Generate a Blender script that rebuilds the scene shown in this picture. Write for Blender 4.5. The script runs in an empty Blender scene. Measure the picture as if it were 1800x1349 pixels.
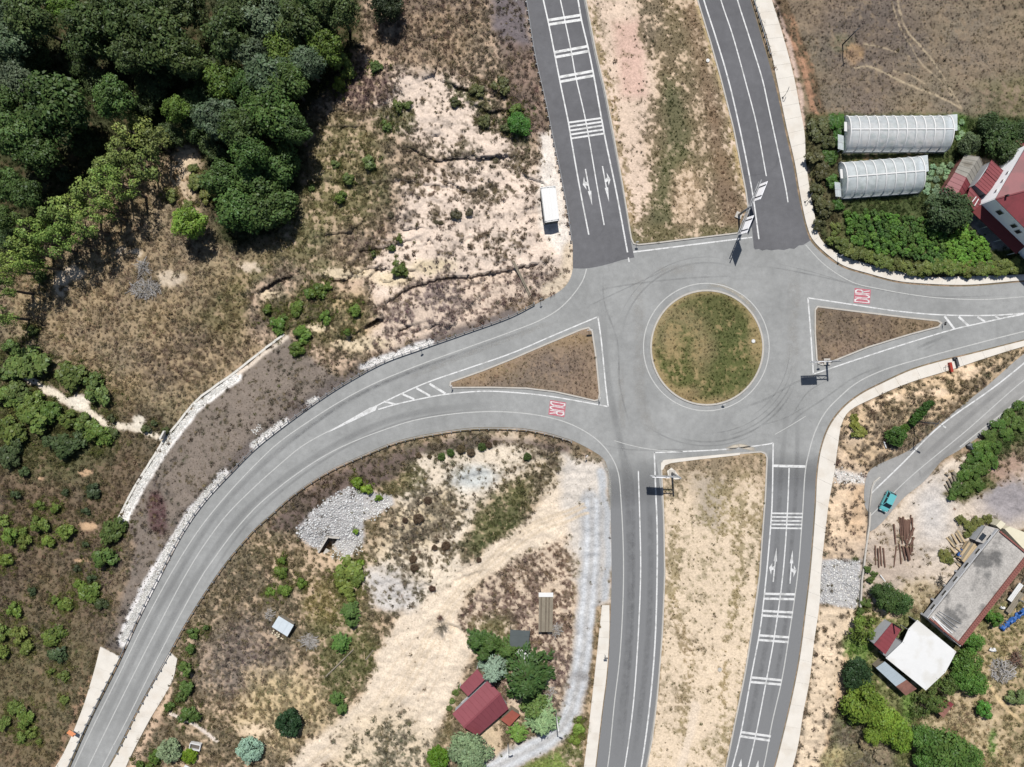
import bpy, math, random
import numpy as np
from mathutils import Vector, Matrix
from mathutils.geometry import tessellate_polygon

# ------------------------------------------------------------------ camera, light, exposure
S = bpy.context.scene
COL = S.collection
CX, CY, ALT = 900.0, 674.5, 120.0          # survey sheet: 10 units = 1 m, origin under the drone
cam_d = bpy.data.cameras.new('camera'); cam = bpy.data.objects.new('camera', cam_d); COL.objects.link(cam)
cam.location = (0, 0, ALT); cam.rotation_euler = (0, 0, 0)
cam_d.sensor_width = 36; cam_d.lens = 24.0; cam_d.clip_start = 0.5; cam_d.clip_end = 20000
S.camera = cam
SUN_EL, SUN_AZ = 57.0, -4.0                # azimuth from +Y, negative = towards -X
wd = bpy.data.worlds.new('World'); S.world = wd; wd.use_nodes = True
wn = wd.node_tree.nodes; bg = wn['Background']; sky = wn.new('ShaderNodeTexSky')
sky.sky_type = 'NISHITA'; sky.sun_disc = False
sky.sun_elevation = math.radians(SUN_EL); sky.sun_rotation = math.radians(SUN_AZ)
wd.node_tree.links.new(sky.outputs[0], bg.inputs[0]); bg.inputs[1].default_value = 0.06
sun_d = bpy.data.lights.new('sun', 'SUN'); sun_d.energy = 4.6; sun_d.angle = math.radians(0.53)
sun_d.color = (1.0, 0.968, 0.925)
sun = bpy.data.objects.new('sun', sun_d); COL.objects.link(sun)
_e, _a = math.radians(SUN_EL), math.radians(SUN_AZ)
sdir = Vector((math.sin(_a) * math.cos(_e), math.cos(_a) * math.cos(_e), math.sin(_e)))
sun.rotation_euler = sdir.to_track_quat('Z', 'Y').to_euler(); sun.location = sdir * 200
S.view_settings.view_transform = 'Standard'; S.view_settings.look = 'None'
S.view_settings.exposure = 0.62; S.view_settings.gamma = 1.0; S.view_settings.use_curve_mapping = False
S.render.engine = 'CYCLES'
S.cycles.max_bounces = 5; S.cycles.diffuse_bounces = 2; S.cycles.glossy_bounces = 2
S.cycles.transmission_bounces = 3; S.cycles.transparent_max_bounces = 12
S.cycles.caustics_reflective = False; S.cycles.caustics_refractive = False
FEXP = 2.25                                # sunlit picture value divided by albedo
rng = np.random.default_rng(7); random.seed(7)

def lin(c):
    c = np.asarray(c, float) / 255.0
    return np.where(c <= 0.04045, c / 12.92, ((c + 0.055) / 1.055) ** 2.4)
def A(r, g, b):                            # albedo of a thing that looks r,g,b in full sun
    return tuple(np.minimum(lin((r, g, b)) / FEXP, 0.82))

# ------------------------------------------------------------------ helpers
def P(px, py, z=0.0):
    s = (ALT - z) / ALT / 10.0
    return Vector(((px - CX) * s, (CY - py) * s, z))

def newmat(name):
    m = bpy.data.materials.new(name); m.use_nodes = True
    nt = m.node_tree; b = nt.nodes['Principled BSDF']
    return m, nt, b
def N(nt, t, **kw):
    n = nt.nodes.new(t)
    for k, v in kw.items(): setattr(n, k, v)
    return n
def mat(name, col, rough=0.8, var=0.2, scale=1.5, fine=14.0, bump=0.0, metal=0.0, spec=0.3, var2=None, mask_scale=None):
    """base colour modulated by two procedural noises; optional second stain colour"""
    m, nt, b = newmat(name); L = nt.links
    tc = N(nt, 'ShaderNodeTexCoord')
    n1 = N(nt, 'ShaderNodeTexNoise'); n1.inputs['Scale'].default_value = scale; n1.inputs['Detail'].default_value = 5
    n2 = N(nt, 'ShaderNodeTexNoise'); n2.inputs['Scale'].default_value = fine; n2.inputs['Detail'].default_value = 3
    L.new(tc.outputs['Object'], n1.inputs['Vector']); L.new(tc.outputs['Object'], n2.inputs['Vector'])
    ad = N(nt, 'ShaderNodeMath', operation='ADD'); L.new(n1.outputs[0], ad.inputs[0]); L.new(n2.outputs[0], ad.inputs[1])
    mr = N(nt, 'ShaderNodeMapRange'); mr.inputs[1].default_value = 0.7; mr.inputs[2].default_value = 1.3
    mr.inputs[3].default_value = 1 - var; mr.inputs[4].default_value = 1 + var
    L.new(ad.outputs[0], mr.inputs[0])
    base = N(nt, 'ShaderNodeRGB'); base.outputs[0].default_value = (*col, 1)
    src = base.outputs[0]
    if var2 is not None:
        n3 = N(nt, 'ShaderNodeTexNoise'); n3.inputs['Scale'].default_value = mask_scale or 0.6; n3.inputs['Detail'].default_value = 6
        L.new(tc.outputs['Object'], n3.inputs['Vector'])
        r3 = N(nt, 'ShaderNodeMapRange'); r3.inputs[1].default_value = 0.5; r3.inputs[2].default_value = 0.62
        L.new(n3.outputs[0], r3.inputs[0])
        mx = N(nt, 'ShaderNodeMix', data_type='RGBA'); mx.inputs[7].default_value = (*var2, 1)
        L.new(r3.outputs[0], mx.inputs[0]); L.new(src, mx.inputs[6]); src = mx.outputs[2]
    vm = N(nt, 'ShaderNodeVectorMath', operation='SCALE'); L.new(src, vm.inputs[0]); L.new(mr.outputs[0], vm.inputs['Scale'])
    L.new(vm.outputs[0], b.inputs['Base Color'])
    b.inputs['Roughness'].default_value = rough; b.inputs['Metallic'].default_value = metal
    b.inputs['Specular IOR Level'].default_value = spec
    if bump > 0:
        bp = N(nt, 'ShaderNodeBump'); bp.inputs['Strength'].default_value = bump; bp.inputs['Distance'].default_value = 0.05
        L.new(n2.outputs[0], bp.inputs['Height']); L.new(bp.outputs[0], b.inputs['Normal'])
    return m
_mc = {}
def M(key, *a, **k):
    if key not in _mc: _mc[key] = mat(key, *a, **k)
    return _mc[key]

def link(o, parent=None):
    COL.objects.link(o)
    if parent is not None: o.parent = parent
    return o
def tag(o, label=None, cat=None, group=None, kind=None):
    if label: o['label'] = label
    if cat: o['category'] = cat
    if group: o['group'] = group
    if kind: o['kind'] = kind
    return o
def empty(name, loc=(0, 0, 0), rz=0.0, **t):
    o = bpy.data.objects.new(name, None); link(o); o.location = loc; o.rotation_euler = (0, 0, rz)
    o.empty_display_size = 0.3
    return tag(o, **t)
def obj(name, me, parent=None, loc=(0, 0, 0), rz=0.0, scale=None, mat=None):
    o = bpy.data.objects.new(name, me); link(o, parent); o.location = loc; o.rotation_euler = (0, 0, rz)
    if scale is not None: o.scale = scale
    if mat is not None and len(me.materials) == 0: me.materials.append(mat)
    return o

def np_mesh(name, V, F, k, smooth=False):
    """V (n,3); F (m,k) ints"""
    me = bpy.data.meshes.new(name); V = np.ascontiguousarray(V, np.float32); F = np.ascontiguousarray(F, np.int32)
    me.vertices.add(len(V)); me.vertices.foreach_set('co', V.ravel())
    me.loops.add(F.size); me.loops.foreach_set('vertex_index', F.ravel())
    me.polygons.add(len(F)); me.polygons.foreach_set('loop_start', np.arange(0, F.size, k, dtype=np.int32))
    me.polygons.foreach_set('loop_total', np.full(len(F), k, np.int32))
    if smooth: me.polygons.foreach_set('use_smooth', np.ones(len(F), bool))
    me.update(calc_edges=True); return me

class MB:
    def __init__(s): s.v = []; s.f = []
    def add(s, v, f):
        o = len(s.v); s.v += [tuple(x) for x in v]; s.f += [tuple(i + o for i in q) for q in f]; return s
    def box(s, c, d, rz=0.0, m=None):
        x, y, z = d[0] / 2, d[1] / 2, d[2] / 2
        vs = [Vector((a * x, b * y, e * z)) for e in (-1, 1) for b in (-1, 1) for a in (-1, 1)]
        R = m if m is not None else Matrix.Rotation(rz, 3, 'Z')
        vs = [R @ v + Vector(c) for v in vs]
        return s.add(vs, [(0, 2, 3, 1), (4, 5, 7, 6), (0, 1, 5, 4), (2, 6, 7, 3), (0, 4, 6, 2), (1, 3, 7, 5)])
    def beam(s, a, b, w, h):
        a, b = Vector(a), Vector(b); d = b - a; L = d.length
        q = d.to_track_quat('X', 'Z').to_matrix()
        return s.box((a + b) / 2, (L, w, h), m=q)
    def tube(s, pts, rads, n=8, cap=True):
        pts = [Vector(p) for p in pts]
        if not hasattr(rads, '__len__'): rads = [rads] * len(pts)
        vs = []; fs = []
        for i, p in enumerate(pts):
            d = (pts[min(i + 1, len(pts) - 1)] - pts[max(i - 1, 0)]).normalized()
            up = Vector((0, 0, 1)) if abs(d.z) < 0.9 else Vector((1, 0, 0))
            u = d.cross(up).normalized(); w = d.cross(u)
            for k in range(n):
                t = 2 * math.pi * k / n
                vs.append(p + (u * math.cos(t) + w * math.sin(t)) * rads[i])
        for i in range(len(pts) - 1):
            for k in range(n):
                a = i * n + k; b = i * n + (k + 1) % n
                fs.append((a, b, b + n, a + n))
        if cap:
            fs.append(tuple(range(n - 1, -1, -1))); o = (len(pts) - 1) * n; fs.append(tuple(range(o, o + n)))
        return s.add(vs, fs)
    def prism(s, poly, z0, z1):
        """poly: list of (x,y) ; z0/z1 scalars or per-vertex lists"""
        n = len(poly)
        z0 = z0 if hasattr(z0, '__len__') else [z0] * n; z1 = z1 if hasattr(z1, '__len__') else [z1] * n
        ar = sum(poly[i][0] * poly[(i + 1) % n][1] - poly[(i + 1) % n][0] * poly[i][1] for i in range(n))
        idx = list(range(n)) if ar > 0 else list(range(n - 1, -1, -1))
        poly = [poly[i] for i in idx]; z0 = [z0[i] for i in idx]; z1 = [z1[i] for i in idx]
        vs = [(p[0], p[1], z) for p, z in zip(poly, z0)] + [(p[0], p[1], z) for p, z in zip(poly, z1)]
        fs = [(i, (i + 1) % n, (i + 1) % n + n, i + n) for i in range(n)]
        tr = tessellate_polygon([[Vector((p[0], p[1], 0)) for p in poly]])
        for t in tr:
            a, b, c = t
            cr = (poly[b][0] - poly[a][0]) * (poly[c][1] - poly[a][1]) - (poly[c][0] - poly[a][0]) * (poly[b][1] - poly[a][1])
            if cr < 0: a, b, c = a, c, b
            fs.append((a + n, b + n, c + n)); fs.append((c, b, a))
        return s.add(vs, fs)
    def cone(s, c, r, h, n=10, r2=0.0):
        return s.tube([c, (c[0], c[1], c[2] + h)], [r, max(r2, 0.002)], n)
    def mesh(s, name, smooth=False):
        me = bpy.data.meshes.new(name); me.from_pydata(s.v, [], s.f)
        if smooth: me.polygons.foreach_set('use_smooth', [True] * len(me.polygons))
        me.update(); return me
    def obj(s, name, mat, parent=None, loc=(0, 0, 0), rz=0.0, smooth=False):
        return obj(name, s.mesh(name, smooth), parent, loc, rz, mat=mat)

def crom(pts, step=6.0, closed=False):
    """Catmull-Rom through 2-D points, resampled evenly"""
    p = np.array(pts, float)
    if closed: p = np.vstack([p[-1], p, p[0], p[1]])
    else: p = np.vstack([2 * p[0] - p[1], p, 2 * p[-1] - p[-2]])
    out = []
    for i in range(1, len(p) - 2):
        a, b, c, d = p[i - 1], p[i], p[i + 1], p[i + 2]
        # centripetal
        t0 = 0; t1 = t0 + max(np.linalg.norm(b - a), 1e-6) ** .5; t2 = t1 + max(np.linalg.norm(c - b), 1e-6) ** .5; t3 = t2 + max(np.linalg.norm(d - c), 1e-6) ** .5
        for t in np.linspace(t1, t2, 16, endpoint=False):
            A1 = (t1 - t) / (t1 - t0) * a + (t - t0) / (t1 - t0) * b
            A2 = (t2 - t) / (t2 - t1) * b + (t - t1) / (t2 - t1) * c
            A3 = (t3 - t) / (t3 - t2) * c + (t - t2) / (t3 - t2) * d
            B1 = (t2 - t) / (t2 - t0) * A1 + (t - t0) / (t2 - t0) * A2
            B2 = (t3 - t) / (t3 - t1) * A2 + (t - t1) / (t3 - t1) * A3
            out.append((t2 - t) / (t2 - t1) * B1 + (t - t1) / (t2 - t1) * B2)
    out.append(p[-2]); out = np.array(out)
    return resample(out, step)
def resample(p, step):
    p = np.array(p, float); d = np.r_[0, np.cumsum(np.linalg.norm(np.diff(p, axis=0), axis=1))]
    n = max(2, int(round(d[-1] / step)) + 1); t = np.linspace(0, d[-1], n)
    return np.c_[np.interp(t, d, p[:, 0]), np.interp(t, d, p[:, 1])]
def resample_n(p, n):
    p = np.array(p, float); d = np.r_[0, np.cumsum(np.linalg.norm(np.diff(p, axis=0), axis=1))]
    t = np.linspace(0, d[-1], n)
    return np.c_[np.interp(t, d, p[:, 0]), np.interp(t, d, p[:, 1])]

# ------------------------------------------------------------------ survey data (sheet units)
R_NL = [(916, -70), (926, 0), (931, 32), (942, 100), (959, 175), (972, 237), (990, 325), (1001, 387), (1006, 424), (1007, 462)]
R_CORN = [(1007, 472), (1003, 488), (995, 502), (984, 512), (970, 520)]
R_WO = [(970, 520), (940, 536), (900, 556.5), (825, 584), (740, 614), (675, 638), (612, 672), (562, 704), (500, 749), (450, 789), (410, 829), (362, 881), (325, 934), (284, 1011), (248, 1083), (213, 1159), (163, 1259), (123, 1349), (85, 1430)]
R_WI = [(145, 1430), (190, 1349), (210, 1311), (250, 1231), (295, 1151), (333, 1083), (380, 1011), (410, 971), (450, 926), (475, 904), (512, 871), (575, 829), (637, 800), (700, 775), (765, 761), (832, 752), (900, 752), (925, 754), (962, 761), (1005, 774)]
R_SL = [(1005, 774), (1035, 789), (1060, 806), (1067, 819), (1071, 849), (1074, 930), (1075, 1010), (1073, 1086), (1068, 1186), (1060, 1249), (1048, 1349), (1036, 1430)]
R_SR = [(1332, 1430), (1360, 1349), (1370, 1311), (1388, 1236), (1403, 1161), (1413, 1086), (1422, 1010), (1431, 899), (1435, 829), (1442, 786), (1457, 746), (1482, 714), (1512, 691), (1547, 673), (1600, 649), (1650, 634), (1700, 622), (1800, 597), (1920, 567)]
R_NE = [(1920, 490), (1800, 496), (1700, 504), (1625, 502), (1575, 497), (1525, 484), (1480, 470), (1450, 450), (1424, 423), (1417, 404), (1410, 375), (1402, 337), (1395, 295), (1382, 240), (1365, 160), (1350, 105), (1322, 10), (1319, 0), (1298, -70)]
ROAD = np.vstack([crom(R_NL, 8), crom(R_CORN, 5), crom(R_WO, 9), crom(R_WI, 9), crom(R_SL, 8)[1:], crom(R_SR, 8), crom(R_NE, 8)])
I_CEN = np.array([(1242.5 + 100 * math.cos(t), 611.5 + 102 * math.sin(t)) for t in np.linspace(0, 2 * math.pi, 72, endpoint=False)])
I_W = [(791, 671), (850, 650), (900, 630), (960, 604), (1022, 578), (1035, 575), (1042, 582), (1049, 630), (1055, 692), (1053, 704), (1045, 706), (1020, 700), (975, 690), (925, 684), (860, 682.5), (795, 683), (790, 678)]
I_E = [(1436, 538), (1525, 549), (1600, 558), (1648, 563), (1656, 568), (1650, 576), (1600, 589), (1525, 612), (1475, 632), (1446, 643), (1437, 640), (1434, 632), (1431, 587), (1431, 545)]
I_N = [(1014, -70), (1028, 0), (1046, 92), (1062, 160), (1074, 220), (1094, 332), (1105, 400), (1109, 424), (1113, 430), (1121, 432), (1150, 429), (1225, 420), (1300, 411), (1316, 409), (1321, 402), (1312, 337), (1290, 225), (1267, 135), (1250, 75), (1227, 0), (1208, -70)]
I_S = [(1161, 814), (1165, 809), (1173, 808), (1225, 803), (1300, 796), (1341, 793), (1348, 798), (1349, 806), (1346, 874), (1341, 940), (1336, 1011), (1322, 1111), (1310, 1186), (1292, 1274), (1277, 1349), (1258, 1430), (1110, 1430), (1135, 1349), (1145, 1299), (1154, 1224), (1163, 1111), (1167, 1011), (1165, 899), (1162, 840)]
def ins(poly, d):
    """shift a closed polygon inwards (d>0) by d units"""
    p = np.array(poly, float); n = len(p); out = []
    ar = sum(p[i][0] * p[(i + 1) % n][1] - p[(i + 1) % n][0] * p[i][1] for i in range(n)); sg = 1 if ar > 0 else -1
    for i in range(n):
        a, b = p[i] - p[i - 1], p[(i + 1) % n] - p[i]
        na = np.array([-a[1], a[0]]) / max(np.linalg.norm(a), 1e-6); nb = np.array([-b[1], b[0]]) / max(np.linalg.norm(b), 1e-6)
        m = na + nb; m = m / max(np.dot(m, m) / 2, 0.6)
        out.append(p[i] + sg * d * m)
    return np.array(out)
SIDE_U = [(1900, 536), (1800, 622), (1785, 634), (1740, 674), (1675, 726), (1612, 781), (1592, 795), (1540, 819), (1527, 829), (1521, 846), (1520, 889), (1526, 900)]
SIDE_L = [(1524, 936), (1535, 932), (1550, 919), (1590, 874), (1625, 846), (1657, 809), (1682, 794), (1712, 774), (1800, 705), (1900, 622)]
SIDE = np.vstack([crom(SIDE_U, 8), crom(SIDE_L, 8)])
PAVE_N_IN = [(1304, -70), (1326, 0), (1352, 80), (1366, 145), (1384, 232), (1397, 288), (1404, 330), (1412, 372), (1419, 400), (1427, 420), (1453, 447), (1482, 467), (1526, 481), (1576, 494), (1626, 499), (1700, 501), (1800, 493), (1920, 487)]
PAVE_N_OUT = [(1335, -70), (1356, 0), (1372, 50), (1382, 85), (1396, 140), (1405, 187), (1414, 237), (1416, 282), (1423, 335), (1432, 382), (1437, 410), (1448, 428), (1472, 446), (1500, 457), (1527, 465), (1575, 477), (1626, 487), (1700, 486), (1800, 483), (1920, 476)]
PAVE_S_IN = [(1334, 1430), (1362, 1349), (1372, 1311), (1390, 1236), (1405, 1161), (1415, 1086), (1424, 1010), (1433, 899), (1437, 829), (1444, 787), (1459, 748), (1484, 716), (1514, 693), (1549, 675), (1602, 651), (1652, 636), (1702, 624), (1800, 599), (1920, 569)]
PAVE_S_OUT = [(1362, 1430), (1392, 1349), (1402, 1311), (1412, 1249), (1422, 1199), (1431, 1124), (1440, 1061), (1443, 1000), (1450, 936), (1457, 880), (1466, 830), (1472, 785), (1480, 742), (1492, 723), (1537, 699), (1595, 674), (1675, 649), (1725, 632), (1800, 609), (1920, 580)]

# ------------------------------------------------------------------ ground sheet: heights, soil, cover
STEP = 2.3
def axis(lo, hi):
    u = np.arange(lo, hi + STEP, STEP); g = []; s = STEP; x = 0
    while x < 46000: s *= 1.32; x += s; g.append(x)
    g = np.array(g); return np.r_[lo - g[::-1], u, u[-1] + g]
gx, gy = axis(-60, 1860), axis(-60, 1410)
PX, PY = np.meshgrid(gx, gy); PX = PX.astype(np.float32); PY = PY.astype(np.float32)
def vn(x, y, cell, seed):
    x = x / cell + 1000.0; y = y / cell + 1000.0
    xi = np.floor(x).astype(np.int64); yi = np.floor(y).astype(np.int64); fx = x - xi; fy = y - yi
    fx = fx * fx * (3 - 2 * fx); fy = fy * fy * (3 - 2 * fy)
    def h(i, j):
        n = (i * 374761393 + j * 668265263 + seed * 974634533) & 0x7fffffff
        n = ((n ^ (n >> 13)) * 1274126177) & 0x7fffffff
        return ((n ^ (n >> 16)) & 0xffff) / 65535.0
    return ((h(xi, yi) * (1 - fx) + h(xi + 1, yi) * fx) * (1 - fy) + (h(xi, yi + 1) * (1 - fx) + h(xi + 1, yi + 1) * fx) * fy).astype(np.float32)
def fbm(x, y, cell, seed, o=4):
    a = 0; w = 0; k = 1.0
    for i in range(o):
        a = a + vn(x, y, cell / 2 ** i, seed + i * 17) * k; w += k; k *= 0.6
    return a / w
n3 = vn(PX, PY, 3.2, 1); n6 = fbm(PX, PY, 7, 2, 2); n20 = fbm(PX, PY, 24, 3, 4); n60 = fbm(PX, PY, 70, 5, 4); n150 = fbm(PX, PY, 190, 6, 4)
# rank-normalise so that thresholds mean coverage
def ranknorm(a):
    s = np.sort(a.ravel()[::7]); return np.interp(a, s, np.linspace(0, 1, len(s))).astype(np.float32)
mixn = ranknorm(0.42 * n3 + 0.60 * n6 + 0.50 * n20 + 0.25 * n60)
n60r = ranknorm(n60); n150r = ranknorm(n150); n20r = ranknorm(n20)
WXo = (fbm(PX, PY, 30, 21, 4) - 0.5) * 2; WYo = (fbm(PX, PY, 30, 22, 4) - 0.5) * 2
def pmask(poly, warp=0.0):
    poly = np.array(poly, float); x0, y0 = poly.min(0) - warp - 5; x1, y1 = poly.max(0) + warp + 5
    i0, i1 = np.searchsorted(gx, [x0, x1]); j0, j1 = np.searchsorted(gy, [y0, y1])
    out = np.zeros(PX.shape, bool)
    x = PX[j0:j1, i0:i1] + warp * WXo[j0:j1, i0:i1]; y = PY[j0:j1, i0:i1] + warp * WYo[j0:j1, i0:i1]
    ins_ = np.zeros(x.shape, bool); n = len(poly)
    for k in range(n):
        ax, ay = poly[k]; bx, by = poly[(k + 1) % n]
        if ay == by: continue
        c = ((ay > y) != (by > y)) & (x < (bx - ax) * (y - ay) / (by - ay) + ax)
        ins_ ^= c
    out[j0:j1, i0:i1] = ins_; return out
def pdist(line, maxd, warp=0.0, closed=False, signed=False):
    line = np.array(line, float)
    if closed: line = np.vstack([line, line[:1]])
    x0, y0 = line.min(0) - maxd - warp; x1, y1 = line.max(0) + maxd + warp
    i0, i1 = np.searchsorted(gx, [x0, x1]); j0, j1 = np.searchsorted(gy, [y0, y1])
    D = np.full(PX.shape, maxd, np.float32); Sg = np.zeros(PX.shape, np.float32)
    x = PX[j0:j1, i0:i1] + warp * WXo[j0:j1, i0:i1]; y = PY[j0:j1, i0:i1] + warp * WYo[j0:j1, i0:i1]
    best = np.full(x.shape, maxd * maxd, np.float32); sg = np.zeros(x.shape, np.float32)
    for k in range(len(line) - 1):
        ax, ay = line[k]; bx, by = line[k + 1]; dx, dy = bx - ax, by - ay
        t = np.clip(((x - ax) * dx + (y - ay) * dy) / (dx * dx + dy * dy + 1e-9), 0, 1)
        d = (x - ax - t * dx) ** 2 + (y - ay - t * dy) ** 2
        m = d < best; best = np.where(m, d, best)
        if signed: sg = np.where(m, dx * (y - ay) - dy * (x - ax), sg)
    D[j0:j1, i0:i1] = np.sqrt(best); Sg[j0:j1, i0:i1] = sg
    return (D, Sg) if signed else D
def sstep(a, b, x):
    t = np.clip((x - a) / (b - a), 0, 1); return t * t * (3 - 2 * t)
def feather(poly, f=8.0, warp=8.0):
    ins_ = pmask(poly, warp); d = pdist(poly, f, warp, closed=True)
    return np.where(ins_, 0.5 + 0.5 * d / f, 0.5 - 0.5 * d / f).astype(np.float32)
def line_m(line, w, f=3.0, warp=2.0):
    d = pdist(crom(line, 8), w + f, warp); return 1 - sstep(w - f, w + f, d)
def blob(cx, cy, rx, ry, f=0.4, warp=0.25):
    d = np.sqrt(((PX - cx) / rx + warp * WXo) ** 2 + ((PY - cy) / ry + warp * WYo) ** 2)
    return (1 - sstep(1 - f, 1 + f, d)).astype(np.float32)

inroad = pmask(ROAD); d_road = pdist(ROAD[::2], 200, closed=True)
inside = pmask(SIDE); d_side = pdist(SIDE, 30, closed=True)
ISL = [ins(I_CEN, 1.5), ins(I_W, 1.5), ins(I_E, 1.5), ins(I_N, 1.5), ins(I_S, 1.5)]
inisl = [pmask(p) for p in ISL]; anyisl = np.any(inisl, axis=0)
pavN = np.vstack([crom(PAVE_N_IN, 10), crom(PAVE_N_OUT, 10)[::-1]]); pavS = np.vstack([crom(PAVE_S_IN, 10), crom(PAVE_S_OUT, 10)[::-1]])
PAV_W1 = [(176, 1136), (211, 1154), (172, 1236), (121, 1343), (88, 1420), (30, 1420), (100, 1349), (140, 1258), (165, 1180)]
PAV_W2 = [(300, 1143), (313, 1158), (309, 1185), (294, 1208), (262, 1268), (230, 1330), (190, 1420), (150, 1420), (193, 1349), (215, 1308), (253, 1232)]
PAV_SL = [(1058, 1064), (1071, 1064), (1071, 1110), (1066, 1187), (1058, 1250), (1046, 1350), (1034, 1430), (1012, 1430), (1026, 1349), (1038, 1250), (1048, 1160)]
pavs = [pavN, pavS, PAV_W1, PAV_W2, PAV_SL]
inpav = np.any([pmask(p) for p in pavs], axis=0); d_pav = np.min([pdist(p, 30, closed=True) for p in pavs], axis=0)

# heights
nat = sstep(3, 26, np.where(inroad, 0, d_road)) * sstep(1, 14, np.where(inside, 0, d_side)) * sstep(1, 14, np.where(inpav, 0, d_pav))
HT = np.zeros(PX.shape, np.float32)
wm = sstep(720, 440, PX) * (1 - pmask(np.vstack([crom(R_WI, 12), [(1005, 1500), (145, 1500)]])))
HT += -4.5 * wm * sstep(12, 165, np.where(inroad, 0, d_road))
HT += nat * ((fbm(PX, PY, 34, 31, 4) - 0.5) * 0.9 + (fbm(PX, PY, 9, 33, 2) - 0.5) * 0.30)
ero = feather([(640, 90), (720, 110), (800, 120), (930, 240), (985, 330), (1000, 480), (960, 515), (880, 550), (760, 600), (640, 635), (440, 600), (430, 520), (600, 430), (640, 300)], 25, 10)
HT += nat * ero * (fbm(PX, PY, 75, 35, 3) - 0.5) * 1.6
HT += -1.8 * nat * np.exp(-(((PX - 590) / 60) ** 2 + ((PY - 965) / 38) ** 2))
HT += -0.9 * nat * np.exp(-(((PX - 1492) / 26) ** 2)) * sstep(750, 800, PY) * sstep(1380, 1300, PY)
SCARP = [([(715, 260), (727, 262), (750, 275), (775, 281), (800, 278), (850, 277), (900, 273)], .55), ([(792, 147), (812, 155), (842, 160)], .9),
    ([(844, 187), (862, 197), (888, 191), (905, 196)], .7), ([(767, 107), (762, 125), (756, 133)], .8), ([(595, 221), (615, 222)], .9),
    ([(627, 457), (635, 440), (645, 440), (690, 429), (725, 420)], .5), ([(655, 479), (667, 472), (687, 474)], .9), ([(712, 476), (732, 473)], .6),
    ([(675, 535), (710, 510), (732, 502), (787, 487), (812, 487), (837, 483), (900, 472), (950, 460)], .75), ([(452, 514), (480, 497), (517, 480)], 1.0),
    ([(637, 577), (655, 564), (674, 556)], 1.6), ([(525, 567), (557, 559)], 1.0), ([(695, 582), (715, 574), (727, 572)], .8), ([(590, 592), (625, 592)], .6),
    ([(732, 946), (755, 948)], .8), ([(787, 1097), (810, 1105)], .8), ([(723, 1026), (743, 1021)], .6), ([(575, 487), (600, 492), (622, 486)], .8),
    ([(545, 310), (568, 316)], .6), ([(595, 192), (612, 195)], .6), ([(625, 80), (645, 82)], .5), ([(680, 1088), (705, 1082)], .4), ([(800, 1010), (812, 1000)], .4),
    ([(560, 318), (640, 322), (700, 318), (760, 325), (830, 335)], .22), ([(740, 870), (780, 862), (800, 850)], .3), ([(855, 1000), (800, 1020), (780, 1035)], .25)]
for _k in range(26):
    x0, y0 = rng.uniform(560, 960), rng.uniform(130, 590)
    if 560 + (970 - x0) * .28 < y0: continue
    L_ = rng.uniform(18, 70); an = rng.normal(-.15, .35); SCARP.append(([(x0 + L_ * t * math.cos(an) + rng.normal(0, 2), y0 + L_ * t * math.sin(an) + rng.normal(0, 3)) for t in np.linspace(0, 1, 5)], rng.uniform(.15, .45)))
for _k in range(14):
    x0, y0 = rng.uniform(640, 840), rng.uniform(830, 1090); L_ = rng.uniform(14, 44); an = rng.normal(-.3, .5); SCARP.append(([(x0 + L_ * t * math.cos(an) + rng.normal(0, 2), y0 + L_ * t * math.sin(an) + rng.normal(0, 2)) for t in np.linspace(0, 1, 4)], rng.uniform(.12, .35)))
for ln, dep in SCARP:
    dep *= 1.3; pts = crom(ln, 5); pts = pts + rng.normal(0, 1.1, pts.shape)
    D, sg = pdist(pts, 34, 0, signed=True)
    rt = (pts[-1][0] > pts[0][0])
    south = (sg > 0) if rt else (sg < 0)
    ends = np.minimum(np.hypot(PX - pts[0][0], PY - pts[0][1]), np.hypot(PX - pts[-1][0], PY - pts[-1][1]))
    tap = sstep(-4, 14, ends)
    HT -= dep * nat * tap * np.where(south, np.exp(-D / 9.0), 0.0)
    HT += dep * 0.25 * nat * tap * np.where(~south, np.exp(-D / 12.0), 0.0)
HT = np.where(pmask([(561, 969), (577, 945), (593, 947), (584, 962), (571, 974)]), HT - 2.0, HT)
HT = np.where(inroad | inside | inpav, -0.07, HT)
HT = np.where(inroad & ~anyisl & (d_road < 3), -0.03, HT)
HT = np.where(anyisl, 0.10 + (n20 - 0.5) * 0.10 + (n6 - .5) * .06, HT)
HT = np.where(np.abs(PX - 900) + np.abs(PY - 674) > 4200, HT * 0 - 1.0, HT)

def hs(px, py):
    px = np.asarray(px, float); py = np.asarray(py, float)
    i = np.clip(np.searchsorted(gx, px) - 1, 0, len(gx) - 2); j = np.clip(np.searchsorted(gy, py) - 1, 0, len(gy) - 2)
    fx = np.clip((px - gx[i]) / (gx[i + 1] - gx[i]), 0, 1); fy = np.clip((py - gy[j]) / (gy[j + 1] - gy[j]), 0, 1)
    return (HT[j, i] * (1 - fx) + HT[j, i + 1] * fx) * (1 - fy) + (HT[j + 1, i] * (1 - fx) + HT[j + 1, i + 1] * fx) * fy
def T(px, py, dz=0.0):
    h = float(hs(px, py)); v = P(px, py, h); v.z += dz; return v
def TH(x, y):
    h = 0.0
    for _ in range(5):
        k = 10 * ALT / (ALT - h); h = float(hs(x * k + CX, CY - y * k))
    return h

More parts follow.
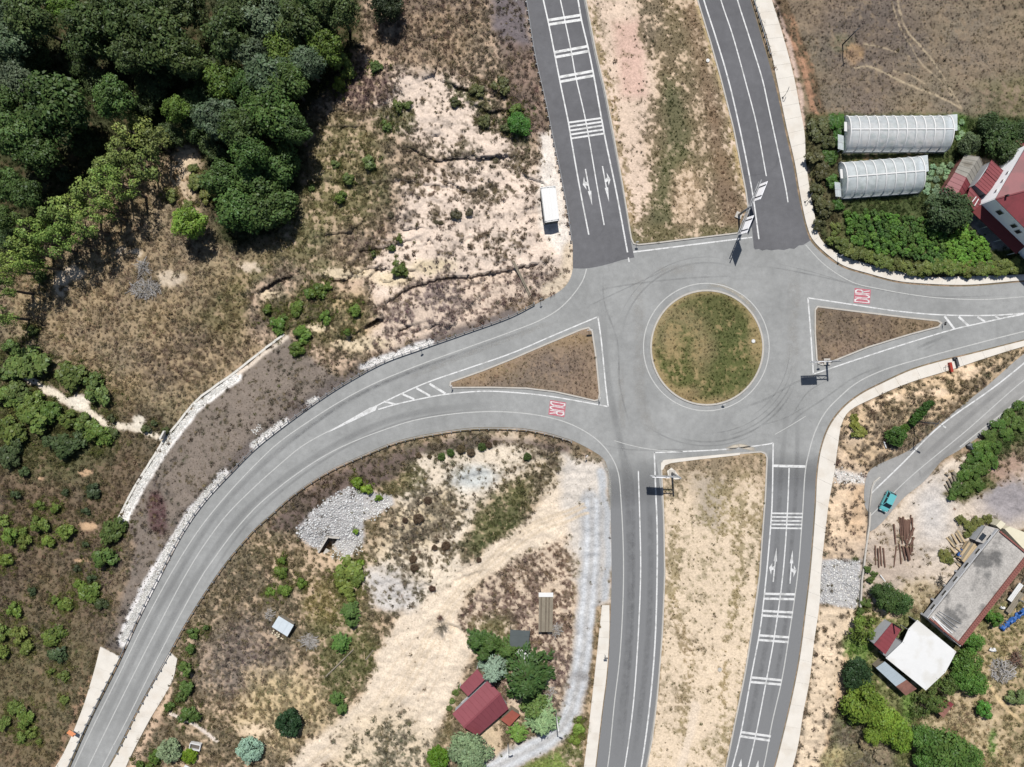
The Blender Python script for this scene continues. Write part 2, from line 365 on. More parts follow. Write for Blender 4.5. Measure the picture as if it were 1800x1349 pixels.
# soil, plant colour and cover
def ones(c): return np.broadcast_to(lin(c).astype(np.float32), PX.shape + (3,)).copy()
SOIL = ones((165, 142, 116)); VEG = ones((120, 106, 80)); COV = np.full(PX.shape, 0.75, np.float32)
def paint(m, soil=None, veg=None, cov=None):
    global SOIL, VEG, COV
    if soil is not None: SOIL = SOIL + m[..., None] * (lin(soil).astype(np.float32) - SOIL)
    if veg is not None: VEG = VEG + m[..., None] * (lin(veg).astype(np.float32) - VEG)
    if cov is not None: COV = COV + m * (cov - COV)
B = 3000
# west fields
paint(feather([(-B, 560), (300, 560), (300, 800), (200, 1000), (190, 1130), (100, B), (-B, B)], 30, 20), (128, 108, 88), (108, 94, 72), .93)
paint(feather([(-B, 610), (60, 600), (150, 650), (220, 690), (190, 745), (200, 800), (120, 850), (0, 820), (-B, 860)], 25, 20), None, (92, 94, 55), .9)
paint(feather([(-B, 1080), (120, 1100), (200, 1180), (120, 1349), (-B, 1600)], 30, 20), (130, 110, 86), (108, 98, 70), .93)
paint(feather([(0, 590), (0, 510), (60, 450), (130, 390), (200, 330), (270, 290), (335, 300), (420, 445), (520, 400), (545, 330), (650, 400), (640, 500), (560, 560), (500, 585), (400, 660), (300, 740), (200, 690), (100, 640), (-50, 620)], 22, 18), (170, 150, 118), (150, 131, 96), .86)
paint(feather([(300, 560), (450, 480), (560, 480), (520, 560), (420, 640), (300, 700), (230, 660)], 25, 20), None, (124, 106, 82), .8)
paint(feather([(330, 560), (460, 440), (550, 460), (500, 540), (400, 600)], 20, 20), None, (122, 112, 70), .8)
# forest floor
paint(feather([(-B, -B), (640, -B), (632, 40), (620, 110), (590, 165), (545, 215), (545, 330), (520, 400), (420, 440), (380, 420), (360, 330), (330, 262), (262, 268), (190, 310), (120, 372), (40, 440), (0, 500), (-B, 640)], 16, 12), (88, 76, 54), (66, 72, 40), .85)
paint(feather([(303, 265), (352, 250), (350, 285), (335, 330), (345, 370), (325, 370), (305, 310)], 10, 8), (214, 192, 160), (150, 120, 75), .25)
for b in [(110, 500, 14, 26), (300, 490, 26, 14), (440, 470, 25, 10), (130, 480, 20, 12), (215, 440, 14, 8), (240, 445, 10, 8)]: paint(blob(*b), (215, 198, 172), None, .2)
# plain above the west road
paint(feather([(540, 200), (640, 90), (640, -B), (930, -B), (1000, 330), (1005, 480), (970, 520), (740, 612), (600, 660), (440, 600), (430, 520), (540, 400)], 10, 10), (196, 172, 146), (122, 105, 85), .72)
paint(feather([(700, 120), (790, 125), (840, 165), (905, 250), (980, 330), (1004, 430), (1000, 480), (940, 490), (840, 490), (730, 500), (660, 540), (640, 460), (700, 400), (700, 320), (780, 290), (700, 230), (660, 190)], 16, 16), (228, 209, 188), (128, 112, 96), .24)
paint(feather([(540, 210), (600, 190), (690, 240), (690, 340), (640, 400), (640, 460), (560, 500), (480, 440), (530, 380)], 22, 18), (190, 168, 138), (116, 110, 70), .82)
paint(feather([(600, 390), (640, 400), (680, 420), (630, 470), (560, 450)], 18, 15), None, (122, 104, 84), .8)
paint(blob(640, 150, 52, 40), None, (106, 86, 80), .85)
paint(blob(690, 210, 40, 24), None, (112, 108, 72), .85)
paint(feather([(770, 120), (800, 150), (850, 165), (900, 230), (930, 240), (930, 260), (860, 215), (800, 170)], 8, 8), None, (105, 104, 68), .85)
paint(feather([(700, 290), (800, 300), (850, 330), (780, 350), (700, 340)], 20, 18), None, (128, 110, 90), .6)
for b in [(730, 265, 45, 16), (880, 215, 40, 22), (700, 285, 35, 30), (810, 260, 22, 16), (920, 300, 30, 35), (850, 340, 45, 16), (870, 430, 50, 22), (760, 380, 30, 14)]: paint(blob(*b, .8, .5), None, (118, 104, 82), .72)
paint(feather([(640, 560), (680, 530), (720, 505), (850, 485), (960, 470), (975, 515), (880, 548), (760, 598), (690, 615), (640, 620)], 12, 12), (214, 194, 172), (136, 118, 104), .52)
paint(feather([(450, 545), (540, 500), (640, 520), (660, 560), (640, 620), (560, 600), (500, 590)], 16, 16), (190, 166, 128), (112, 102, 70), .85)
for b in [(600, 480, 50, 10), (690, 490, 40, 12), (640, 605, 50, 12), (560, 575, 25, 8), (760, 470, 40, 14), (480, 520, 22, 9)]: paint(blob(*b, .5, .5), (222, 204, 170), None, .25)
paint(feather([(845, -B), (925, -B), (930, 40), (945, 110), (905, 100), (860, 60)], 8, 8), (122, 113, 112), (102, 90, 82), .25)
paint(feather([(880, 70), (940, 90), (968, 225), (960, 250), (925, 235), (900, 180)], 10, 10), (150, 128, 112), (120, 101, 90), .88)
paint(feather([(640, -B), (850, -B), (860, 80), (800, 120), (720, 110), (650, 90)], 18, 15), (182, 158, 130), (128, 110, 88), .85)
paint(feather([(948, 240), (970, 228), (988, 320), (1002, 395), (1005, 440), (985, 450), (965, 425), (950, 400), (946, 330)], 7, 7), (240, 230, 214), (150, 130, 110), .1)
paint(line_m([(1003, 440), (995, 490), (965, 512)], 14, 6), (226, 208, 180), None, .3)
# brown gravel embankment
paint(feather([(505, 588), (560, 640), (612, 672), (500, 747), (410, 827), (325, 932), (255, 1065), (214, 1150), (186, 1140), (215, 1050), (240, 960), (212, 905), (290, 780), (345, 712), (415, 655)], 6, 6), (132, 121, 109), (112, 101, 89), .30)
paint(blob(275, 905, 18, 36, .3, .5), (104, 84, 80), (94, 68, 66), .5)
paint(line_m(R_WO[2:13], 15, 8, 3), (128, 118, 111), None, .2)
def offs(line, o):
    p = crom(line, 6); t = np.gradient(p, axis=0); t /= np.linalg.norm(t, axis=1)[:, None]; return np.c_[p[:, 0] - t[:, 1] * o, p[:, 1] + t[:, 0] * o]
RW = [(208, 913), (235, 860), (260, 820), (290, 773), (318, 738), (343, 707), (372, 684), (413, 655), (455, 622), (500, 588)]
paint(line_m(offs(RW[:8], 9), 7.5, 2.5, 3), (246, 242, 232), None, .05); paint(line_m(offs(RW[7:], 6), 3.5, 2.5, 3), (220, 206, 186), None, .2)
for q, o_, w_ in (([(450, 789), (470, 773), (505, 746)], -7, 6), ([(545, 714), (560, 706)], -6, 4), ([(284, 1006), (300, 976), (325, 934), (362, 881), (400, 840)], -8, 8), ([(225, 1130), (245, 1085), (262, 1052), (284, 1011)], -11, 11), ([(640, 652), (690, 632), (735, 616), (760, 607)], -7, 6)): paint(line_m(offs(q, o_), w_, 3, 5), (250, 246, 238), None, .04)
paint(feather([(508, 588), (560, 600), (600, 640), (560, 640)], 8, 8), None, (112, 96, 76), .8)
# pale path in the west
paint(line_m([(40, 662), (90, 690), (140, 716), (190, 745), (240, 756), (292, 772)], 7, 4, 7), (232, 220, 196), None, .08)
paint(blob(138, 708, 18, 14), (236, 226, 204), None, .06); paint(blob(245, 742, 12, 12), (236, 226, 204), None, .06)
for b in [(150, 830, 12, 8), (155, 925, 16, 8), (70, 840, 6, 4), (145, 985, 14, 4)]: paint(blob(*b), (200, 168, 132), None, .15)
# north median
m = inisl[3].astype(np.float32)
paint(m, (228, 205, 180), (128, 112, 78), .13)
paint(m * feather([(1080, 40), (1130, 30), (1135, 170), (1090, 170)], 10, 6), (216, 184, 164), None, .12)
paint(m * (1 - sstep(5, 26, pdist(I_N, 40, 4, closed=True))), None, (152, 130, 86), .62)
paint(m * feather([(1110, -60), (1215, -60), (1262, 140), (1318, 400), (1310, 415), (1120, 440), (1152, 330), (1140, 250), (1150, 130)], 16, 12), (214, 190, 160), (112, 98, 66), .78)
paint(m * feather([(1165, 130), (1195, 150), (1218, 230), (1212, 330), (1190, 400), (1130, 415), (1145, 360), (1160, 250)], 14, 12), None, (80, 86, 46), 1.0)
paint(m * feather([(1215, -60), (1235, 60), (1262, 170), (1295, 330), (1315, 410), (1270, 400), (1245, 220), (1205, 60)], 10, 10), None, (122, 98, 70), .95)
paint(m * (1 - sstep(4, 10, pdist([(1227, 0), (1250, 75), (1267, 135), (1290, 225), (1312, 337)], 20, 3))), None, (176, 150, 96), .8)
paint(m * sstep(385, 408, PY + WYo * 10), None, (96, 92, 50), .92)
paint(m * blob(1210, 350, 30, 60), None, (150, 128, 96), .5)
paint(m * blob(1145, 20, 22, 60), None, (110, 96, 72), .75)
# centre island
m = inisl[0].astype(np.float32)
paint(m, (156, 138, 98), (80, 90, 42), .86)
dd = np.hypot(PX - 1242, PY - 611) / 100
paint(m * sstep(.82, .98, dd + WXo * .08), None, (156, 134, 90), .75)
for b in [(1205, 555, 26, 14), (1235, 620, 20, 40), (1180, 600, 18, 30), (1325, 610, 10, 40), (1200, 690, 26, 12), (1225, 560, 20, 25)]: paint(m * blob(*b, .8, .4), None, (140, 122, 82), .7)
paint(m * blob(1290, 660, 45, 36, .8), None, (78, 88, 40), .95); paint(m * blob(1265, 545, 50, 30, .8), None, (80, 86, 44), .92)
# triangles
m = inisl[1].astype(np.float32); paint(m, (150, 130, 108), (130, 111, 90), .82); paint(m * feather([(790, 671), (1035, 572), (1035, 600), (850, 675)], 10, 8), None, (150, 126, 92), .8)
paint(m * blob(970, 640, 60, 26, .8), None, (122, 106, 92), .8)
m = inisl[2].astype(np.float32); paint(m, (150, 130, 104), (118, 100, 80), .88); paint(m * blob(1480, 615, 30, 20), None, (140, 118, 92), .8)
# south median
m = inisl[4].astype(np.float32); paint(m, (228, 208, 178), (146, 130, 90), .22)
paint(m * sstep(890, 810, PY + WXo * 30), (190, 168, 138), (138, 120, 92), .68)
paint(m * feather([(1215, 830), (1275, 840), (1270, 930), (1230, 920)], 12, 8), (186, 172, 150), None, .45)
paint(m * blob(1300, 900, 40, 60, .9, .5), None, (160, 138, 92), .5)
paint(m * (sstep(18, 4, pdist([(1190, 930), (1180, 1060), (1210, 1150), (1200, 1280)], 20, 8)) + sstep(14, 2, pdist([(1300, 880), (1300, 1000), (1270, 1150), (1270, 1320)], 20, 8))), None, (158, 138, 96), .6)
paint(m * line_m([(1222, 1240), (1212, 1290), (1196, 1349), (1180, 1420)], 8, 4, 5), (230, 212, 186), None, .03)
paint(m * (1 - sstep(3, 8, pdist(I_S, 14, 3, closed=True))), None, (150, 126, 84), .55)
# north-east field and garden
paint(feather([(1370, -B), (B, -B), (B, 230), (1800, 235), (1690, 205), (1460, 206), (1440, 190), (1420, 100), (1380, 0)], 6, 5), (142, 126, 104), (121, 107, 89), .85)
paint(blob(1720, 120, 120, 110, .9), None, (128, 114, 94), .8); paint(blob(1530, 60, 80, 70, .9), None, (110, 99, 86), .88)
paint(feather([(1740, 150), (1830, 120), (1830, 240), (1700, 215)], 25, 20), None, (112, 106, 70), .8)
for ln, w in [([(1572, -40), (1584, 30), (1600, 62), (1632, 98), (1660, 140), (1690, 190)], 1.9), ([(1566, 0), (1580, 42), (1605, 88), (1618, 112), (1650, 140), (1680, 178)], 1.2),
              ([(1500, 119), (1525, 117), (1545, 124), (1590, 146), (1640, 165), (1692, 192)], 1.9), ([(1570, 125), (1600, 132), (1625, 146)], 1.0), ([(1520, 78), (1560, 86), (1600, 100)], 1.0)]:
    paint(line_m(ln, w, 1.2, 2), (178, 162, 134), None, .12)
paint(line_m([(1374, 10), (1392, 60), (1414, 110), (1430, 165), (1440, 200)], 13, 4, 5), (150, 118, 92), (98, 84, 64), .8)
paint(line_m([(1390, 70), (1408, 105), (1419, 145), (1428, 180), (1437, 203)], 5, 2, 4), (172, 134, 106), None, .3)
paint(line_m([(1360, 0), (1388, 80), (1408, 180), (1418, 270), (1426, 345)], 4, 3, 3), (216, 190, 170), None, .3)
paint(blob(1500, 95, 17, 17, .3, .5), (170, 142, 106), (156, 128, 92), .8); paint(blob(1480, 76, 20, 14, .5, .5), None, (112, 108, 80), .8)
paint(feather([(1422, 205), (1460, 200), (1690, 202), (B, 240), (B, 480), (1700, 484), (1620, 484), (1530, 464), (1480, 448), (1448, 428), (1434, 382), (1424, 330), (1415, 270)], 5, 5), (104, 94, 66), (78, 92, 44), .92)
paint(feather([(1424, 206), (1490, 206), (1480, 300), (1490, 370), (1460, 420), (1436, 380), (1418, 270)], 8, 8), None, (92, 90, 56), .95)
paint(feather([(1482, 274), (1620, 266), (1622, 278), (1484, 284)], 4, 3), (150, 126, 92), (92, 104, 50), .6)
paint(feather([(1480, 210), (1658, 208), (1660, 268), (1482, 270)], 3, 2), (196, 184, 172), (120, 140, 96), .2)
paint(feather([(1476, 289), (1608, 280), (1610, 341), (1478, 351)], 3, 2), (186, 188, 178), (120, 140, 96), .2)
paint(feather([(1676, 200), (1700, 204), (1700, 250), (1680, 246)], 4, 3), None, (92, 122, 48), .95)
paint(feather([(1450, 428), (1470, 400), (1500, 440), (1600, 465), (1620, 484), (1530, 466)], 8, 8), None, (112, 108, 62), .95)
paint(feather([(1702, 272), (1760, 280), (1800, 260), (1790, 300), (1740, 330), (1730, 300)], 5, 5), (196, 176, 142), None, .2)
paint(feather([(1715, 360), (1790, 440), (1740, 440), (1700, 390)], 4, 3), (160, 158, 150), None, .05)
# verge between pavement and lane
paint(feather([(1478, 745), (1500, 722), (1595, 676), (1800, 610), (1950, 570), (1950, 600), (1785, 636), (1740, 675), (1675, 727), (1592, 795), (1540, 819), (1522, 850), (1480, 800)], 4, 4), (212, 186, 150), (126, 108, 82), .62)
for b in [(1640, 690, 30, 8), (1535, 715, 10, 14), (1570, 700, 18, 8), (1700, 650, 30, 7), (1500, 770, 16, 20), (1700, 662, 20, 6)]: paint(blob(*b, .4, .5), (232, 206, 172), None, .12)
paint(blob(1600, 745, 60, 45, .8), None, (124, 112, 84), .8)
run = (fbm(PX * .12, PY, 7, 61, 3) - .5)
paint(feather([(1472, 785), (1525, 830), (1522, 940), (1512, 985), (1447, 985), (1453, 890), (1462, 850)], 4, 4), (230, 204, 170), (120, 102, 84), .26)
paint(feather([(1496, 860), (1523, 850), (1518, 960), (1490, 930)], 8, 6), (216, 186, 150), None, .2)
paint(feather([(1438, 1068), (1510, 1068), (1490, 1180), (1472, 1250), (1452, 1349), (1430, 1440), (1370, 1440), (1396, 1349), (1420, 1200)], 4, 5), (232, 210, 178), (124, 106, 84), .22)
paint(line_m([(1497, 1130), (1478, 1220), (1460, 1300), (1446, 1380)], 9, 5), (220, 192, 156), None, .2)
paint(line_m([(1440, 1068), (1430, 1140), (1418, 1220), (1404, 1300), (1390, 1370)], 6, 4, 5), None, (124, 108, 86), .75)
paint(line_m([(1464, 800), (1458, 880), (1450, 980)], 5, 3, 4), None, (130, 112, 88), .7)
paint(line_m([(1500, 985), (1508, 1060)], 6, 3, 5), None, (90, 96, 52), .85)
SOIL *= (1 + (run * 0.5 * (feather([(1440, 780), (1525, 830), (1510, 1070), (1440, 1440), (1380, 1440), (1430, 1070)], 6, 4)))[..., None])
# yard and gardens in the south-east
paint(feather([(1510, 1060), (1700, 1060), (B, 1000), (B, B), (1380, B), (1450, 1349), (1475, 1250), (1495, 1160)], 8, 8), (178, 160, 126), (118, 122, 64), .82)
paint(feather([(1526, 940), (1590, 876), (1626, 848), (1662, 812), (1700, 800), (1950, 730), (B, 960), (1757, 932), (1640, 1075), (1600, 1060), (1512, 1062)], 5, 5), (214, 199, 178), (150, 132, 100), .10)
paint(blob(1560, 990, 60, 50, .9), (186, 170, 152), None, .15); paint(blob(1775, 880, 55, 42, .5), (158, 152, 150), None, .05)
paint(blob(1640, 900, 30, 60, .9), (206, 200, 190), None, .05)
paint(blob(1620, 1050, 34, 30), (198, 180, 148), (156, 136, 98), .45)
paint(feather([(1800, 715), (1745, 760), (1712, 790), (1690, 830), (1660, 868), (1690, 884), (1745, 862), (1800, 800), (1950, 720), (1950, 600)], 6, 6), (120, 108, 76), (82, 96, 46), .95)
paint(feather([(1720, 830), (1800, 780), (1800, 830), (1760, 850)], 12, 10), (176, 150, 130), (130, 110, 84), .4)
paint(feather([(1690, 1110), (1800, 1050), (B, 1000), (B, B), (1690, B), (1660, 1250)], 14, 12), (190, 168, 132), (142, 130, 84), .55)
paint(feather([(1620, 1270), (1680, 1210), (1760, 1260), (1780, 1330), (1700, 1310)], 14, 12), (202, 182, 146), (168, 148, 102), .5)
paint(line_m([(1735, 1200), (1760, 1235), (1795, 1268), (1850, 1300)], 3, 2), (222, 196, 150), None, .05)
paint(blob(1560, 1075, 34, 14), (206, 182, 148), None, .2); paint(blob(1505, 1140, 26, 26, .5), None, (104, 136, 46), .95)
paint(blob(1595, 1245, 12, 30, .5), None, (106, 138, 46), .95); paint(blob(1745, 1305, 8, 26, .5), None, (92, 130, 44), .95)
paint(feather([(1450, 1440), (1470, 1270), (1520, 1250), (1570, 1300), (1560, 1440)], 12, 12), (150, 138, 116), (122, 112, 88), .9)
paint(blob(1465, 1335, 22, 22), (206, 190, 140), (180, 164, 110), .7)
# land inside the bend
paint(feather([(310, 1160), (340, 1090), (390, 1015), (470, 935), (590, 840), (720, 785), (1000, 790), (1068, 850), (1072, 1060), (1050, 1060), (1030, 1349), (1000, B), (150, B), (300, 1200)], 6, 6), (196, 172, 142), (114, 102, 74), .78)
paint(feather([(715, 800), (800, 772), (900, 764), (950, 785), (935, 850), (860, 885), (810, 965), (830, 1010), (740, 1080), (650, 1060), (640, 1000), (700, 940), (690, 870), (720, 850)], 12, 14), (230, 215, 190), (118, 106, 80), .24)
paint(blob(830, 840, 40, 22, .6), (206, 208, 200), None, .14); paint(blob(690, 1050, 34, 20, .6), (196, 194, 190), None, .1)
paint(feather([(640, 860), (720, 800), (745, 830), (740, 870), (680, 880)], 12, 12), None, (112, 104, 66), .88)
paint(feather([(690, 900), (780, 860), (800, 900), (760, 960), (690, 970), (640, 980)], 20, 16), (212, 194, 160), (116, 100, 78), .55)
paint(feather([(815, 955), (850, 890), (890, 850), (950, 820), (950, 860), (900, 950), (850, 990)], 12, 12), (190, 170, 136), (98, 100, 58), .86)
paint(feather([(930, 790), (1000, 785), (1030, 830), (960, 880), (930, 880)], 14, 12), (206, 190, 164), (112, 100, 74), .62)
paint(feather([(470, 930), (510, 878), (575, 836), (640, 806), (720, 786), (830, 764), (1005, 782), (1000, 800), (900, 776), (740, 800), (680, 850), (610, 880), (520, 938)], 6, 5), (116, 101, 92), (96, 84, 68), .55)
paint(feather([(540, 1050), (620, 1000), (640, 1100), (680, 1150), (590, 1260), (560, 1200)], 16, 14), None, (104, 104, 56), .82)
paint(blob(560, 1060, 26, 36, .6), None, (134, 122, 66), .8)
paint(feather([(335, 1130), (420, 1080), (480, 1110), (500, 1190), (470, 1270), (400, 1230), (350, 1200)], 25, 20), (176, 156, 134), (126, 112, 96), .74)
paint(feather([(440, 1180), (520, 1180), (590, 1260), (500, 1330), (420, 1280)], 22, 18), (214, 192, 150), (150, 132, 92), .6)
paint(line_m([(300, 1256), (330, 1268), (352, 1280), (368, 1292), (382, 1302)], 3.5, 2, 3), (236, 222, 204), None, .05)
paint(blob(450, 1285, 30, 14, .5), (226, 204, 172), None, .2)
paint(feather([(790, 1090), (860, 1010), (960, 935), (1000, 925), (1012, 980), (1010, 1100), (1000, 1190), (970, 1250), (900, 1250), (850, 1160)], 8, 8), (212, 192, 166), (126, 104, 88), .62)
paint(feather([(820, 1090), (900, 1080), (900, 1130), (840, 1140)], 12, 10), None, (108, 104, 58), .85)
paint(feather([(800, 1210), (850, 1170), (790, 1260), (800, 1300), (760, 1330), (780, 1260)], 6, 5), None, (124, 112, 70), .75)
trk = np.array([(1060, 800), (1048, 850), (1000, 900), (930, 925), (870, 975), (815, 1020), (775, 1075), (745, 1140), (720, 1200), (650, 1240), (590, 1285), (530, 1330), (470, 1420)], float)
paint(feather([(990, 830), (1066, 830), (1070, 900), (1000, 935), (890, 990), (820, 1040), (800, 1090), (835, 1140), (800, 1215), (770, 1280), (740, 1349), (640, 1349), (660, 1290), (560, 1349), (480, 1420), (430, 1420), (540, 1310), (600, 1260), (640, 1225), (660, 1150), (700, 1080), (770, 1040), (850, 970), (930, 910)], 7, 7), (233, 216, 190), (140, 124, 100), .03)
paint(feather([(600, 1270), (680, 1240), (770, 1300), (740, 1349), (700, 1440), (560, 1440)], 20, 18), (222, 204, 174), (116, 110, 82), .42)
paint(feather([(985, 800), (1062, 812), (1072, 870), (1073, 960), (1072, 1062), (1050, 1070), (1046, 1040), (1012, 1010), (1000, 930), (985, 880)], 10, 14), (216, 207, 192), (150, 140, 120), .06)
LANE = [(1040, 880), (1040, 960), (1033, 1060), (1026, 1140), (1014, 1212), (1000, 1258), (978, 1290), (935, 1316), (872, 1349), (800, 1392)]
paint(line_m(LANE, 19, 7, 5), (190, 189, 184), (150, 140, 120), .04)
paint(line_m([(1058, 830), (1066, 900), (1068, 1000), (1062, 1050)], 7, 5, 5), (192, 194, 192), None, .05)
for o_ in (-8, 8): paint(line_m(offs(LANE, o_), 3.5, 3, 2), (208, 210, 208), None, .0)
paint(blob(1022, 1190, 16, 8, .8), (160, 158, 154), None, 0)
TRK = [(1030, 895), (1000, 908), (940, 930), (872, 985), (805, 1050), (765, 1110), (705, 1220), (640, 1275), (565, 1335), (500, 1400)]
for o_ in (-7, 3, 10): paint(line_m(offs(TRK, o_), 2.2, 1.6, 3), (220, 202, 174), None, .03)
for ln in [[(760, 1090), (700, 1160), (660, 1230)], [(790, 1070), (790, 1140), (760, 1210), (720, 1290)], [(770, 1080), (770, 1150), (735, 1230)], [(690, 1110), (720, 1180), (700, 1240)], [(800, 1110), (700, 1190), (640, 1250)]]: paint(line_m(ln, 1.8, 1.4, 4), (222, 204, 177), None, .03)
paint(feather([(690, 880), (770, 850), (800, 870), (815, 930), (790, 985), (740, 1010), (690, 1000)], 16, 18), None, (118, 104, 84), .58)
paint(feather([(640, 1000), (700, 1000), (745, 1040), (720, 1075), (660, 1070)], 14, 14), (206, 200, 190), (122, 110, 90), .3)
paint(line_m([(1052, 1070), (1046, 1150), (1036, 1240), (1024, 1340)], 5, 3, 3), (196, 172, 140), (128, 112, 76), .7)
paint(feather([(898, 1360), (945, 1334), (985, 1318), (1002, 1349), (992, 1440), (880, 1440)], 7, 7), None, (124, 146, 58), .96)
paint(blob(855, 1300, 26, 34, .4), (212, 190, 156), None, .15)
paint(feather([(1010, 1262), (1022, 1262), (1022, 1349), (996, 1349), (988, 1320), (1004, 1292)], 4, 4), (200, 180, 152), (106, 112, 60), .75)
# earth cut beside the west pavements
paint(feather([(70, 1440), (152, 1230), (163, 1185), (150, 1190), (60, 1440), (0, 1440)], 6, 5), (184, 152, 122), None, .3)
paint(feather([(178, 1440), (232, 1330), (298, 1205), (306, 1212), (250, 1330), (205, 1440)], 5, 4), (214, 186, 156), None, .2)
paint(feather([(519, 940), (545, 902), (570, 880), (612, 856), (640, 862), (692, 872), (692, 888), (640, 915), (640, 955), (606, 985), (574, 946), (561, 968), (540, 955)], 4, 4), (186, 183, 178), None, .1)
paint(feather([(1444, 984), (1514, 984), (1512, 1040), (1505, 1072), (1470, 1066), (1438, 1060)], 3, 2), (190, 188, 184), None, .06)
paint(feather([(1460, 822), (1522, 838), (1520, 852), (1474, 850)], 4, 4), (230, 222, 210), None, .1)
# compose
cov = sstep(-0.2, 0.2, COV - mixn * 0.98 - 0.03) * sstep(.01, .13, COV)
hue = (n60r - .5)[..., None] * np.array([.16, .10, -.02], np.float32) + (n150r - .5)[..., None] * np.array([.06, .12, .02], np.float32)
VEG = VEG + 0.20 * (VEG.mean(-1, keepdims=True) - VEG)
VEGV = VEG * (0.80 + 0.45 * (0.5 * n6 + 0.5 * n20))[..., None] * (1 + hue)
SOILV = np.array([1.11, 1.11, 1.16], np.float32) * SOIL * (0.93 + 0.12 * n20 + 0.10 * (n6 - .5) + 0.10 * (n60r - .5))[..., None]
ALB = SOILV + (cov * (0.6 + 0.28 * sstep(.2, .5, COV)))[..., None] * (VEGV * 1.3 - SOILV)
far = sstep(60, 420, np.maximum(np.maximum(-PX, PX - 1800), np.maximum(-PY, PY - 1349)))[..., None]
ALB = ALB + far * (lin((126, 112, 86)).astype(np.float32) * 1.1 - ALB)
ALB = np.minimum(ALB * 1.12 / FEXP, 0.7)
hgt = HT
sc = (ALT - hgt) / ALT / 10.0
V = np.stack([(PX - CX) * sc, (CY - PY) * sc, hgt], -1).reshape(-1, 3)
ny, nx = PX.shape; idx = np.arange(ny * nx).reshape(ny, nx)
F = np.stack([idx[:-1, :-1], idx[1:, :-1], idx[1:, 1:], idx[:-1, 1:]], -1).reshape(-1, 4)
gme = np_mesh('ground', V, F, 4, True)
ca = gme.color_attributes.new('cover', 'FLOAT_COLOR', 'POINT')
ca.data.foreach_set('color', np.concatenate([ALB.reshape(-1, 3), np.ones((ny * nx, 1))], 1).astype(np.float32).ravel())
def ground_mat():
    m, nt, b = newmat('soil_and_dry_grass'); L = nt.links
    at = N(nt, 'ShaderNodeAttribute', attribute_name='cover'); tc = N(nt, 'ShaderNodeTexCoord')
    n1 = N(nt, 'ShaderNodeTexNoise'); n1.inputs['Scale'].default_value = 3.2; n1.inputs['Detail'].default_value = 6; n1.inputs['Roughness'].default_value = .7
    L.new(tc.outputs['Object'], n1.inputs['Vector'])
    mr = N(nt, 'ShaderNodeMapRange'); mr.inputs[1].default_value = .3; mr.inputs[2].default_value = .7; mr.inputs[3].default_value = .72; mr.inputs[4].default_value = 1.24
    L.new(n1.outputs[0], mr.inputs[0])
    vm = N(nt, 'ShaderNodeVectorMath', operation='SCALE'); L.new(at.outputs['Color'], vm.inputs[0]); L.new(mr.outputs[0], vm.inputs['Scale'])
    L.new(vm.outputs[0], b.inputs['Base Color']); b.inputs['Roughness'].default_value = .95; b.inputs['Specular IOR Level'].default_value = .1
    bp = N(nt, 'ShaderNodeBump'); bp.inputs['Strength'].default_value = .5; bp.inputs['Distance'].default_value = .12
    L.new(n1.outputs[0], bp.inputs['Height']); L.new(bp.outputs[0], b.inputs['Normal'])
    return m
tag(obj('ground', gme, mat=ground_mat()), kind='structure')
COVM = cov; TUFTC = np.minimum(VEGV / FEXP, .5)

# ------------------------------------------------------------------ roads, markings, kerbs
def asphalt(name, col, streak=0.0):
    m, nt, b = newmat(name); L = nt.links; tc = N(nt, 'ShaderNodeTexCoord')
    def noise(sc, det, ro=.6):
        n = N(nt, 'ShaderNodeTexNoise'); n.inputs['Scale'].default_value = sc; n.inputs['Detail'].default_value = det; n.inputs['Roughness'].default_value = ro
        L.new(tc.outputs['Object'], n.inputs['Vector']); return n.outputs[0]
    def rng_(src, a, c, lo, hi):
        r = N(nt, 'ShaderNodeMapRange'); r.inputs[1].default_value = a; r.inputs[2].default_value = c; r.inputs[3].default_value = lo; r.inputs[4].default_value = hi
        L.new(src, r.inputs[0]); return r.outputs[0]
    def mul(a, c):
        q = N(nt, 'ShaderNodeMath', operation='MULTIPLY'); L.new(a, q.inputs[0]); L.new(c, q.inputs[1]); return q.outputs[0]
    v = mul(rng_(noise(.10, 6), .3, .7, .84, 1.14), rng_(noise(.8, 6, .7), .3, .7, .90, 1.08))
    v = mul(v, rng_(noise(22, 3, .8), .25, .75, .80, 1.2))
    vo = N(nt, 'ShaderNodeTexVoronoi', feature='DISTANCE_TO_EDGE'); vo.inputs['Scale'].default_value = .16
    wa = N(nt, 'ShaderNodeTexNoise'); wa.inputs['Scale'].default_value = .7; wa.inputs['Detail'].default_value = 4; L.new(tc.outputs['Object'], wa.inputs['Vector'])
    mx = N(nt, 'ShaderNodeMix', data_type='VECTOR'); mx.inputs[0].default_value = .55
    L.new(tc.outputs['Object'], mx.inputs[4]); 
    sc_ = N(nt, 'ShaderNodeVectorMath', operation='SCALE'); sc_.inputs['Scale'].default_value = 6; L.new(wa.outputs['Color'], sc_.inputs[0])
    ad = N(nt, 'ShaderNodeVectorMath', operation='ADD'); L.new(tc.outputs['Object'], ad.inputs[0]); L.new(sc_.outputs[0], ad.inputs[1])
    L.new(ad.outputs[0], vo.inputs['Vector'])
    v = mul(v, rng_(vo.outputs['Distance'], 0.0, .008, .86, 1.0))
    vm = N(nt, 'ShaderNodeVectorMath', operation='SCALE'); vm.inputs[0].default_value = col; L.new(v, vm.inputs['Scale'])
    L.new(vm.outputs[0], b.inputs['Base Color']); b.inputs['Roughness'].default_value = .85; b.inputs['Specular IOR Level'].default_value = .25
    return m
ASP = asphalt('asphalt_worn_grey', A(173, 174, 172)); ASPD = asphalt('asphalt_new_dark', A(118, 118, 121)); ASPS = asphalt('asphalt_lane', A(176, 175, 172))
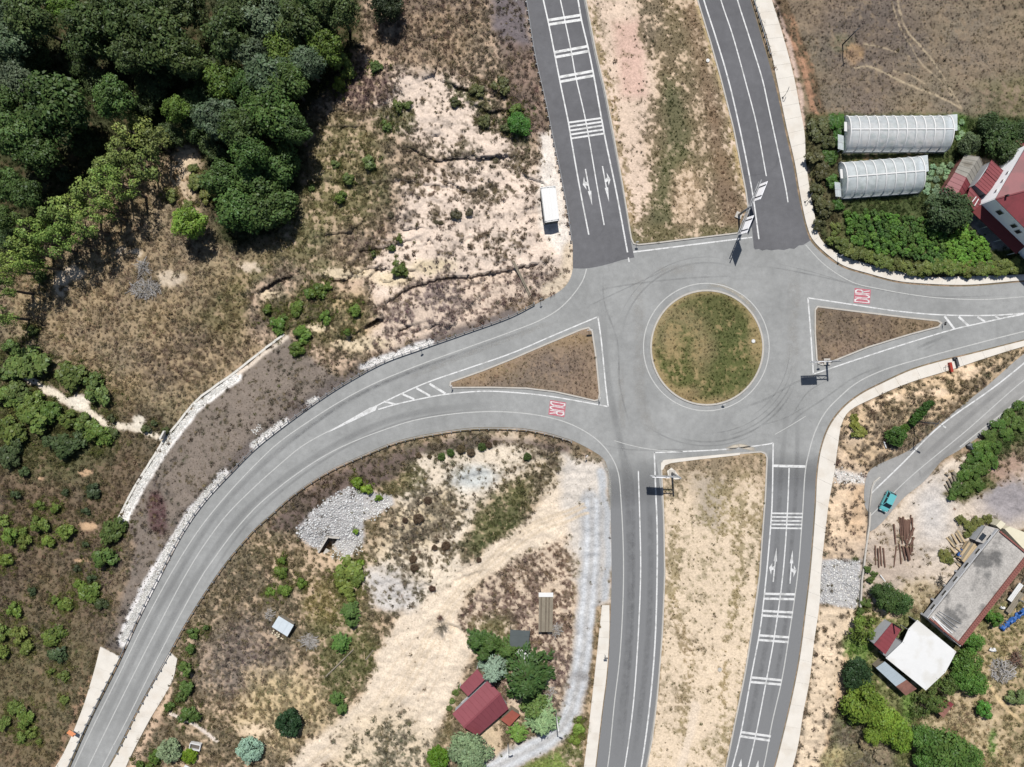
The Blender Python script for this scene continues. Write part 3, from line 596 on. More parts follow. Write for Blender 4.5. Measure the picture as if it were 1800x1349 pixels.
ASPM = A(139, 140, 141)
def alpha_mat(name, col, strength=1.0, sc=2.0, lo=.35, hi=.75):
    """flat wear / paint film: alpha comes from the 'fade' attribute times noise"""
    m, nt, b = newmat(name); L = nt.links
    at = N(nt, 'ShaderNodeAttribute', attribute_name='fade'); tc = N(nt, 'ShaderNodeTexCoord')
    n = N(nt, 'ShaderNodeTexNoise'); n.inputs['Scale'].default_value = sc; n.inputs['Detail'].default_value = 5; n.inputs['Roughness'].default_value = .7
    L.new(tc.outputs['Object'], n.inputs['Vector'])
    r = N(nt, 'ShaderNodeMapRange'); r.inputs[1].default_value = lo; r.inputs[2].default_value = hi; r.inputs[3].default_value = 0; r.inputs[4].default_value = strength
    L.new(n.outputs[0], r.inputs[0])
    q = N(nt, 'ShaderNodeMath', operation='MULTIPLY'); L.new(at.outputs['Fac'], q.inputs[0]); L.new(r.outputs[0], q.inputs[1])
    n2 = N(nt, 'ShaderNodeTexNoise'); n2.inputs['Scale'].default_value = 22; n2.inputs['Detail'].default_value = 3; L.new(tc.outputs['Object'], n2.inputs['Vector'])
    r2 = N(nt, 'ShaderNodeMapRange'); r2.inputs[1].default_value = .25; r2.inputs[2].default_value = .75; r2.inputs[3].default_value = .8; r2.inputs[4].default_value = 1.2; L.new(n2.outputs[0], r2.inputs[0])
    vm = N(nt, 'ShaderNodeVectorMath', operation='SCALE'); vm.inputs[0].default_value = col; L.new(r2.outputs[0], vm.inputs['Scale'])
    L.new(vm.outputs[0], b.inputs['Base Color']); b.inputs['Roughness'].default_value = .85; L.new(q.outputs[0], b.inputs['Alpha'])
    return m
def sheet(name, poly, z, material, parent=None):
    w = [P(x, y, 0) for x, y in poly]; tr = tessellate_polygon([[Vector((v.x, v.y, 0)) for v in w]])
    me = bpy.data.meshes.new(name)
    fs = []
    for a, b, c in tr:
        cr = (w[b].x - w[a].x) * (w[c].y - w[a].y) - (w[c].x - w[a].x) * (w[b].y - w[a].y)
        fs.append((a, b, c) if cr > 0 else (a, c, b))
    me.from_pydata([(v.x, v.y, z) for v in w], [], fs); me.update()
    return obj(name, me, parent, mat=material)
def strip(name, line, width, z, material, parent=None, fade=None, smooth=True, step=8, zf=None):
    """ribbon along a line; width in sheet units; fade: None or across-profile with soft edges"""
    p = crom(line, step) if smooth and len(line) > 2 else resample(line, step * 2)
    t = np.gradient(p, axis=0); t /= np.linalg.norm(t, axis=1)[:, None] + 1e-9; nrm = np.c_[-t[:, 1], t[:, 0]]
    offs = [-.5, .5] if fade is None else [-.5, -.2, .2, .5]
    V_ = []; k = len(offs)
    for o in offs: V_.append(p + nrm * o * width)
    V_ = np.stack(V_, 1); n = len(p)
    W = np.stack([(V_[..., 0] - CX) / 10, (CY - V_[..., 1]) / 10, np.full((n, k), z) if zf is None else zf(V_)], -1).reshape(-1, 3)
    i = np.arange(n * k).reshape(n, k); F_ = np.stack([i[:-1, :-1], i[1:, :-1], i[1:, 1:], i[:-1, 1:]], -1).reshape(-1, 4)
    me = np_mesh(name, W, F_, 4)
    q = W[F_[0]]; e1 = q[1] - q[0]; e2 = q[2] - q[1]
    if e1[0] * e2[1] - e1[1] * e2[0] < 0: me.flip_normals()
    if fade is not None:
        fa = me.attributes.new('fade', 'FLOAT', 'POINT'); en = np.minimum(1, np.minimum(np.arange(n), np.arange(n)[::-1]) / max(1, n * .18))
        fv = np.zeros((n, k), np.float32); fv[:, 1:3] = (en * fade)[:, None]
        fa.data.foreach_set('value', fv.ravel())
    return obj(name, me, parent, mat=material)
PAINT = mat('road_paint_white', A(250, 250, 248), .6, .08, 2, 18, var2=A(214, 214, 211), mask_scale=.9)
PAINTO = mat('road_paint_thin', A(214, 214, 210), .7, .10, 1.2, 14)
def chips(m, lo, hi):
    nt = m.node_tree; tc = N(nt, 'ShaderNodeTexCoord'); n = N(nt, 'ShaderNodeTexNoise'); n.inputs['Scale'].default_value = 5; n.inputs['Detail'].default_value = 6; n.inputs['Roughness'].default_value = .75
    r = N(nt, 'ShaderNodeMapRange'); r.inputs[1].default_value = lo; r.inputs[2].default_value = hi; r.inputs[3].default_value = .25; r.inputs[4].default_value = 1
    nt.links.new(tc.outputs['Object'], n.inputs['Vector']); nt.links.new(n.outputs[0], r.inputs[0]); nt.links.new(r.outputs[0], nt.nodes['Principled BSDF'].inputs['Alpha'])
chips(PAINT, .33, .45); chips(PAINTO, .30, .44)
road = tag(sheet('road', ROAD, 0.02, ASP), kind='structure')
Z1, Z2, Z3, Z4 = .024, .028, .032, .036
NLD = np.vstack([crom(R_NL, 8), [(1007, 471)], crom([(1007, 472), (1024, 472.5), (1040, 471), (1058, 467.5), (1075, 463), (1095, 457), (1115, 453)], 4), crom([(1115, 453), (1110, 430), (1104, 397), (1094, 337), (1072, 220), (1060, 160), (1044, 92), (1026, 0), (1012, -70)], 9)[1:]])
NRD = np.vstack([crom([(1208, -70), (1227, 0), (1250, 75), (1267, 135), (1290, 225), (1312, 337), (1322, 405), (1325, 436)], 9), [(1327, 439), (1334, 438), (1340, 441), (1347, 439), (1356, 440.5), (1367, 439), (1378, 440), (1388, 437), (1396, 438), (1404, 432), (1412, 431), (1423, 424)], crom([(1424, 423), (1417, 404), (1410, 375), (1402, 337), (1395, 295), (1382, 240), (1365, 160), (1350, 105), (1322, 10), (1298, -70)], 9)])
sheet('new_surface', NLD, Z1, ASPD, road); sheet('new_surface', NRD, Z1, ASPD, road)
# south carriageways: darker surface that fades into the roundabout
DARKF = alpha_mat('asphalt_mid_film', ASPM, 1.0, .5, -2, -1)
def fade_strip(name, A_, B_, n, f0, z):
    a, b = resample_n(crom(A_, 8), n), resample_n(crom(B_, 8), n); k = 5
    V_ = np.stack([a + (b - a) * t for t in np.linspace(0, 1, k)], 1)
    W = np.stack([(V_[..., 0] - CX) / 10, (CY - V_[..., 1]) / 10, np.full((n, k), z)], -1).reshape(-1, 3)
    i = np.arange(n * k).reshape(n, k); F_ = np.stack([i[:-1, :-1], i[:-1, 1:], i[1:, 1:], i[1:, :-1]], -1).reshape(-1, 4)
    me = np_mesh(name, W, F_, 4)
    q = W[F_[0]]; e1 = q[1] - q[0]; e2 = q[2] - q[1]
    if e1[0] * e2[1] - e1[1] * e2[0] < 0: me.flip_normals()
    fa = me.attributes.new('fade', 'FLOAT', 'POINT'); fa.data.foreach_set('value', np.repeat(np.clip(np.arange(n) / f0, 0, 1), k).astype(np.float32))
    return obj(name, me, road, mat=DARKF)
fade_strip('resurfaced_lane', [(1063, 815), (1071, 849), (1074, 930), (1075, 1010), (1073, 1086), (1068, 1186), (1060, 1249), (1048, 1349), (1036, 1430)], [(1152, 800), (1158, 840), (1164, 899), (1166, 1011), (1162, 1111), (1153, 1224), (1143, 1299), (1134, 1349), (1110, 1430)], 90, 12, Z1)
fade_strip('resurfaced_lane', [(1352, 790), (1350, 806), (1347, 874), (1341, 940), (1337, 1011), (1323, 1111), (1311, 1186), (1293, 1274), (1278, 1349), (1258, 1430)], [(1440, 795), (1435, 829), (1431, 899), (1427, 950), (1422, 1010), (1413, 1086), (1403, 1161), (1388, 1236), (1360, 1349), (1332, 1430)], 90, 10, Z1)
# wheel-path wear and tyre marks
WEAR = alpha_mat('tyre_polish_dark', A(118, 118, 120), .38, .8, .3, .7); WEARL = alpha_mat('dust_film', A(196, 192, 184), .45, .6, .35, .7); RUB = alpha_mat('tyre_rubber', A(84, 84, 88), .36, .5, .28, .7)
for ln, w in [([(1060, 500), (1065, 640), (1080, 730), (1098, 820), (1108, 1000), (1100, 1180), (1080, 1349)], 16), ([(1085, 760), (1108, 830), (1114, 1000), (1108, 1160), (1090, 1349)], 8), ([(1140, 830), (1144, 1000), (1136, 1160), (1112, 1349)], 14),
              ([(1386, 700), (1372, 840), (1366, 950), (1352, 1100), (1320, 1260), (1300, 1349)], 12), ([(1402, 700), (1400, 840), (1392, 950), (1380, 1100), (1350, 1260)], 10),
              ([(900, 706), (700, 734), (560, 800), (430, 900), (330, 1040), (240, 1210), (190, 1320)], 14), ([(900, 600), (700, 662), (560, 738), (400, 880), (290, 1050), (200, 1230), (140, 1349)], 12), ([(890, 715), (700, 745), (565, 812), (440, 915), (345, 1050)], 6), ([(960, 570), (780, 632), (620, 700), (480, 800)], 6)]:
    strip('wheel_path', ln, w, Z2, WEAR, road, fade=.8)
for k, (r, a0, a1) in enumerate([(150, 10, 95), (158, 15, 80), (165, 20, 110), (142, 0, 60), (172, 60, 130), (150, 190, 290), (160, 200, 280)]):
    strip('tyre_mark', [(1243 + r * math.cos(math.radians(a)) * 1.02, 612 + r * math.sin(math.radians(a))) for a in np.linspace(a0, a1, 9)], 2.2 + (k % 3), Z3, RUB if k < 3 else WEAR, road, fade=.7)
for ln, w in [([(1350, 300), (1362, 295), (1368, 270), (1360, 230), (1345, 180)], 5), ([(1310, 470), (1350, 470), (1420, 482), (1500, 500), (1560, 512), (1640, 522), (1800, 518)], 3.5), ([(1360, 462), (1440, 482), (1510, 505)], 2.0),
              ([(1610, 614), (1640, 600), (1668, 588)], 7), ([(1620, 618), (1645, 604)], 4), ([(1378, 765), (1400, 735), (1450, 700), (1500, 665), (1560, 640)], 4), ([(1300, 720), (1350, 700), (1400, 672), (1470, 648)], 5), ([(1390, 735), (1420, 690), (1470, 660)], 3),
              ([(1330, 750), (1380, 735), (1420, 712)], 3), ([(1300, 306), (1330, 308), (1352, 302)], 2), ([(1050, 420), (1062, 400), (1064, 380)], 1.3), ([(1073, 466), (1082, 458), (1086, 452)], 3.5),
              ([(1040, 515), (1080, 505), (1200, 490), (1300, 485)], 4), ([(1020, 545), (1090, 512), (1180, 470)], 3), ([(1060, 470), (1062, 530), (1085, 600), (1090, 680), (1110, 760)], 4), ([(1030, 775), (1100, 790), (1220, 790)], 3)]:
    strip('tyre_mark', ln, w, Z3, RUB, road, fade=.6)
for ln, w in [([(1120, 470), (1125, 600), (1130, 720), (1160, 780)], 26), ([(1395, 470), (1395, 560), (1392, 660)], 26), ([(990, 560), (850, 612), (700, 672)], 12), ([(1225, 470), (1150, 480)], 20), ([(1090, 640), (1095, 760)], 14)]:
    strip('dusty_patch', ln, w, Z2, WEARL, road, fade=.8)
strip('sand_drift', [(1275, 792), (1290, 786), (1300, 784), (1318, 788), (1330, 791)], 10, Z4, alpha_mat('drifted_sand', A(222, 210, 190), 1.0, 1.2, .3, .5), road, fade=1.0)
strip('sand_drift', [(1240, 505), (1262, 502), (1285, 510), (1310, 528), (1330, 552)], 9, Z3, alpha_mat('pale_dust', A(206, 198, 182), .9, 1.2, .3, .6), road, fade=1.0)
strip('sand_drift', [(1052, 800), (1068, 830), (1073, 900)], 8, Z3, alpha_mat('shoulder_dust', A(200, 198, 190), .8, .9, .3, .6), road, fade=.9)

EDGE = [  # (line, width)
    ([(940, -70), (955, 0), (965, 45), (985, 147), (999, 215), (1004, 245), (1020, 336), (1035, 413)], 2.4), ([(970, -70), (985, 0), (992, 32), (1004, 90), (1012, 135), (1029, 210), (1051, 336), (1062, 396)], 2.0), ([(1001, -70), (1016, 0), (1022, 35), (1035, 90), (1044, 135), (1057, 207), (1064, 245), (1083, 336), (1103, 444)], 2.6),
    ([(1104.5, 453), (1106, 461)], 2.2), ([(1218, -70), (1237, 0), (1260, 72), (1280, 140), (1300, 225), (1322, 336), (1334, 421)], 2.4), ([(1250, -70), (1267, 0), (1287, 60), (1312, 150), (1330, 220), (1347, 310)], 2.0), ([(1276, -70), (1296, 0), (1320, 75), (1340, 140), (1350, 185), (1382, 336), (1385, 356)], 2.2),
    ([(1113, 443.5), (1150, 439), (1225, 429.5), (1322, 417.5)], 2.4), ([(1051, 557), (1057, 600), (1064, 672), (1069, 715)], 2.4), ([(1051, 557), (975, 589), (900, 621), (825, 647), (750, 673), (700, 695), (657, 716)], 2.2), ([(1069, 715), (1020, 706), (960, 696), (900, 690), (850, 688), (787, 693), (757, 698), (700, 710), (665, 720)], 2.2),
    ([(1420, 524), (1425, 587), (1429.5, 658)], 2.4), ([(1420, 524), (1500, 536), (1575, 547), (1657, 554), (1750, 554.5), (1800, 551), (1920, 541)], 2.2), ([(1429.5, 658), (1525, 626), (1600, 602), (1677, 579), (1725, 568), (1775, 557), (1800, 552)], 2.2),
    ([(1150, 796), (1200, 794), (1275, 790), (1350, 781), (1359, 779)], 2.2), ([(1150, 795), (1152, 849), (1155, 930), (1155, 1010), (1151, 1136), (1141, 1249), (1127, 1349), (1110, 1430)], 2.6), ([(1122, 828), (1125, 930), (1126, 1010), (1120, 1149), (1112, 1249), (1098, 1349), (1082, 1430)], 2.2),
    ([(1359, 779), (1357, 886), (1354, 931), (1347, 1011), (1336, 1106), (1321, 1186), (1301, 1294), (1287, 1349), (1264, 1430)], 2.4), ([(1387, 823), (1384, 899), (1376, 1010), (1361, 1119), (1348, 1191), (1328, 1294), (1315, 1349), (1292, 1430)], 2.2)]
EDGETH = [
    ([(1031, 473), (1025, 492), (1007, 519), (982, 544), (950, 563), (900, 583), (825, 610), (750, 637), (660, 673.5), (600, 705), (537, 745), (487, 781), (450, 816), (400, 869), (350, 931), (300, 1010), (250, 1103), (212, 1181), (163, 1279), (130, 1349), (96, 1430)], 1.8),
    ([(657, 718), (600, 747), (550, 773), (525, 789), (487, 821), (450, 854), (400, 904), (362, 954), (327, 1010), (275, 1108), (225, 1206), (155, 1349), (118, 1430)], 1.8),
    ([(145, 1430), (180, 1349), (225, 1262), (270, 1171), (310, 1094), (357, 1010), (375, 984), (412, 934), (450, 892), (487, 860), (525, 831), (575, 799), (625, 775), (675, 756), (725, 740), (787, 729), (850, 724), (900, 725), (950, 731), (987, 740), (1020, 754), (1050, 774), (1072, 799), (1086, 829), (1092, 886), (1096, 1010), (1090, 1149), (1080, 1236), (1068, 1349), (1052, 1430)], 1.8),
    ([(1416, 431), (1445, 462), (1475, 484), (1505, 499), (1550, 509), (1600, 518), (1650, 524), (1725, 527), (1800, 522), (1920, 513)], 1.5),
    ([(1920, 556), (1800, 583), (1725, 602), (1625, 629), (1550, 652), (1505, 674), (1475, 699), (1450, 726), (1432, 761), (1421, 799), (1416, 824), (1410, 911), (1402, 1010), (1387, 1116), (1374, 1196), (1357, 1271), (1342, 1349), (1318, 1430)], 2.0),
    ([(1080, 775), (1112, 784), (1150, 791), (1200, 794)], 1.2), ([(1362, 764), (1390, 748), (1416, 732)], 1.2)]
for ln, w in EDGE: strip('edge_line', ln, w, Z4, PAINT, road)
for ln, w in EDGETH: strip('edge_line', ln, w, Z4, PAINTO, road)
ring = [(1241.5 + 110.5 * math.cos(t), 610.5 + 112 * math.sin(t)) for t in np.linspace(0, 2 * math.pi, 61)]
strip('ring_line', ring, 1.8, Z4, PAINTO, road)
sheet('hatch_taper', [(664, 713), (660, 722), (600, 750), (574, 762), (598, 747), (650, 717)], Z4 + .004, PAINT, road)
sheet('hatch_taper', [(1775, 556), (1800, 550.5), (1920, 541), (1920, 544), (1800, 553.5), (1780, 558)], Z4 + .004, PAINT, road)
for a, b, w in [((755, 675), (783, 692), 4), ((732, 682.5), (756, 696.5), 3.6), ((706, 692.5), (728, 702), 3.6), ((675, 706), (695, 711), 3.2), ((1660, 556), (1677, 578), 4), ((1685, 557), (1702, 573), 4), ((1718, 557), (1731, 566), 3.6), ((1749, 556), (1757, 561), 3)]:
    strip('hatch_bar', [a, b], w, Z4 + .004, PAINT, road, smooth=False)
BARS = []
for a, b in [((964, 36), (1021, 27)), ((965.5, 43.5), (1022.5, 35)), ((975, 92.5), (1032, 82)), ((976.5, 101), (1034, 90.5)), ((984, 136), (1041, 125.5)), ((985.5, 144), (1042.5, 133.5))]: BARS.append((a, b, 4.6))
for a, b in [((1000, 216), (1057.5, 208)), ((1001, 223), (1059, 214.5)), ((1002, 230), (1060, 221)), ((1003, 237), (1061, 228)), ((1004, 244), (1062.5, 235))]: BARS.append((a, b, 3.2))
for y in (902.5, 909, 915.5, 922, 928.5): BARS.append(((1355.5 - (y - 902) * .05, y), (1411 - (y - 902) * .06, y + .6), 2.8))
for (x0, y0, x1, y1) in [(1345, 1044, 1397, 1045), (1343, 1052.5, 1396, 1053.5), (1340, 1074, 1394, 1077), (1338, 1082, 1393, 1085), (1334, 1117, 1387, 1120.5), (1332, 1125, 1386, 1129), (1321.5, 1191, 1374, 1196), (1319.5, 1199, 1373, 1203.5), (1302.5, 1287, 1355, 1294.5), (1300, 1294, 1353, 1302)]: BARS.append(((x0, y0), (x1, y1), 4.0))
for a, b, w in BARS: strip('rumble_bar', [a, b], w, Z4 + .004, PAINT, road, smooth=False)
strip('stop_line', [(1359.5, 819), (1415.5, 820.5)], 4.6, Z4 + .004, PAINT, road, smooth=False)
def arrow(tail, tip, side, name='lane_arrow'):
    """straight-on arrow with a side branch; side=+1 branches to the traveller's right on the sheet"""
    a, b = np.array(tail, float), np.array(tip, float); L = np.linalg.norm(b - a); d = (b - a) / L; n = np.array([-d[1], d[0]]) * side
    q = lambda t, s: tuple(a + d * t * L + n * s)
    t = lambda *u: [q(*x) for x in u]
    pz = Z4 + .004
    mb = []
    mb.append(t((0, -1.1), (.60, -1.0), (.60, 1.0), (0, 1.1)))
    mb.append(t((.60, -3.0), (1, 0), (.60, 3.0)))
    mb.append(t((.36, 1.0), (.33, 4.6), (.43, 4.6), (.46, 1.0)))
    mb.append(t((.20, 5.0), (.40, 9.6), (.55, 4.6)))
    me = bpy.data.meshes.new(name); vs = []; fs = []
    for k, pl in enumerate(mb):
        o = len(vs); w = [P(x, y) for x, y in pl]
        ar = sum(w[i].x * w[(i + 1) % len(w)].y - w[(i + 1) % len(w)].x * w[i].y for i in range(len(w)))
        ii = list(range(len(w))) if ar > 0 else list(range(len(w)))[::-1]
        vs += [(w[i].x, w[i].y, pz + .003 * (k == 2)) for i in ii]; fs.append(tuple(range(o, o + len(w))))
    me.from_pydata(vs, [], fs); me.update(); obj(name, me, road, mat=PAINT)
arrow((1029, 297.5), (1041, 362), 1); arrow((1059, 292.5), (1070.5, 355.5), -1)
arrow((1359, 1023), (1365, 963), -1); arrow((1388.5, 1026), (1393, 967), 1)
arrow((1298, 1368), (1303, 1334), -1); arrow((1328, 1368), (1333, 1336), 1)
# red STOP word panels
REDP = mat('road_paint_red', A(206, 120, 132), .7, .12, 1.5, 16)
def dur(c, up, flow, word='DUR', hu=12.5, wf=4.6, gap=.9):
    """letters built from strokes; 'up' = letter-top direction, 'flow' = reading direction (sheet units)"""
    up = np.array(up, float); up /= np.linalg.norm(up); flow = np.array(flow, float); flow /= np.linalg.norm(flow); c = np.array(c, float)
    q = lambda u, v: tuple(c + up * u + flow * v)
    pn = sheet('word_panel', [q(-hu - 1.8, -13), q(hu + 1.8, -13), q(hu + 1.8, 13), q(-hu - 1.8, 13)], Z4, REDP, road)
    tot = 3 * 2 * wf / 1.35 + 2 * gap; W_ = 2 * wf / 1.35
    st = {'D': [[(0, 0), (0, 1)], [(0, 1), (.65, 1), (1, .82), (1, .18), (.65, 0), (0, 0)]], 'U': [[(0, 1), (0, .2), (.3, 0), (.7, 0), (1, .2), (1, 1)]],
          'R': [[(0, 0), (0, 1)], [(0, 1), (.7, 1), (1, .88), (1, .62), (.7, .5), (0, .5)], [(.45, .5), (1, 0)]]}
    for i, ch in enumerate(word):
        x0 = -tot / 2 + i * (W_ + gap); bits = []
        for s_ in st[ch]:
            bits.append([q(-hu + 2 * hu * v * .96 + .5, x0 + .7 + (W_ - 1.4) * u) for u, v in s_])
        vs = []; fs = []
        for k, ln in enumerate(bits):
            p = np.array(ln)
            for a, b in zip(p[:-1], p[1:]):
                d = (b - a) / (np.linalg.norm(b - a) + 1e-9); n = np.array([-d[1], d[0]]); w = .62 + .75 * abs(float(np.dot(d, flow)))
                a2, b2 = a - d * .5, b + d * .5; o = len(vs)
                quad = [a2 - n * w, b2 - n * w, b2 + n * w, a2 + n * w]; ww = [P(*x) for x in quad]
                ar = sum(ww[j].x * ww[(j + 1) % 4].y - ww[(j + 1) % 4].x * ww[j].y for j in range(4))
                if ar < 0: ww = ww[::-1]
                vs += [(v.x, v.y, Z4 + .004 + .0012 * len(fs)) for v in ww]; fs.append((o, o + 1, o + 2, o + 3))
        me = bpy.data.meshes.new('letter'); me.from_pydata(vs, [], fs); me.update(); obj('letter', me, pn, mat=PAINT)
dur((979.5, 718.5), (1, .17), (-.12, 1)); dur((1515.5, 521), (-1, -.1), (.07, -1))

side = tag(sheet('side_lane', SIDE, 0.022, ASPS), kind='structure')
for ln, w in [([(1900, 555), (1755, 675), (1650, 751), (1587, 814), (1531, 868)], 2.4), ([(1900, 592), (1792, 675), (1700, 756), (1600, 839), (1529, 908)], 1.6), ([(1900, 612), (1800, 696), (1687, 786)], 2.0), ([(1533, 863), (1537, 850), (1546, 842)], 2.0)]: strip('edge_line', ln, w, .027, PAINT if w > 2 else PAINTO, side)
for ln, w in [([(1614, 824), (1617, 832), (1619, 843)], 5), ([(1800, 650), (1700, 735), (1610, 815)], 12), ([(1800, 690), (1700, 770), (1600, 856)], 10), ([(1590, 845), (1560, 872), (1535, 900)], 22)]: strip('wheel_path', ln, w, .025, WEAR, side, fade=.7)

# kerbs
CONC = mat('kerb_concrete', A(214, 208, 198), .85, .12, 1.0, 10, bump=.2); CONCB = mat('pavement_concrete', A(252, 245, 233), .85, .07, .5, 9, bump=.15, var2=A(245, 236, 222), mask_scale=.35)
def kerb(name, line, w, h, closed=True, material=CONC, inner=True):
    p = np.array(line, float); n = len(p)
    off = ins(p, w) if closed else None
    mb = MB(); vs = []; fs = []
    for i in range(n):
        a = P(*p[i]); b = P(*off[i]); vs += [(a.x, a.y, -.02), (a.x, a.y, h), (b.x, b.y, h), (b.x, b.y, -.02)]
    for i in range(n if closed else n - 1):
        j = (i + 1) % n
        for k in range(3): fs.append((i * 4 + k, j * 4 + k, j * 4 + k + 1, i * 4 + k + 1))
    mb.add(vs, fs); me = mb.mesh(name)
    import bmesh
    bm = bmesh.new(); bm.from_mesh(me); bmesh.ops.recalc_face_normals(bm, faces=bm.faces); bm.to_mesh(me); bm.free()
    if sum(f.normal.z * f.area for f in me.polygons) < 0: me.flip_normals()
    return tag(obj(name, me, mat=material), kind='structure')
kerb('roundabout_kerb', I_CEN, 3.0, .16)
kerb('west_island_kerb', I_W, 2.6, .16); kerb('east_island_kerb', I_E, 2.6, .16)
kerb('north_median_kerb', np.vstack([resample(I_N, 10), ]), 2.4, .16)
kerb('south_median_kerb', np.vstack([resample(I_S, 10), ]), 2.4, .16)
sheet('kerb_apron', [(1161, 826), (1162, 815), (1166, 809), (1173, 808), (1225, 803), (1300, 796), (1300, 800), (1226, 808), (1180, 814), (1169, 818), (1165, 826)], .17, CONCB, bpy.data.objects['south_median_kerb'])

# pavements made of cast slabs
def pavement(name, A_, B_, slab, h=.13, material=CONCB):
    a = crom(A_, 4); L = np.sum(np.linalg.norm(np.diff(a, axis=0), axis=1)); n = max(2, int(L / slab))
    k = 4; a, b = resample_n(a, n * k + 1), resample_n(crom(B_, 4), n * k + 1)
    root = empty(name, (0, 0, 0), kind='structure')
    for i in range(n):
        sl = slice(i * k, i * k + k + 1); aa, bb = a[sl].copy(), b[sl].copy()
        for q in (aa, bb):
            d0 = q[1] - q[0]; q[0] += d0 / np.linalg.norm(d0) * .10; d1 = q[-2] - q[-1]; q[-1] += d1 / np.linalg.norm(d1) * .10
        poly = [(v.x, v.y) for v in (P(*x) for x in np.vstack([aa, bb[::-1]]))]
        MB().prism(poly, -.1, h + random.uniform(-.008, .008)).obj('slab', material, root)
    return root
pavement('north_pavement', PAVE_N_IN, PAVE_N_OUT, 24)
pavement('south_pavement', PAVE_S_IN, PAVE_S_OUT, 40)
def pave_poly(name, A_, B_, slab): return pavement(name, A_, B_, slab)
pave_poly('west_pavement', [(211, 1154), (172, 1236), (121, 1343), (88, 1420)], [(177, 1137), (166, 1180), (142, 1255), (100, 1345), (35, 1420)], 30)
pave_poly('inner_west_pavement', [(299, 1146), (253, 1232), (215, 1310), (193, 1349), (150, 1420)], [(312, 1158), (304, 1195), (262, 1268), (230, 1330), (190, 1420)], 30)
pave_poly('south_left_pavement', [(1071, 1064), (1071, 1110), (1066, 1187), (1058, 1250), (1046, 1350), (1034, 1430)], [(1058, 1064), (1048, 1160), (1038, 1250), (1026, 1349), (1012, 1430)], 28)

# ------------------------------------------------------------------ uncountable cover: tufts and stones
def inst_mat(name, var=.35, trans=.25, rough=.9):
    m, nt, b = newmat(name); L = nt.links
    at = N(nt, 'ShaderNodeAttribute', attribute_name='tint', attribute_type='INSTANCER'); lv = N(nt, 'ShaderNodeAttribute', attribute_name='lv')
    r = N(nt, 'ShaderNodeMapRange'); r.inputs[3].default_value = 1 - var; r.inputs[4].default_value = 1 + var; L.new(lv.outputs['Fac'], r.inputs[0])
    vm = N(nt, 'ShaderNodeVectorMath', operation='SCALE'); L.new(at.outputs['Color'], vm.inputs[0]); L.new(r.outputs[0], vm.inputs['Scale'])
    d = N(nt, 'ShaderNodeBsdfDiffuse'); L.new(vm.outputs[0], d.inputs[0])
    out = nt.nodes['Material Output']
    if trans > 0:
        t = N(nt, 'ShaderNodeBsdfTranslucent'); L.new(vm.outputs[0], t.inputs[0]); mx = N(nt, 'ShaderNodeMixShader'); mx.inputs[0].default_value = trans
        L.new(d.outputs[0], mx.inputs[1]); L.new(t.outputs[0], mx.inputs[2]); L.new(mx.outputs[0], out.inputs[0])
    else: L.new(d.outputs[0], out.inputs[0])
    return m
def proto_grass(n, seed, h=.35, r=.35, w=.035):
    g = np.random.default_rng(seed); V_ = []; 
    for i in range(n):
        a = g.uniform(0, 2 * math.pi); b0 = g.uniform(0, r * .55); a2 = a + g.normal(0, .7); ln = g.uniform(.5, 1) * r; hh = g.uniform(.4, 1) * h
        p = np.array([math.cos(a) * b0, math.sin(a) * b0, -.03]); d = np.array([math.cos(a2), math.sin(a2), 0]); n_ = np.array([-d[1], d[0], 0]) * w * g.uniform(.7, 1.6)
        tip = p + d * ln + np.array([0, 0, hh]); V_ += [p - n_, p + n_, tip]
    return np.array(V_), np.arange(len(V_)).reshape(-1, 3)
def proto_leafy(n, seed, r=.4, h=.4, s=.12):
    g = np.random.default_rng(seed); V_ = []
    for i in range(n):
        d = g.normal(0, 1, 3); d[2] = abs(d[2]); d /= np.linalg.norm(d); c = d * np.array([r, r, h]) * g.uniform(.45, 1)
        u = g.normal(0, 1, 3); u /= np.linalg.norm(u); nn = d + g.normal(0, .6, 3); v = np.cross(nn, u); v /= np.linalg.norm(v) + 1e-9; u = np.cross(v, nn); u /= np.linalg.norm(u) + 1e-9
        a = s * g.uniform(.6, 1.3); V_ += [c - u * a, c + v * a * .55, c + u * a, c - u * a, c + u * a, c - v * a * .55]
    return np.array(V_), np.arange(len(V_)).reshape(-1, 3)
def proto_stone(seed):
    g = np.random.default_rng(seed); V_ = []
    import bmesh
    bm = bmesh.new(); bmesh.ops.create_icosphere(bm, subdivisions=1, radius=.5)
    v = np.array([x.co[:] for x in bm.verts]); f = np.array([[x.index for x in q.verts] for q in bm.faces]); bm.free()
    v = v * (1 + g.uniform(-.22, .22, (len(v), 1))) * np.array([1, g.uniform(.65, .95), g.uniform(.5, .75)])
    return v[f.ravel()], np.arange(f.size).reshape(-1, 3)
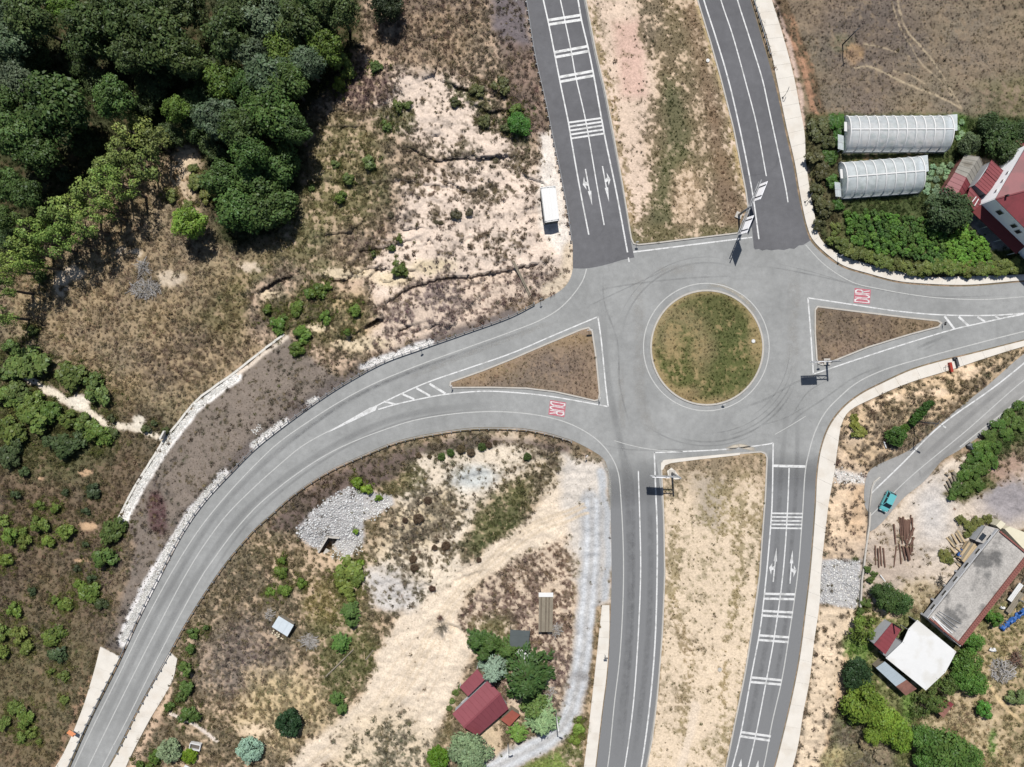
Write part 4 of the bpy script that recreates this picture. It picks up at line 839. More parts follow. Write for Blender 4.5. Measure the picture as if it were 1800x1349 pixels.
def scatter(name, protos, pts, tint, scale, rot, pid, material, label=None, cat=None):
    """one object of instances: loose points carry tint/scale/rotation, the sample tufts ride in the same mesh and are split off by the modifier"""
    n = len(pts); vs = [np.asarray(pts, np.float32)]; fs = []; o = n; pr = [np.full(n, -1)]
    for k, (v, f) in enumerate(protos): vs.append(v.astype(np.float32)); fs.append(f + o); o += len(v); pr.append(np.full(len(v), k))
    V_ = np.vstack(vs); F_ = np.vstack(fs); me = np_mesh(name, V_, F_, 3)
    def at(nm, ty, val, comp='value'):
        a = me.attributes.new(nm, ty, 'POINT'); a.data.foreach_set(comp, np.ascontiguousarray(val).ravel())
    tot = len(V_); pad = lambda a, fill=0: np.concatenate([a, np.full((tot - n,) + a.shape[1:], fill)])
    at('proto', 'INT', np.concatenate(pr).astype(np.int32)); at('pick', 'INT', pad(pid.astype(np.int32), -1))
    at('size', 'FLOAT', pad(np.minimum(scale, 1.45).astype(np.float32))); at('spin', 'FLOAT', pad(rot.astype(np.float32)))
    at('tint', 'FLOAT_COLOR', pad(np.c_[tint, np.ones(n)].astype(np.float32)), 'color')
    lv = np.repeat(rng.uniform(0, 1, (tot + 5) // 6), 6)[:tot]; at('lv', 'FLOAT', lv.astype(np.float32))
    ob = obj(name, me, mat=material); tag(ob, label, cat, kind='stuff')
    ng = bpy.data.node_groups.new(name, 'GeometryNodeTree'); ng.interface.new_socket('Geometry', in_out='INPUT', socket_type='NodeSocketGeometry'); ng.interface.new_socket('Geometry', in_out='OUTPUT', socket_type='NodeSocketGeometry')
    L = ng.links; gi = ng.nodes.new('NodeGroupInput'); go = ng.nodes.new('NodeGroupOutput'); jn = ng.nodes.new('GeometryNodeJoinGeometry')
    def named(nm, ty):
        q = ng.nodes.new('GeometryNodeInputNamedAttribute'); q.data_type = ty; q.inputs[0].default_value = nm; return q.outputs[0]
    def eq(sock, val):
        c = ng.nodes.new('FunctionNodeCompare'); c.data_type = 'INT'; c.operation = 'EQUAL'; L.new(sock, c.inputs[2]); c.inputs[3].default_value = val; return c.outputs[0]
    def sep(sel):
        s_ = ng.nodes.new('GeometryNodeSeparateGeometry'); s_.domain = 'POINT'; L.new(gi.outputs[0], s_.inputs[0]); L.new(sel, s_.inputs[1]); return s_.outputs[0]
    pt = sep(eq(named('proto', 'INT'), -1)); cx = ng.nodes.new('ShaderNodeCombineXYZ'); L.new(named('spin', 'FLOAT'), cx.inputs[2])
    for k in range(len(protos)):
        ip = ng.nodes.new('GeometryNodeInstanceOnPoints'); L.new(pt, ip.inputs['Points']); L.new(eq(named('pick', 'INT'), k), ip.inputs['Selection'])
        L.new(sep(eq(named('proto', 'INT'), k)), ip.inputs['Instance']); L.new(cx.outputs[0], ip.inputs['Rotation']); L.new(named('size', 'FLOAT'), ip.inputs['Scale'])
        L.new(ip.outputs[0], jn.inputs[0])
    L.new(jn.outputs[0], go.inputs[0]); md = ob.modifiers.new('scatter', 'NODES'); md.node_group = ng
    return ob
def bil(Fd, px, py):
    i = np.clip(np.searchsorted(gx, px) - 1, 0, len(gx) - 2); j = np.clip(np.searchsorted(gy, py) - 1, 0, len(gy) - 2); return Fd[j, i]
def onground(px, py, dz=0.0):
    h = hs(px, py); s = (ALT - h) / ALT / 10; return np.stack([(px - CX) * s, (CY - py) * s, h + dz], -1)
TUFTM = inst_mat('dry_grass_blades', .3, .35); STONEM = inst_mat('stone_faces', .12, 0)
blocked = ((inroad & ~anyisl) | inside | inpav | (~anyisl & (d_road < 4)) | (d_side < 3)).astype(np.float32)
NC = 330000
cxp = rng.uniform(-45, 1845, NC); cyp = rng.uniform(-45, 1395, NC)
ok = (bil(blocked, cxp, cyp) < .5) & (rng.uniform(0, 1, NC) < np.clip(bil(COVM, cxp, cyp) * .62, .0, 1))
isf = bil(anyisl.astype(np.float32), cxp, cyp) > .5
edge = np.min([pdist(p, 10, closed=True) for p in (I_CEN, I_W, I_E, I_N, I_S)], axis=0); ok &= ~(isf & (bil(edge, cxp, cyp) < 5))
cxp, cyp, isf = cxp[ok], cyp[ok], isf[ok]
tc_ = bil(TUFTC, cxp, cyp); n_ = len(cxp)
green = tc_[:, 1] > tc_[:, 0] * 1.02
tint = tc_ * 1.55 * rng.uniform(.78, 1.4, (n_, 1)) * (1 + rng.normal(0, .05, (n_, 3)))
dark = (rng.uniform(0, 1, n_) < .12) & ~((cxp > 1370) & (cyp < 205)); tint[dark] *= .62
straw = (rng.uniform(0, 1, n_) < .14) & ~green; tint[straw] = tint[straw] * .45 + np.array(A(198, 178, 134)) * .55
short = np.maximum(isf, (cxp > 1370) & (cyp < 205))
size = np.exp(rng.normal(-.2, .36, n_)) * np.where(short, .5, 1.0) * .78
big = rng.uniform(0, 1, n_) < .04; size[big & ~short] *= 1.7
pid = rng.choice(5, n_, p=[.24, .22, .2, .17, .17])
protos = [proto_grass(26, 1), proto_grass(20, 2, .28, .45, .03), proto_leafy(26, 3, .34, .26, .11), proto_leafy(30, 4, .42, .42, .10), proto_grass(34, 5, .5, .5, .022)]
scatter('dry_grass_cover', protos, onground(cxp, cyp), np.clip(tint, .004, .6), size, rng.uniform(0, 6.28, n_), pid, TUFTM)
# lone weeds on the sandy ground
NC = 60000; cxp = rng.uniform(-45, 1845, NC); cyp = rng.uniform(-45, 1395, NC)
ok = (bil(blocked, cxp, cyp) < .5) & (rng.uniform(0, 1, NC) < .085 * (bil(COVM, cxp, cyp) < .3) * (bil(COV, cxp, cyp) > .11) + .004)
cxp, cyp = cxp[ok], cyp[ok]; n_ = len(cxp); base = 1.25 * np.array([A(104, 98, 70), A(128, 110, 88), A(100, 90, 74), A(116, 118, 74)])
tint = base[rng.integers(0, 4, n_)] * rng.uniform(.7, 1.25, (n_, 1))
scatter('scattered_weeds', protos[2:4] + [protos[0]], onground(cxp, cyp), tint, np.exp(rng.normal(-.75, .4, n_)), rng.uniform(0, 6.28, n_), rng.integers(0, 3, n_), TUFTM)
# stones
stp = [proto_stone(k) for k in range(5)]
def stones(name, px, py, size, cols, dz=0.0):
    n = len(px); c = np.array(cols)[rng.integers(0, len(cols), n)] * rng.uniform(.8, 1.15, (n, 1))
    p = onground(px, py); p[:, 2] += dz + size * .12
    return scatter(name, stp, p, np.clip(c, 0, .8), size, rng.uniform(0, 6.28, n), rng.integers(0, 5, n), STONEM)
def fill(poly, spacing, jit=.45, ragged=0.0):
    poly = np.array(poly, float); x0, y0 = poly.min(0); x1, y1 = poly.max(0)
    X, Y = np.meshgrid(np.arange(x0, x1, spacing), np.arange(y0, y1, spacing)); X = X.ravel() + rng.uniform(-jit, jit, X.size) * spacing; Y = Y.ravel() + rng.uniform(-jit, jit, Y.size) * spacing
    ins_ = np.zeros(len(X), bool); xx, yy = X + rng.normal(0, ragged + 1e-6, len(X)), Y + rng.normal(0, ragged + 1e-6, len(X))
    for k in range(len(poly)):
        ax, ay = poly[k]; bx, by = poly[(k + 1) % len(poly)]
        if ay != by: ins_ ^= ((ay > yy) != (by > yy)) & (xx < (bx - ax) * (yy - ay) / (by - ay) + ax)
    return X[ins_], Y[ins_]
def along(line, off0, off1, n):
    p = crom(line, 3); t = np.gradient(p, axis=0); t /= np.linalg.norm(t, axis=1)[:, None]; k = rng.integers(0, len(p), n); o = rng.uniform(off0, off1, n)
    return p[k, 0] - t[k, 1] * o + rng.normal(0, 1, n), p[k, 1] + t[k, 0] * o + rng.normal(0, 1, n)
WHITE = [A(255, 255, 250), A(250, 248, 240), A(232, 228, 220)]; GREYS = [A(244, 244, 242), A(230, 230, 228), A(212, 212, 210)]
x, y = fill([(519, 940), (545, 902), (570, 880), (612, 856), (640, 862), (640, 905), (618, 946), (596, 948), (574, 946), (561, 968), (540, 955)], 3.4, ragged=2); stones('culvert_riprap', x, y, rng.uniform(.24, .46, len(x)), GREYS)
x, y = fill([(642, 884), (690, 872), (692, 888), (655, 912), (636, 915)], 3.0, ragged=4); stones('white_rubble', x, y, rng.uniform(.18, .4, len(x)), WHITE)
x, y = fill([(580, 958), (612, 945), (640, 925), (640, 960), (606, 985), (590, 975)], 3.0, ragged=4); stones('white_rubble', x, y, rng.uniform(.18, .38, len(x)), WHITE)
x, y = fill([(1446, 986), (1512, 986), (1511, 1040), (1504, 1070), (1470, 1064), (1440, 1058)], 3.0, ragged=1.5); stones('pavement_riprap', x, y, rng.uniform(.18, .38, len(x)), WHITE + GREYS)
x, y = fill([(1462, 822), (1522, 838), (1520, 852), (1474, 850), (1462, 846)], 3.0, ragged=3); stones('white_rubble', x, y, rng.uniform(.15, .34, len(x)), WHITE)
RW = [(208, 913), (235, 860), (260, 820), (290, 773), (318, 738), (343, 707), (372, 684), (413, 655), (455, 622), (500, 588)]
x, y = along([(RW[i][0], RW[i][1]) for i in range(8)], 3, 13, 1700); stones('wall_toe_stones', x, y, rng.uniform(.12, .34, len(x)), WHITE)
for seg, off, n in [([(450, 789), (470, 773), (505, 746)], -7, 260), ([(545, 714), (560, 706)], -5, 60), ([(284, 1006), (300, 976), (325, 934), (362, 881), (400, 840)], -7, 1500), ([(225, 1130), (245, 1085), (262, 1052), (284, 1011)], -9, 1500), ([(640, 652), (690, 632), (735, 616), (760, 607)], -5, 420), ([(450, 765), (462, 755)], -6, 50)]:
    x, y = along(seg, off - 6, off + 5, n); y = y; stones('white_shoulder_gravel', x, y, rng.uniform(.10, .26, n), WHITE)
x, y = fill([(855, -20), (915, -20), (930, 40), (935, 90), (900, 60), (870, 30)], 6, ragged=4); stones('grey_gravel', x, y, rng.uniform(.08, .3, len(x)), [A(150, 140, 138), A(190, 186, 182), A(120, 112, 110)])
x, y = fill([(500, 620), (600, 665), (500, 745), (410, 825), (325, 930), (255, 1060), (230, 1080), (250, 940), (225, 905), (300, 790), (420, 670)], 4.5, .6, 3); stones('brown_gravel', x, y, rng.uniform(.07, .26, len(x)), [A(142, 130, 118), A(160, 150, 138), A(112, 102, 92), A(122, 106, 92)])
x, y = fill([(950, 250), (985, 320), (1004, 435), (975, 440), (950, 330)], 5, .6, 4); stones('white_shoulder_gravel', x, y, rng.uniform(.06, .2, len(x)), WHITE + GREYS)
x, y = fill([(480, 905), (600, 830), (720, 790), (1000, 782), (900, 775), (740, 795), (620, 860), (530, 930)], 4.5, .6, 3); stones('brown_gravel', x, y, rng.uniform(.07, .22, len(x)), [A(126, 112, 104), A(100, 90, 82), A(144, 130, 120)])
x, y = fill([(1000, 800), (1066, 830), (1070, 900), (1000, 935), (700, 1230), (560, 1349), (480, 1349), (640, 1225), (700, 1080), (930, 910)], 8, .6, 3); stones('track_pebbles', x, y, rng.uniform(.05, .18, len(x)), [A(200, 188, 168), A(170, 158, 140), A(226, 216, 200)])

# ------------------------------------------------------------------ plants
def leaf_mat(name, trans=.22, var=.42):
    m, nt, b = newmat(name); L = nt.links
    oi = N(nt, 'ShaderNodeObjectInfo'); lv = N(nt, 'ShaderNodeAttribute', attribute_name='lv')
    r = N(nt, 'ShaderNodeMapRange'); r.inputs[3].default_value = 1 - var; r.inputs[4].default_value = 1 + var; L.new(lv.outputs['Fac'], r.inputs[0])
    vm = N(nt, 'ShaderNodeVectorMath', operation='SCALE'); L.new(oi.outputs['Color'], vm.inputs[0]); L.new(r.outputs[0], vm.inputs['Scale'])
    hsv = N(nt, 'ShaderNodeHueSaturation'); r2 = N(nt, 'ShaderNodeMapRange'); r2.inputs[3].default_value = .485; r2.inputs[4].default_value = .52
    lh = N(nt, 'ShaderNodeAttribute', attribute_name='lh'); L.new(lh.outputs['Fac'], r2.inputs[0]); L.new(r2.outputs[0], hsv.inputs['Hue']); L.new(vm.outputs[0], hsv.inputs['Color'])
    d = N(nt, 'ShaderNodeBsdfDiffuse'); t = N(nt, 'ShaderNodeBsdfTranslucent'); mx = N(nt, 'ShaderNodeMixShader'); mx.inputs[0].default_value = trans
    L.new(hsv.outputs[0], d.inputs[0]); L.new(hsv.outputs[0], t.inputs[0]); L.new(d.outputs[0], mx.inputs[1]); L.new(t.outputs[0], mx.inputs[2])
    gl = N(nt, 'ShaderNodeBsdfGlossy'); gl.inputs['Roughness'].default_value = .45; gl.inputs[0].default_value = (.9, .95, 1, 1); m2 = N(nt, 'ShaderNodeMixShader'); m2.inputs[0].default_value = .008
    L.new(mx.outputs[0], m2.inputs[1]); L.new(gl.outputs[0], m2.inputs[2]); L.new(m2.outputs[0], nt.nodes['Material Output'].inputs[0])
    return m
LEAF = leaf_mat('leaf'); NEEDLE = leaf_mat('needle', .08, .35)
BARK = mat('bark', (.075, .058, .043), .95, .35, 2, 12); DEADW = mat('dead_wood', A(196, 192, 188), .9, .25, 3, 15)
def leaves(C_, Nn, a, b, g):
    """rhombic leaf clumps at centres C_ facing Nn"""
    n = len(C_); u = g.normal(0, 1, (n, 3)); v = np.cross(Nn, u); v /= np.linalg.norm(v, axis=1)[:, None] + 1e-9; u = np.cross(v, Nn); u /= np.linalg.norm(u, axis=1)[:, None] + 1e-9
    a = a[:, None]; b = b[:, None]
    V_ = np.stack([C_ - u * a, C_ + v * b, C_ + u * a, C_ - v * b], 1).reshape(-1, 3); return V_, np.arange(4 * n).reshape(-1, 4)
def crown_mesh(name, V_, F_, g, material, clump=None):
    me = np_mesh(name, V_, F_, 4); n = len(F_)
    x = g.uniform(0, 1, n) if clump is None else np.clip(.5 * g.uniform(0, 1, n) + .5 * clump, 0, 1)
    for nm, val in (('lv', x), ('lh', g.uniform(0, 1, n))):
        a = me.attributes.new(nm, 'FLOAT', 'POINT'); a.data.foreach_set('value', np.repeat(val, 4).astype(np.float32))
    me.materials.append(material); return me
def broad(name, seed, nl=20, per=230, leaf=.055, gap=0.0, flat=1.0, spread=.62, lr=(.26, .42)):
    g = np.random.default_rng(seed); Cs = []; Ns = []; cl = []
    th = g.uniform(0, 6.28, nl); 
    for k in range(nl):
        zz = 1 - 2 * (k + .5) / nl; zz = zz * .95; rr = math.sqrt(max(0, 1 - zz * zz)); a = k * 2.39996 + g.normal(0, .35)
        d = np.array([math.cos(a) * rr, math.sin(a) * rr, zz]) * spread * g.uniform(.72, 1.12); R = g.uniform(*lr)
        if g.uniform() < gap: continue
        n = int(per * (R / .34) ** 2); q = g.normal(0, 1, (n, 3)); q /= np.linalg.norm(q, axis=1)[:, None]; q[:, 2] = np.where(q[:, 2] < -.55, -q[:, 2], q[:, 2])
        rad = R * (1 - .45 * g.uniform(0, 1, n) ** 2)[:, None] * (1 + .22 * np.sin(q[:, :1] * 7 + k) * np.sin(q[:, 1:2] * 6 + 2 * k))
        Cs.append(d + q * rad); nn = q + np.array([0, 0, .45]) + g.normal(0, .45, (n, 3)); Ns.append(nn / np.linalg.norm(nn, axis=1)[:, None]); cl.append(np.full(n, g.uniform(0, 1)))
    C_ = np.vstack(Cs); N_ = np.vstack(Ns); C_[:, 2] *= flat; s = leaf * g.uniform(.65, 1.35, len(C_)); V_, F_ = leaves(C_, N_, s, s * g.uniform(.45, .75, len(C_)), g)
    return crown_mesh(name, V_, F_, g, LEAF, np.concatenate(cl))
def conifer(name, seed, whorls=15, nb=13, leaf=.06, droop=.25):
    g = np.random.default_rng(seed); Cs = []; Ns = []; cl = []; U = []
    for w in range(whorls):
        t = w / (whorls - 1); r = (1 - t) ** .85 * .98 + .03; z = -1 + 2 * t
        for b_ in range(max(5, int(nb * (1 - .45 * t)))):
            a = g.uniform(0, 6.28); rb = r * g.uniform(.78, 1.06); m_ = int(7 + 20 * rb); s = np.sqrt(g.uniform(.03, 1, m_)); dirv = np.array([math.cos(a), math.sin(a)]); sid = np.array([-dirv[1], dirv[0]])
            of = g.normal(0, .085, m_) * (1.25 - s) * 1.6; p = np.stack([dirv[0] * s * rb + sid[0] * of, dirv[1] * s * rb + sid[1] * of, z - droop * s * rb + .10 * s ** 2 + g.normal(0, .02, m_)], 1)
            Cs.append(p); nn = np.tile([dirv[0] * .35, dirv[1] * .35, 1.0], (m_, 1)) + g.normal(0, .35, (m_, 3)); Ns.append(nn); U.append(np.tile([dirv[0], dirv[1], .1], (m_, 1)) + g.normal(0, .35, (m_, 3))); cl.append(np.full(m_, g.uniform()))
    C_ = np.vstack(Cs); N_ = np.vstack(Ns); N_ /= np.linalg.norm(N_, axis=1)[:, None]; u = np.vstack(U); v = np.cross(N_, u); v /= np.linalg.norm(v, axis=1)[:, None]; u = np.cross(v, N_)
    a = (leaf * g.uniform(.8, 1.6, len(C_)))[:, None]; b = a * .34
    V_ = np.stack([C_ - u * a, C_ + v * b, C_ + u * a, C_ - v * b], 1).reshape(-1, 3)
    return crown_mesh(name, V_, np.arange(len(V_)).reshape(-1, 4), g, NEEDLE, np.concatenate(cl))
def trunk_mesh(name, seed, limbs=6, r0=.035):
    """unit trunk: z 0..1, crown starts about .45"""
    g = np.random.default_rng(seed); mb = MB(); bend = g.normal(0, .03, 2)
    pts = [(bend[0] * math.sin(t * 3), bend[1] * math.sin(t * 2.3), t) for t in np.linspace(-.03, .92, 8)]
    mb.tube(pts, [r0 * (1.25 - t) for t in np.linspace(0, 1.1, 8)], 7)
    for k in range(limbs):
        t = g.uniform(.4, .85); a = g.uniform(0, 6.28); ln = g.uniform(.15, .30) * (1.2 - t) / .6; p = np.array([bend[0] * math.sin(t * 3), bend[1] * math.sin(t * 2.3), t]); e = p + np.array([math.cos(a) * ln, math.sin(a) * ln, ln * .55]); m_ = (p + e) / 2 + np.array([0, 0, -.02])
        mb.tube([p, m_, e], [r0 * .5 * (1.2 - t), r0 * .3, r0 * .1], 5)
    me = mb.mesh(name, True); me.materials.append(BARK); return me
CROWN = {'broad': [broad('broad_crown', 100 + i, 22, 230, .052) for i in range(5)], 'loose': [broad('loose_crown', 200 + i, 22, 120, .058, .22, 1.0, .66, (.20, .34)) for i in range(4)],
         'shrub': [broad('shrub_foliage', 300 + i, 14, 70, .135, .1, .8, .68, (.22, .46)) for i in range(8)], 'dome': [broad('dome_foliage', 400 + i, 60, 110, .07, 0, .9, .74, (.20, .27)) for i in range(3)],
         'tuft': [broad('tuft_foliage', 500 + i, 8, 60, .13, .05, .7, .56, (.26, .5)) for i in range(5)], 'conifer': [conifer('conifer_crown', 600 + i) for i in range(3)], 'pine': [conifer('pine_crown', 650 + i, 9, 15, .075, .0) for i in range(2)]}
TRUNK = [trunk_mesh('trunk', i) for i in range(4)]; STEM = [trunk_mesh('stem', 20 + i, 4, .05) for i in range(2)]
ORD = ['', 'first', 'second', 'third', 'fourth', 'fifth', 'sixth', 'seventh', 'eighth', 'ninth', 'tenth', 'eleventh', 'twelfth', 'thirteenth', 'fourteenth', 'fifteenth', 'sixteenth', 'seventeenth', 'eighteenth', 'nineteenth']
def ordinal(i, n, lo='leftmost', hi='rightmost', frm='left'):
    if n == 1: return ''
    if n == 2: return [lo, hi][i] + ' of the two'
    if i == 0: return lo + ' of these'
    if i == n - 1: return hi + ' of these'
    k = i + 1
    w = ORD[k] if k < 20 else ('twentieth' if k == 20 else 'twenty-' + ORD[k - 20] if k < 30 else ('thirtieth' if k == 30 else 'thirty-' + ORD[k - 30]))
    return w + ' from the ' + frm
PLANTS = []
def plant(name, kind, px, py, r, h, col, label, cat, group=None, zc=None, flat=None, sx=1.0, rot=None):
    """px,py: crown centre as surveyed from above; r radius in sheet units; h height in m"""
    R = r / 10.0; sx = sx * (random.uniform(.82, 1.22) if kind in ('shrub', 'tuft') else random.uniform(.92, 1.1)); is_tree = kind in ('broad', 'loose', 'conifer', 'pine'); tall = h; R *= .9 if kind == 'shrub' else 1.0
    Rz = {'conifer': h * .48, 'pine': h * .42}.get(kind, min(R * .95, h * .52)) if flat is None else flat
    zc = h - Rz if zc is None else zc
    g0 = float(hs(px, py)); c = P(px, py, g0 + zc * .85); g0 = TH(c.x, c.y); R *= (ALT - g0 - zc) / ALT
    root = empty(name, (c.x, c.y, g0 - .05), 0, label=label, cat=cat, group=group)
    vr = CROWN[kind][len(PLANTS) % len(CROWN[kind])]
    cn = 'crown' if is_tree else 'foliage'
    cr = obj(cn, vr, root, (0, 0, zc), rot if rot is not None else random.uniform(0, 6.28), (R * 1.04 * sx, R * 1.04, Rz)); dl = .22 if kind in ('shrub', 'tuft') and name == 'shrub' else 0.0; col = [a * (1 - dl) + b * dl for a, b in zip(col, A(108, 100, 72))]; bv = random.uniform(.82, 1.15); cr.color = (*[v * (1.5 if is_tree else 1.4) * bv * random.uniform(.94, 1.06) for v in col], 1)
    tn = random.choice(TRUNK) if is_tree else random.choice(STEM); hh = h * (.92 if kind in ('broad', 'loose') else .95 if is_tree else .8)
    wv = max(.5, min(1.0, 8 / h)) * hh
    obj('trunk' if is_tree else 'stem', tn, root, (0, 0, -.1), random.uniform(0, 6.28), (wv, wv, hh))
    PLANTS.append((root, label, px, py)); return root
def batch(items, name, kind, col, phrase, cat, group, hf, axis_='x', h_add=0.0, **k):
    """items: (px,py,r). Labels count the batch along an axis so that each points to one plant"""
    key = (lambda t: t[0]) if axis_ == 'x' else (lambda t: t[1]); its = sorted(items, key=key); n = len(its)
    lo, hi, fr = ('leftmost', 'rightmost', 'left') if axis_ == 'x' else ('topmost', 'lowest', 'top')
    for i, t in enumerate(its):
        o_ = ordinal(i, n, lo, hi, fr); plant(name, kind, t[0], t[1], t[2], hf(t[2]) if callable(hf) else hf, col, phrase + (', ' + o_ if o_ else ''), cat, group, **k)
G_DARK, G_MID, G_GREY, G_YEL, G_BR, G_OLV = A(80, 94, 54), A(78, 104, 56), A(98, 112, 84), A(124, 140, 66), A(120, 150, 58), A(104, 106, 62)
FG = 'forest trees in the upper left corner'
batch([(175, 150, 30), (150, 118, 28), (268, 158, 32), (300, 238, 26), (255, 190, 26), (352, 180, 36), (372, 132, 30), (150, 250, 28), (66, 108, 30), (8, 100, 30), (345, 228, 26), (385, 262, 30), (205, 88, 26), (405, 25, 30), (295, 130, 28), (560, 60, 36), (20, 420, 22)], 'gap_filler_tree', 'broad', A(74, 88, 52), 'low dark filler tree added in the shaded forest gaps', 'tree', FG, lambda r: 3.5 + r * .05)  # low trees added so that sunlit forest gaps read as black shade
batch([(60, 35, 46), (160, 62, 46), (235, 45, 50), (290, 78, 56), (332, 112, 42), (410, 70, 46), (330, 20, 38), (270, 14, 40), (440, 30, 40), (238, 105, 34), (600, 22, 36), (530, 48, 40), (555, 12, 34), (200, 18, 36), (480, 8, 34)], 'forest_tree', 'broad', G_DARK, 'dark green broadleaf tree in the upper forest', 'tree', FG, lambda r: 7 + r * .12)
batch([(108, 195, 62), (40, 245, 48), (207, 178, 36), (440, 165, 32), (432, 232, 42), (487, 207, 50), (15, 190, 36), (75, 275, 38), (520, 235, 32), (445, 275, 36), (515, 150, 36), (20, 330, 34), (55, 345, 28), (12, 385, 26)], 'forest_tree', 'broad', A(80, 102, 54), 'deep green leafy tree in the lower forest', 'tree', FG, lambda r: 7 + r * .12)  # the last ones listed are added filler where only black shadow lies
batch([(498, 290, 42), (462, 318, 46), (482, 366, 44), (427, 372, 46), (395, 318, 38)], 'forest_tree', 'broad', A(80, 102, 54), 'deep green tree at the lower tip of the forest', 'tree', FG, lambda r: 4.5 + r * .08)
batch([(35, 150, 36), (475, 42, 44), (455, 110, 40), (480, 148, 52), (390, 215, 40), (25, 85, 40), (20, 30, 34), (545, 118, 34)], 'forest_tree', 'broad', G_GREY, 'grey green rounded tree in the forest', 'tree', FG, lambda r: 6.5 + r * .11)
batch([(400, 150, 36), (500, 92, 40), (575, 88, 32), (120, 18, 28), (312, 196, 26), (520, 100, 26)], 'forest_tree', 'broad', A(96, 116, 52), 'olive tinted tree among darker forest trees', 'tree', FG, lambda r: 6 + r * .1)
batch([(238, 232, 40), (190, 305, 32), (250, 292, 40), (215, 270, 28), (275, 250, 28)], 'pale_tree', 'loose', A(128, 142, 78), 'pale yellow green tree at forest edge', 'tree', FG, 8.5)
batch([(48, 440, 36), (108, 386, 38), (168, 346, 38), (70, 410, 32), (222, 330, 30), (22, 470, 32), (12, 508, 30), (138, 370, 32), (196, 316, 28), (92, 432, 27), (150, 398, 30), (6, 556, 24), (185, 372, 24), (118, 420, 26), (60, 462, 24)], 'slender_tree', 'loose', A(132, 152, 78), 'slender yellow green tree with bare trunk along slope', 'tree', 'row of slender trees below the forest', 11.5, flat=3.9)
plant('slender_tree', 'broad', 338, 398, 34, 7.5, A(112, 142, 60), 'lone light green tree standing in dry grass right of the slender row', 'tree')
plant('shrub', 'shrub', 112, 308, 15, 2.5, A(74, 104, 70), 'small teal green shrub in the dark hollow of the forest', 'shrub')
plant('forest_tree', 'broad', 680, 12, 32, 6.5, A(58, 70, 46), 'dark grey green tree beyond the sandy path at top', 'tree')
plant('shrub', 'shrub', 607, 120, 24, 3.2, A(132, 146, 66), 'yellow green shrub at the right edge of the forest', 'shrub')
plant('shrub', 'shrub', 595, 148, 15, 2.2, A(140, 158, 60), 'small bright yellow green shrub below the larger one at forest edge', 'shrub')
batch([(340, 295, 10), (345, 322, 16), (360, 345, 14), (300, 345, 12), (330, 360, 10)], 'shrub', 'shrub', A(120, 132, 70), 'pale green shrub beside the sandy gap in trees', 'shrub', 'shrubs in the sandy gap', lambda r: r * .11)
SG = 'shrubs in the western scrub'
batch([(22, 612, 17), (57, 582, 12), (72, 487, 13), (57, 640, 36), (122, 660, 30), (165, 668, 20), (20, 650, 30), (30, 692, 26), (170, 690, 27)], 'shrub', 'shrub', A(98, 120, 60), 'green bush on the upper left slope below slender trees', 'shrub', SG, lambda r: 1 + r * .07)
batch([(60, 707, 20), (62, 738, 30), (118, 738, 18), (152, 746, 23), (176, 766, 24), (20, 756, 27), (40, 722, 20), (90, 722, 22), (15, 700, 22)], 'shrub', 'shrub', A(104, 128, 58), 'mid green bush in the thicket under the pale path', 'shrub', SG, lambda r: 1 + r * .07)
batch([(112, 783, 27), (92, 775, 18), (15, 802, 21), (25, 780, 20), (140, 772, 18), (43, 830, 10)], 'shrub', 'shrub', A(72, 96, 58), 'dark green bush in the thicket under the pale path', 'shrub', SG, lambda r: 1 + r * .07)
batch([(200, 762, 10), (257, 755, 9), (270, 745, 8), (292, 757, 8), (195, 735, 8)], 'shrub', 'shrub', A(86, 104, 62), 'small bush along the right end of pale path', 'shrub', SG, lambda r: .5 + r * .08)
batch([(165, 863, 15), (28, 870, 11), (152, 900, 8), (135, 1000, 8), (150, 957, 7), (115, 865, 7)], 'shrub', 'shrub', A(66, 88, 60), 'dark blue green shrub in the brown western field', 'shrub', SG, lambda r: .6 + r * .08)
batch([(70, 890, 11), (97, 893, 11), (68, 922, 18), (115, 934, 18), (85, 953, 12), (18, 943, 17), (42, 952, 14), (10, 985, 12), (5, 915, 12), (40, 935, 9)], 'shrub', 'shrub', A(116, 140, 60), 'bright green shrub in the middle western field', 'shrub', SG, lambda r: .7 + r * .08)
batch([(200, 934, 26), (187, 981, 27), (212, 925, 15)], 'shrub', 'shrub', A(90, 116, 56), 'large leafy shrub at the lower end of retaining wall', 'shrub', SG, lambda r: 1 + r * .08)
batch([(158, 1042, 22), (120, 1061, 14), (97, 1055, 9), (25, 1072, 15), (110, 1065, 10), (97, 1118, 20), (140, 1030, 14)], 'shrub', 'shrub', A(112, 138, 58), 'light green shrub in the lower western field', 'shrub', SG, lambda r: .7 + r * .08)
batch([(180, 1063, 12), (105, 1150, 18), (57, 1040, 8), (163, 1017, 9)], 'shrub', 'shrub', A(66, 90, 56), 'dark green shrub in the lower western field', 'shrub', SG, lambda r: .7 + r * .08)
batch([(33, 1115, 18), (47, 1138, 13), (4, 1112, 18), (4, 1145, 14), (114, 1188, 12), (113, 1230, 9), (45, 1262, 21), (57, 1287, 13), (40, 1297, 11), (8, 1270, 15), (70, 1303, 6), (28, 1242, 14), (92, 1180, 8)], 'shrub', 'shrub', A(112, 132, 62), 'olive green shrub near the lower left corner', 'shrub', SG, lambda r: .7 + r * .08)
EG = 'shrubs on the eroded plain'
batch([(560, 512, 17), (625, 546, 13), (490, 575, 18), (521, 543, 15), (572, 558, 14), (532, 588, 19), (522, 614, 15), (600, 347, 11), (470, 545, 9), (575, 505, 10), (545, 515, 10), (610, 585, 8), (498, 562, 11)], 'shrub', 'shrub', A(98, 128, 52), 'green shrub among gullies above the bend', 'shrub', EG, lambda r: .7 + r * .08)
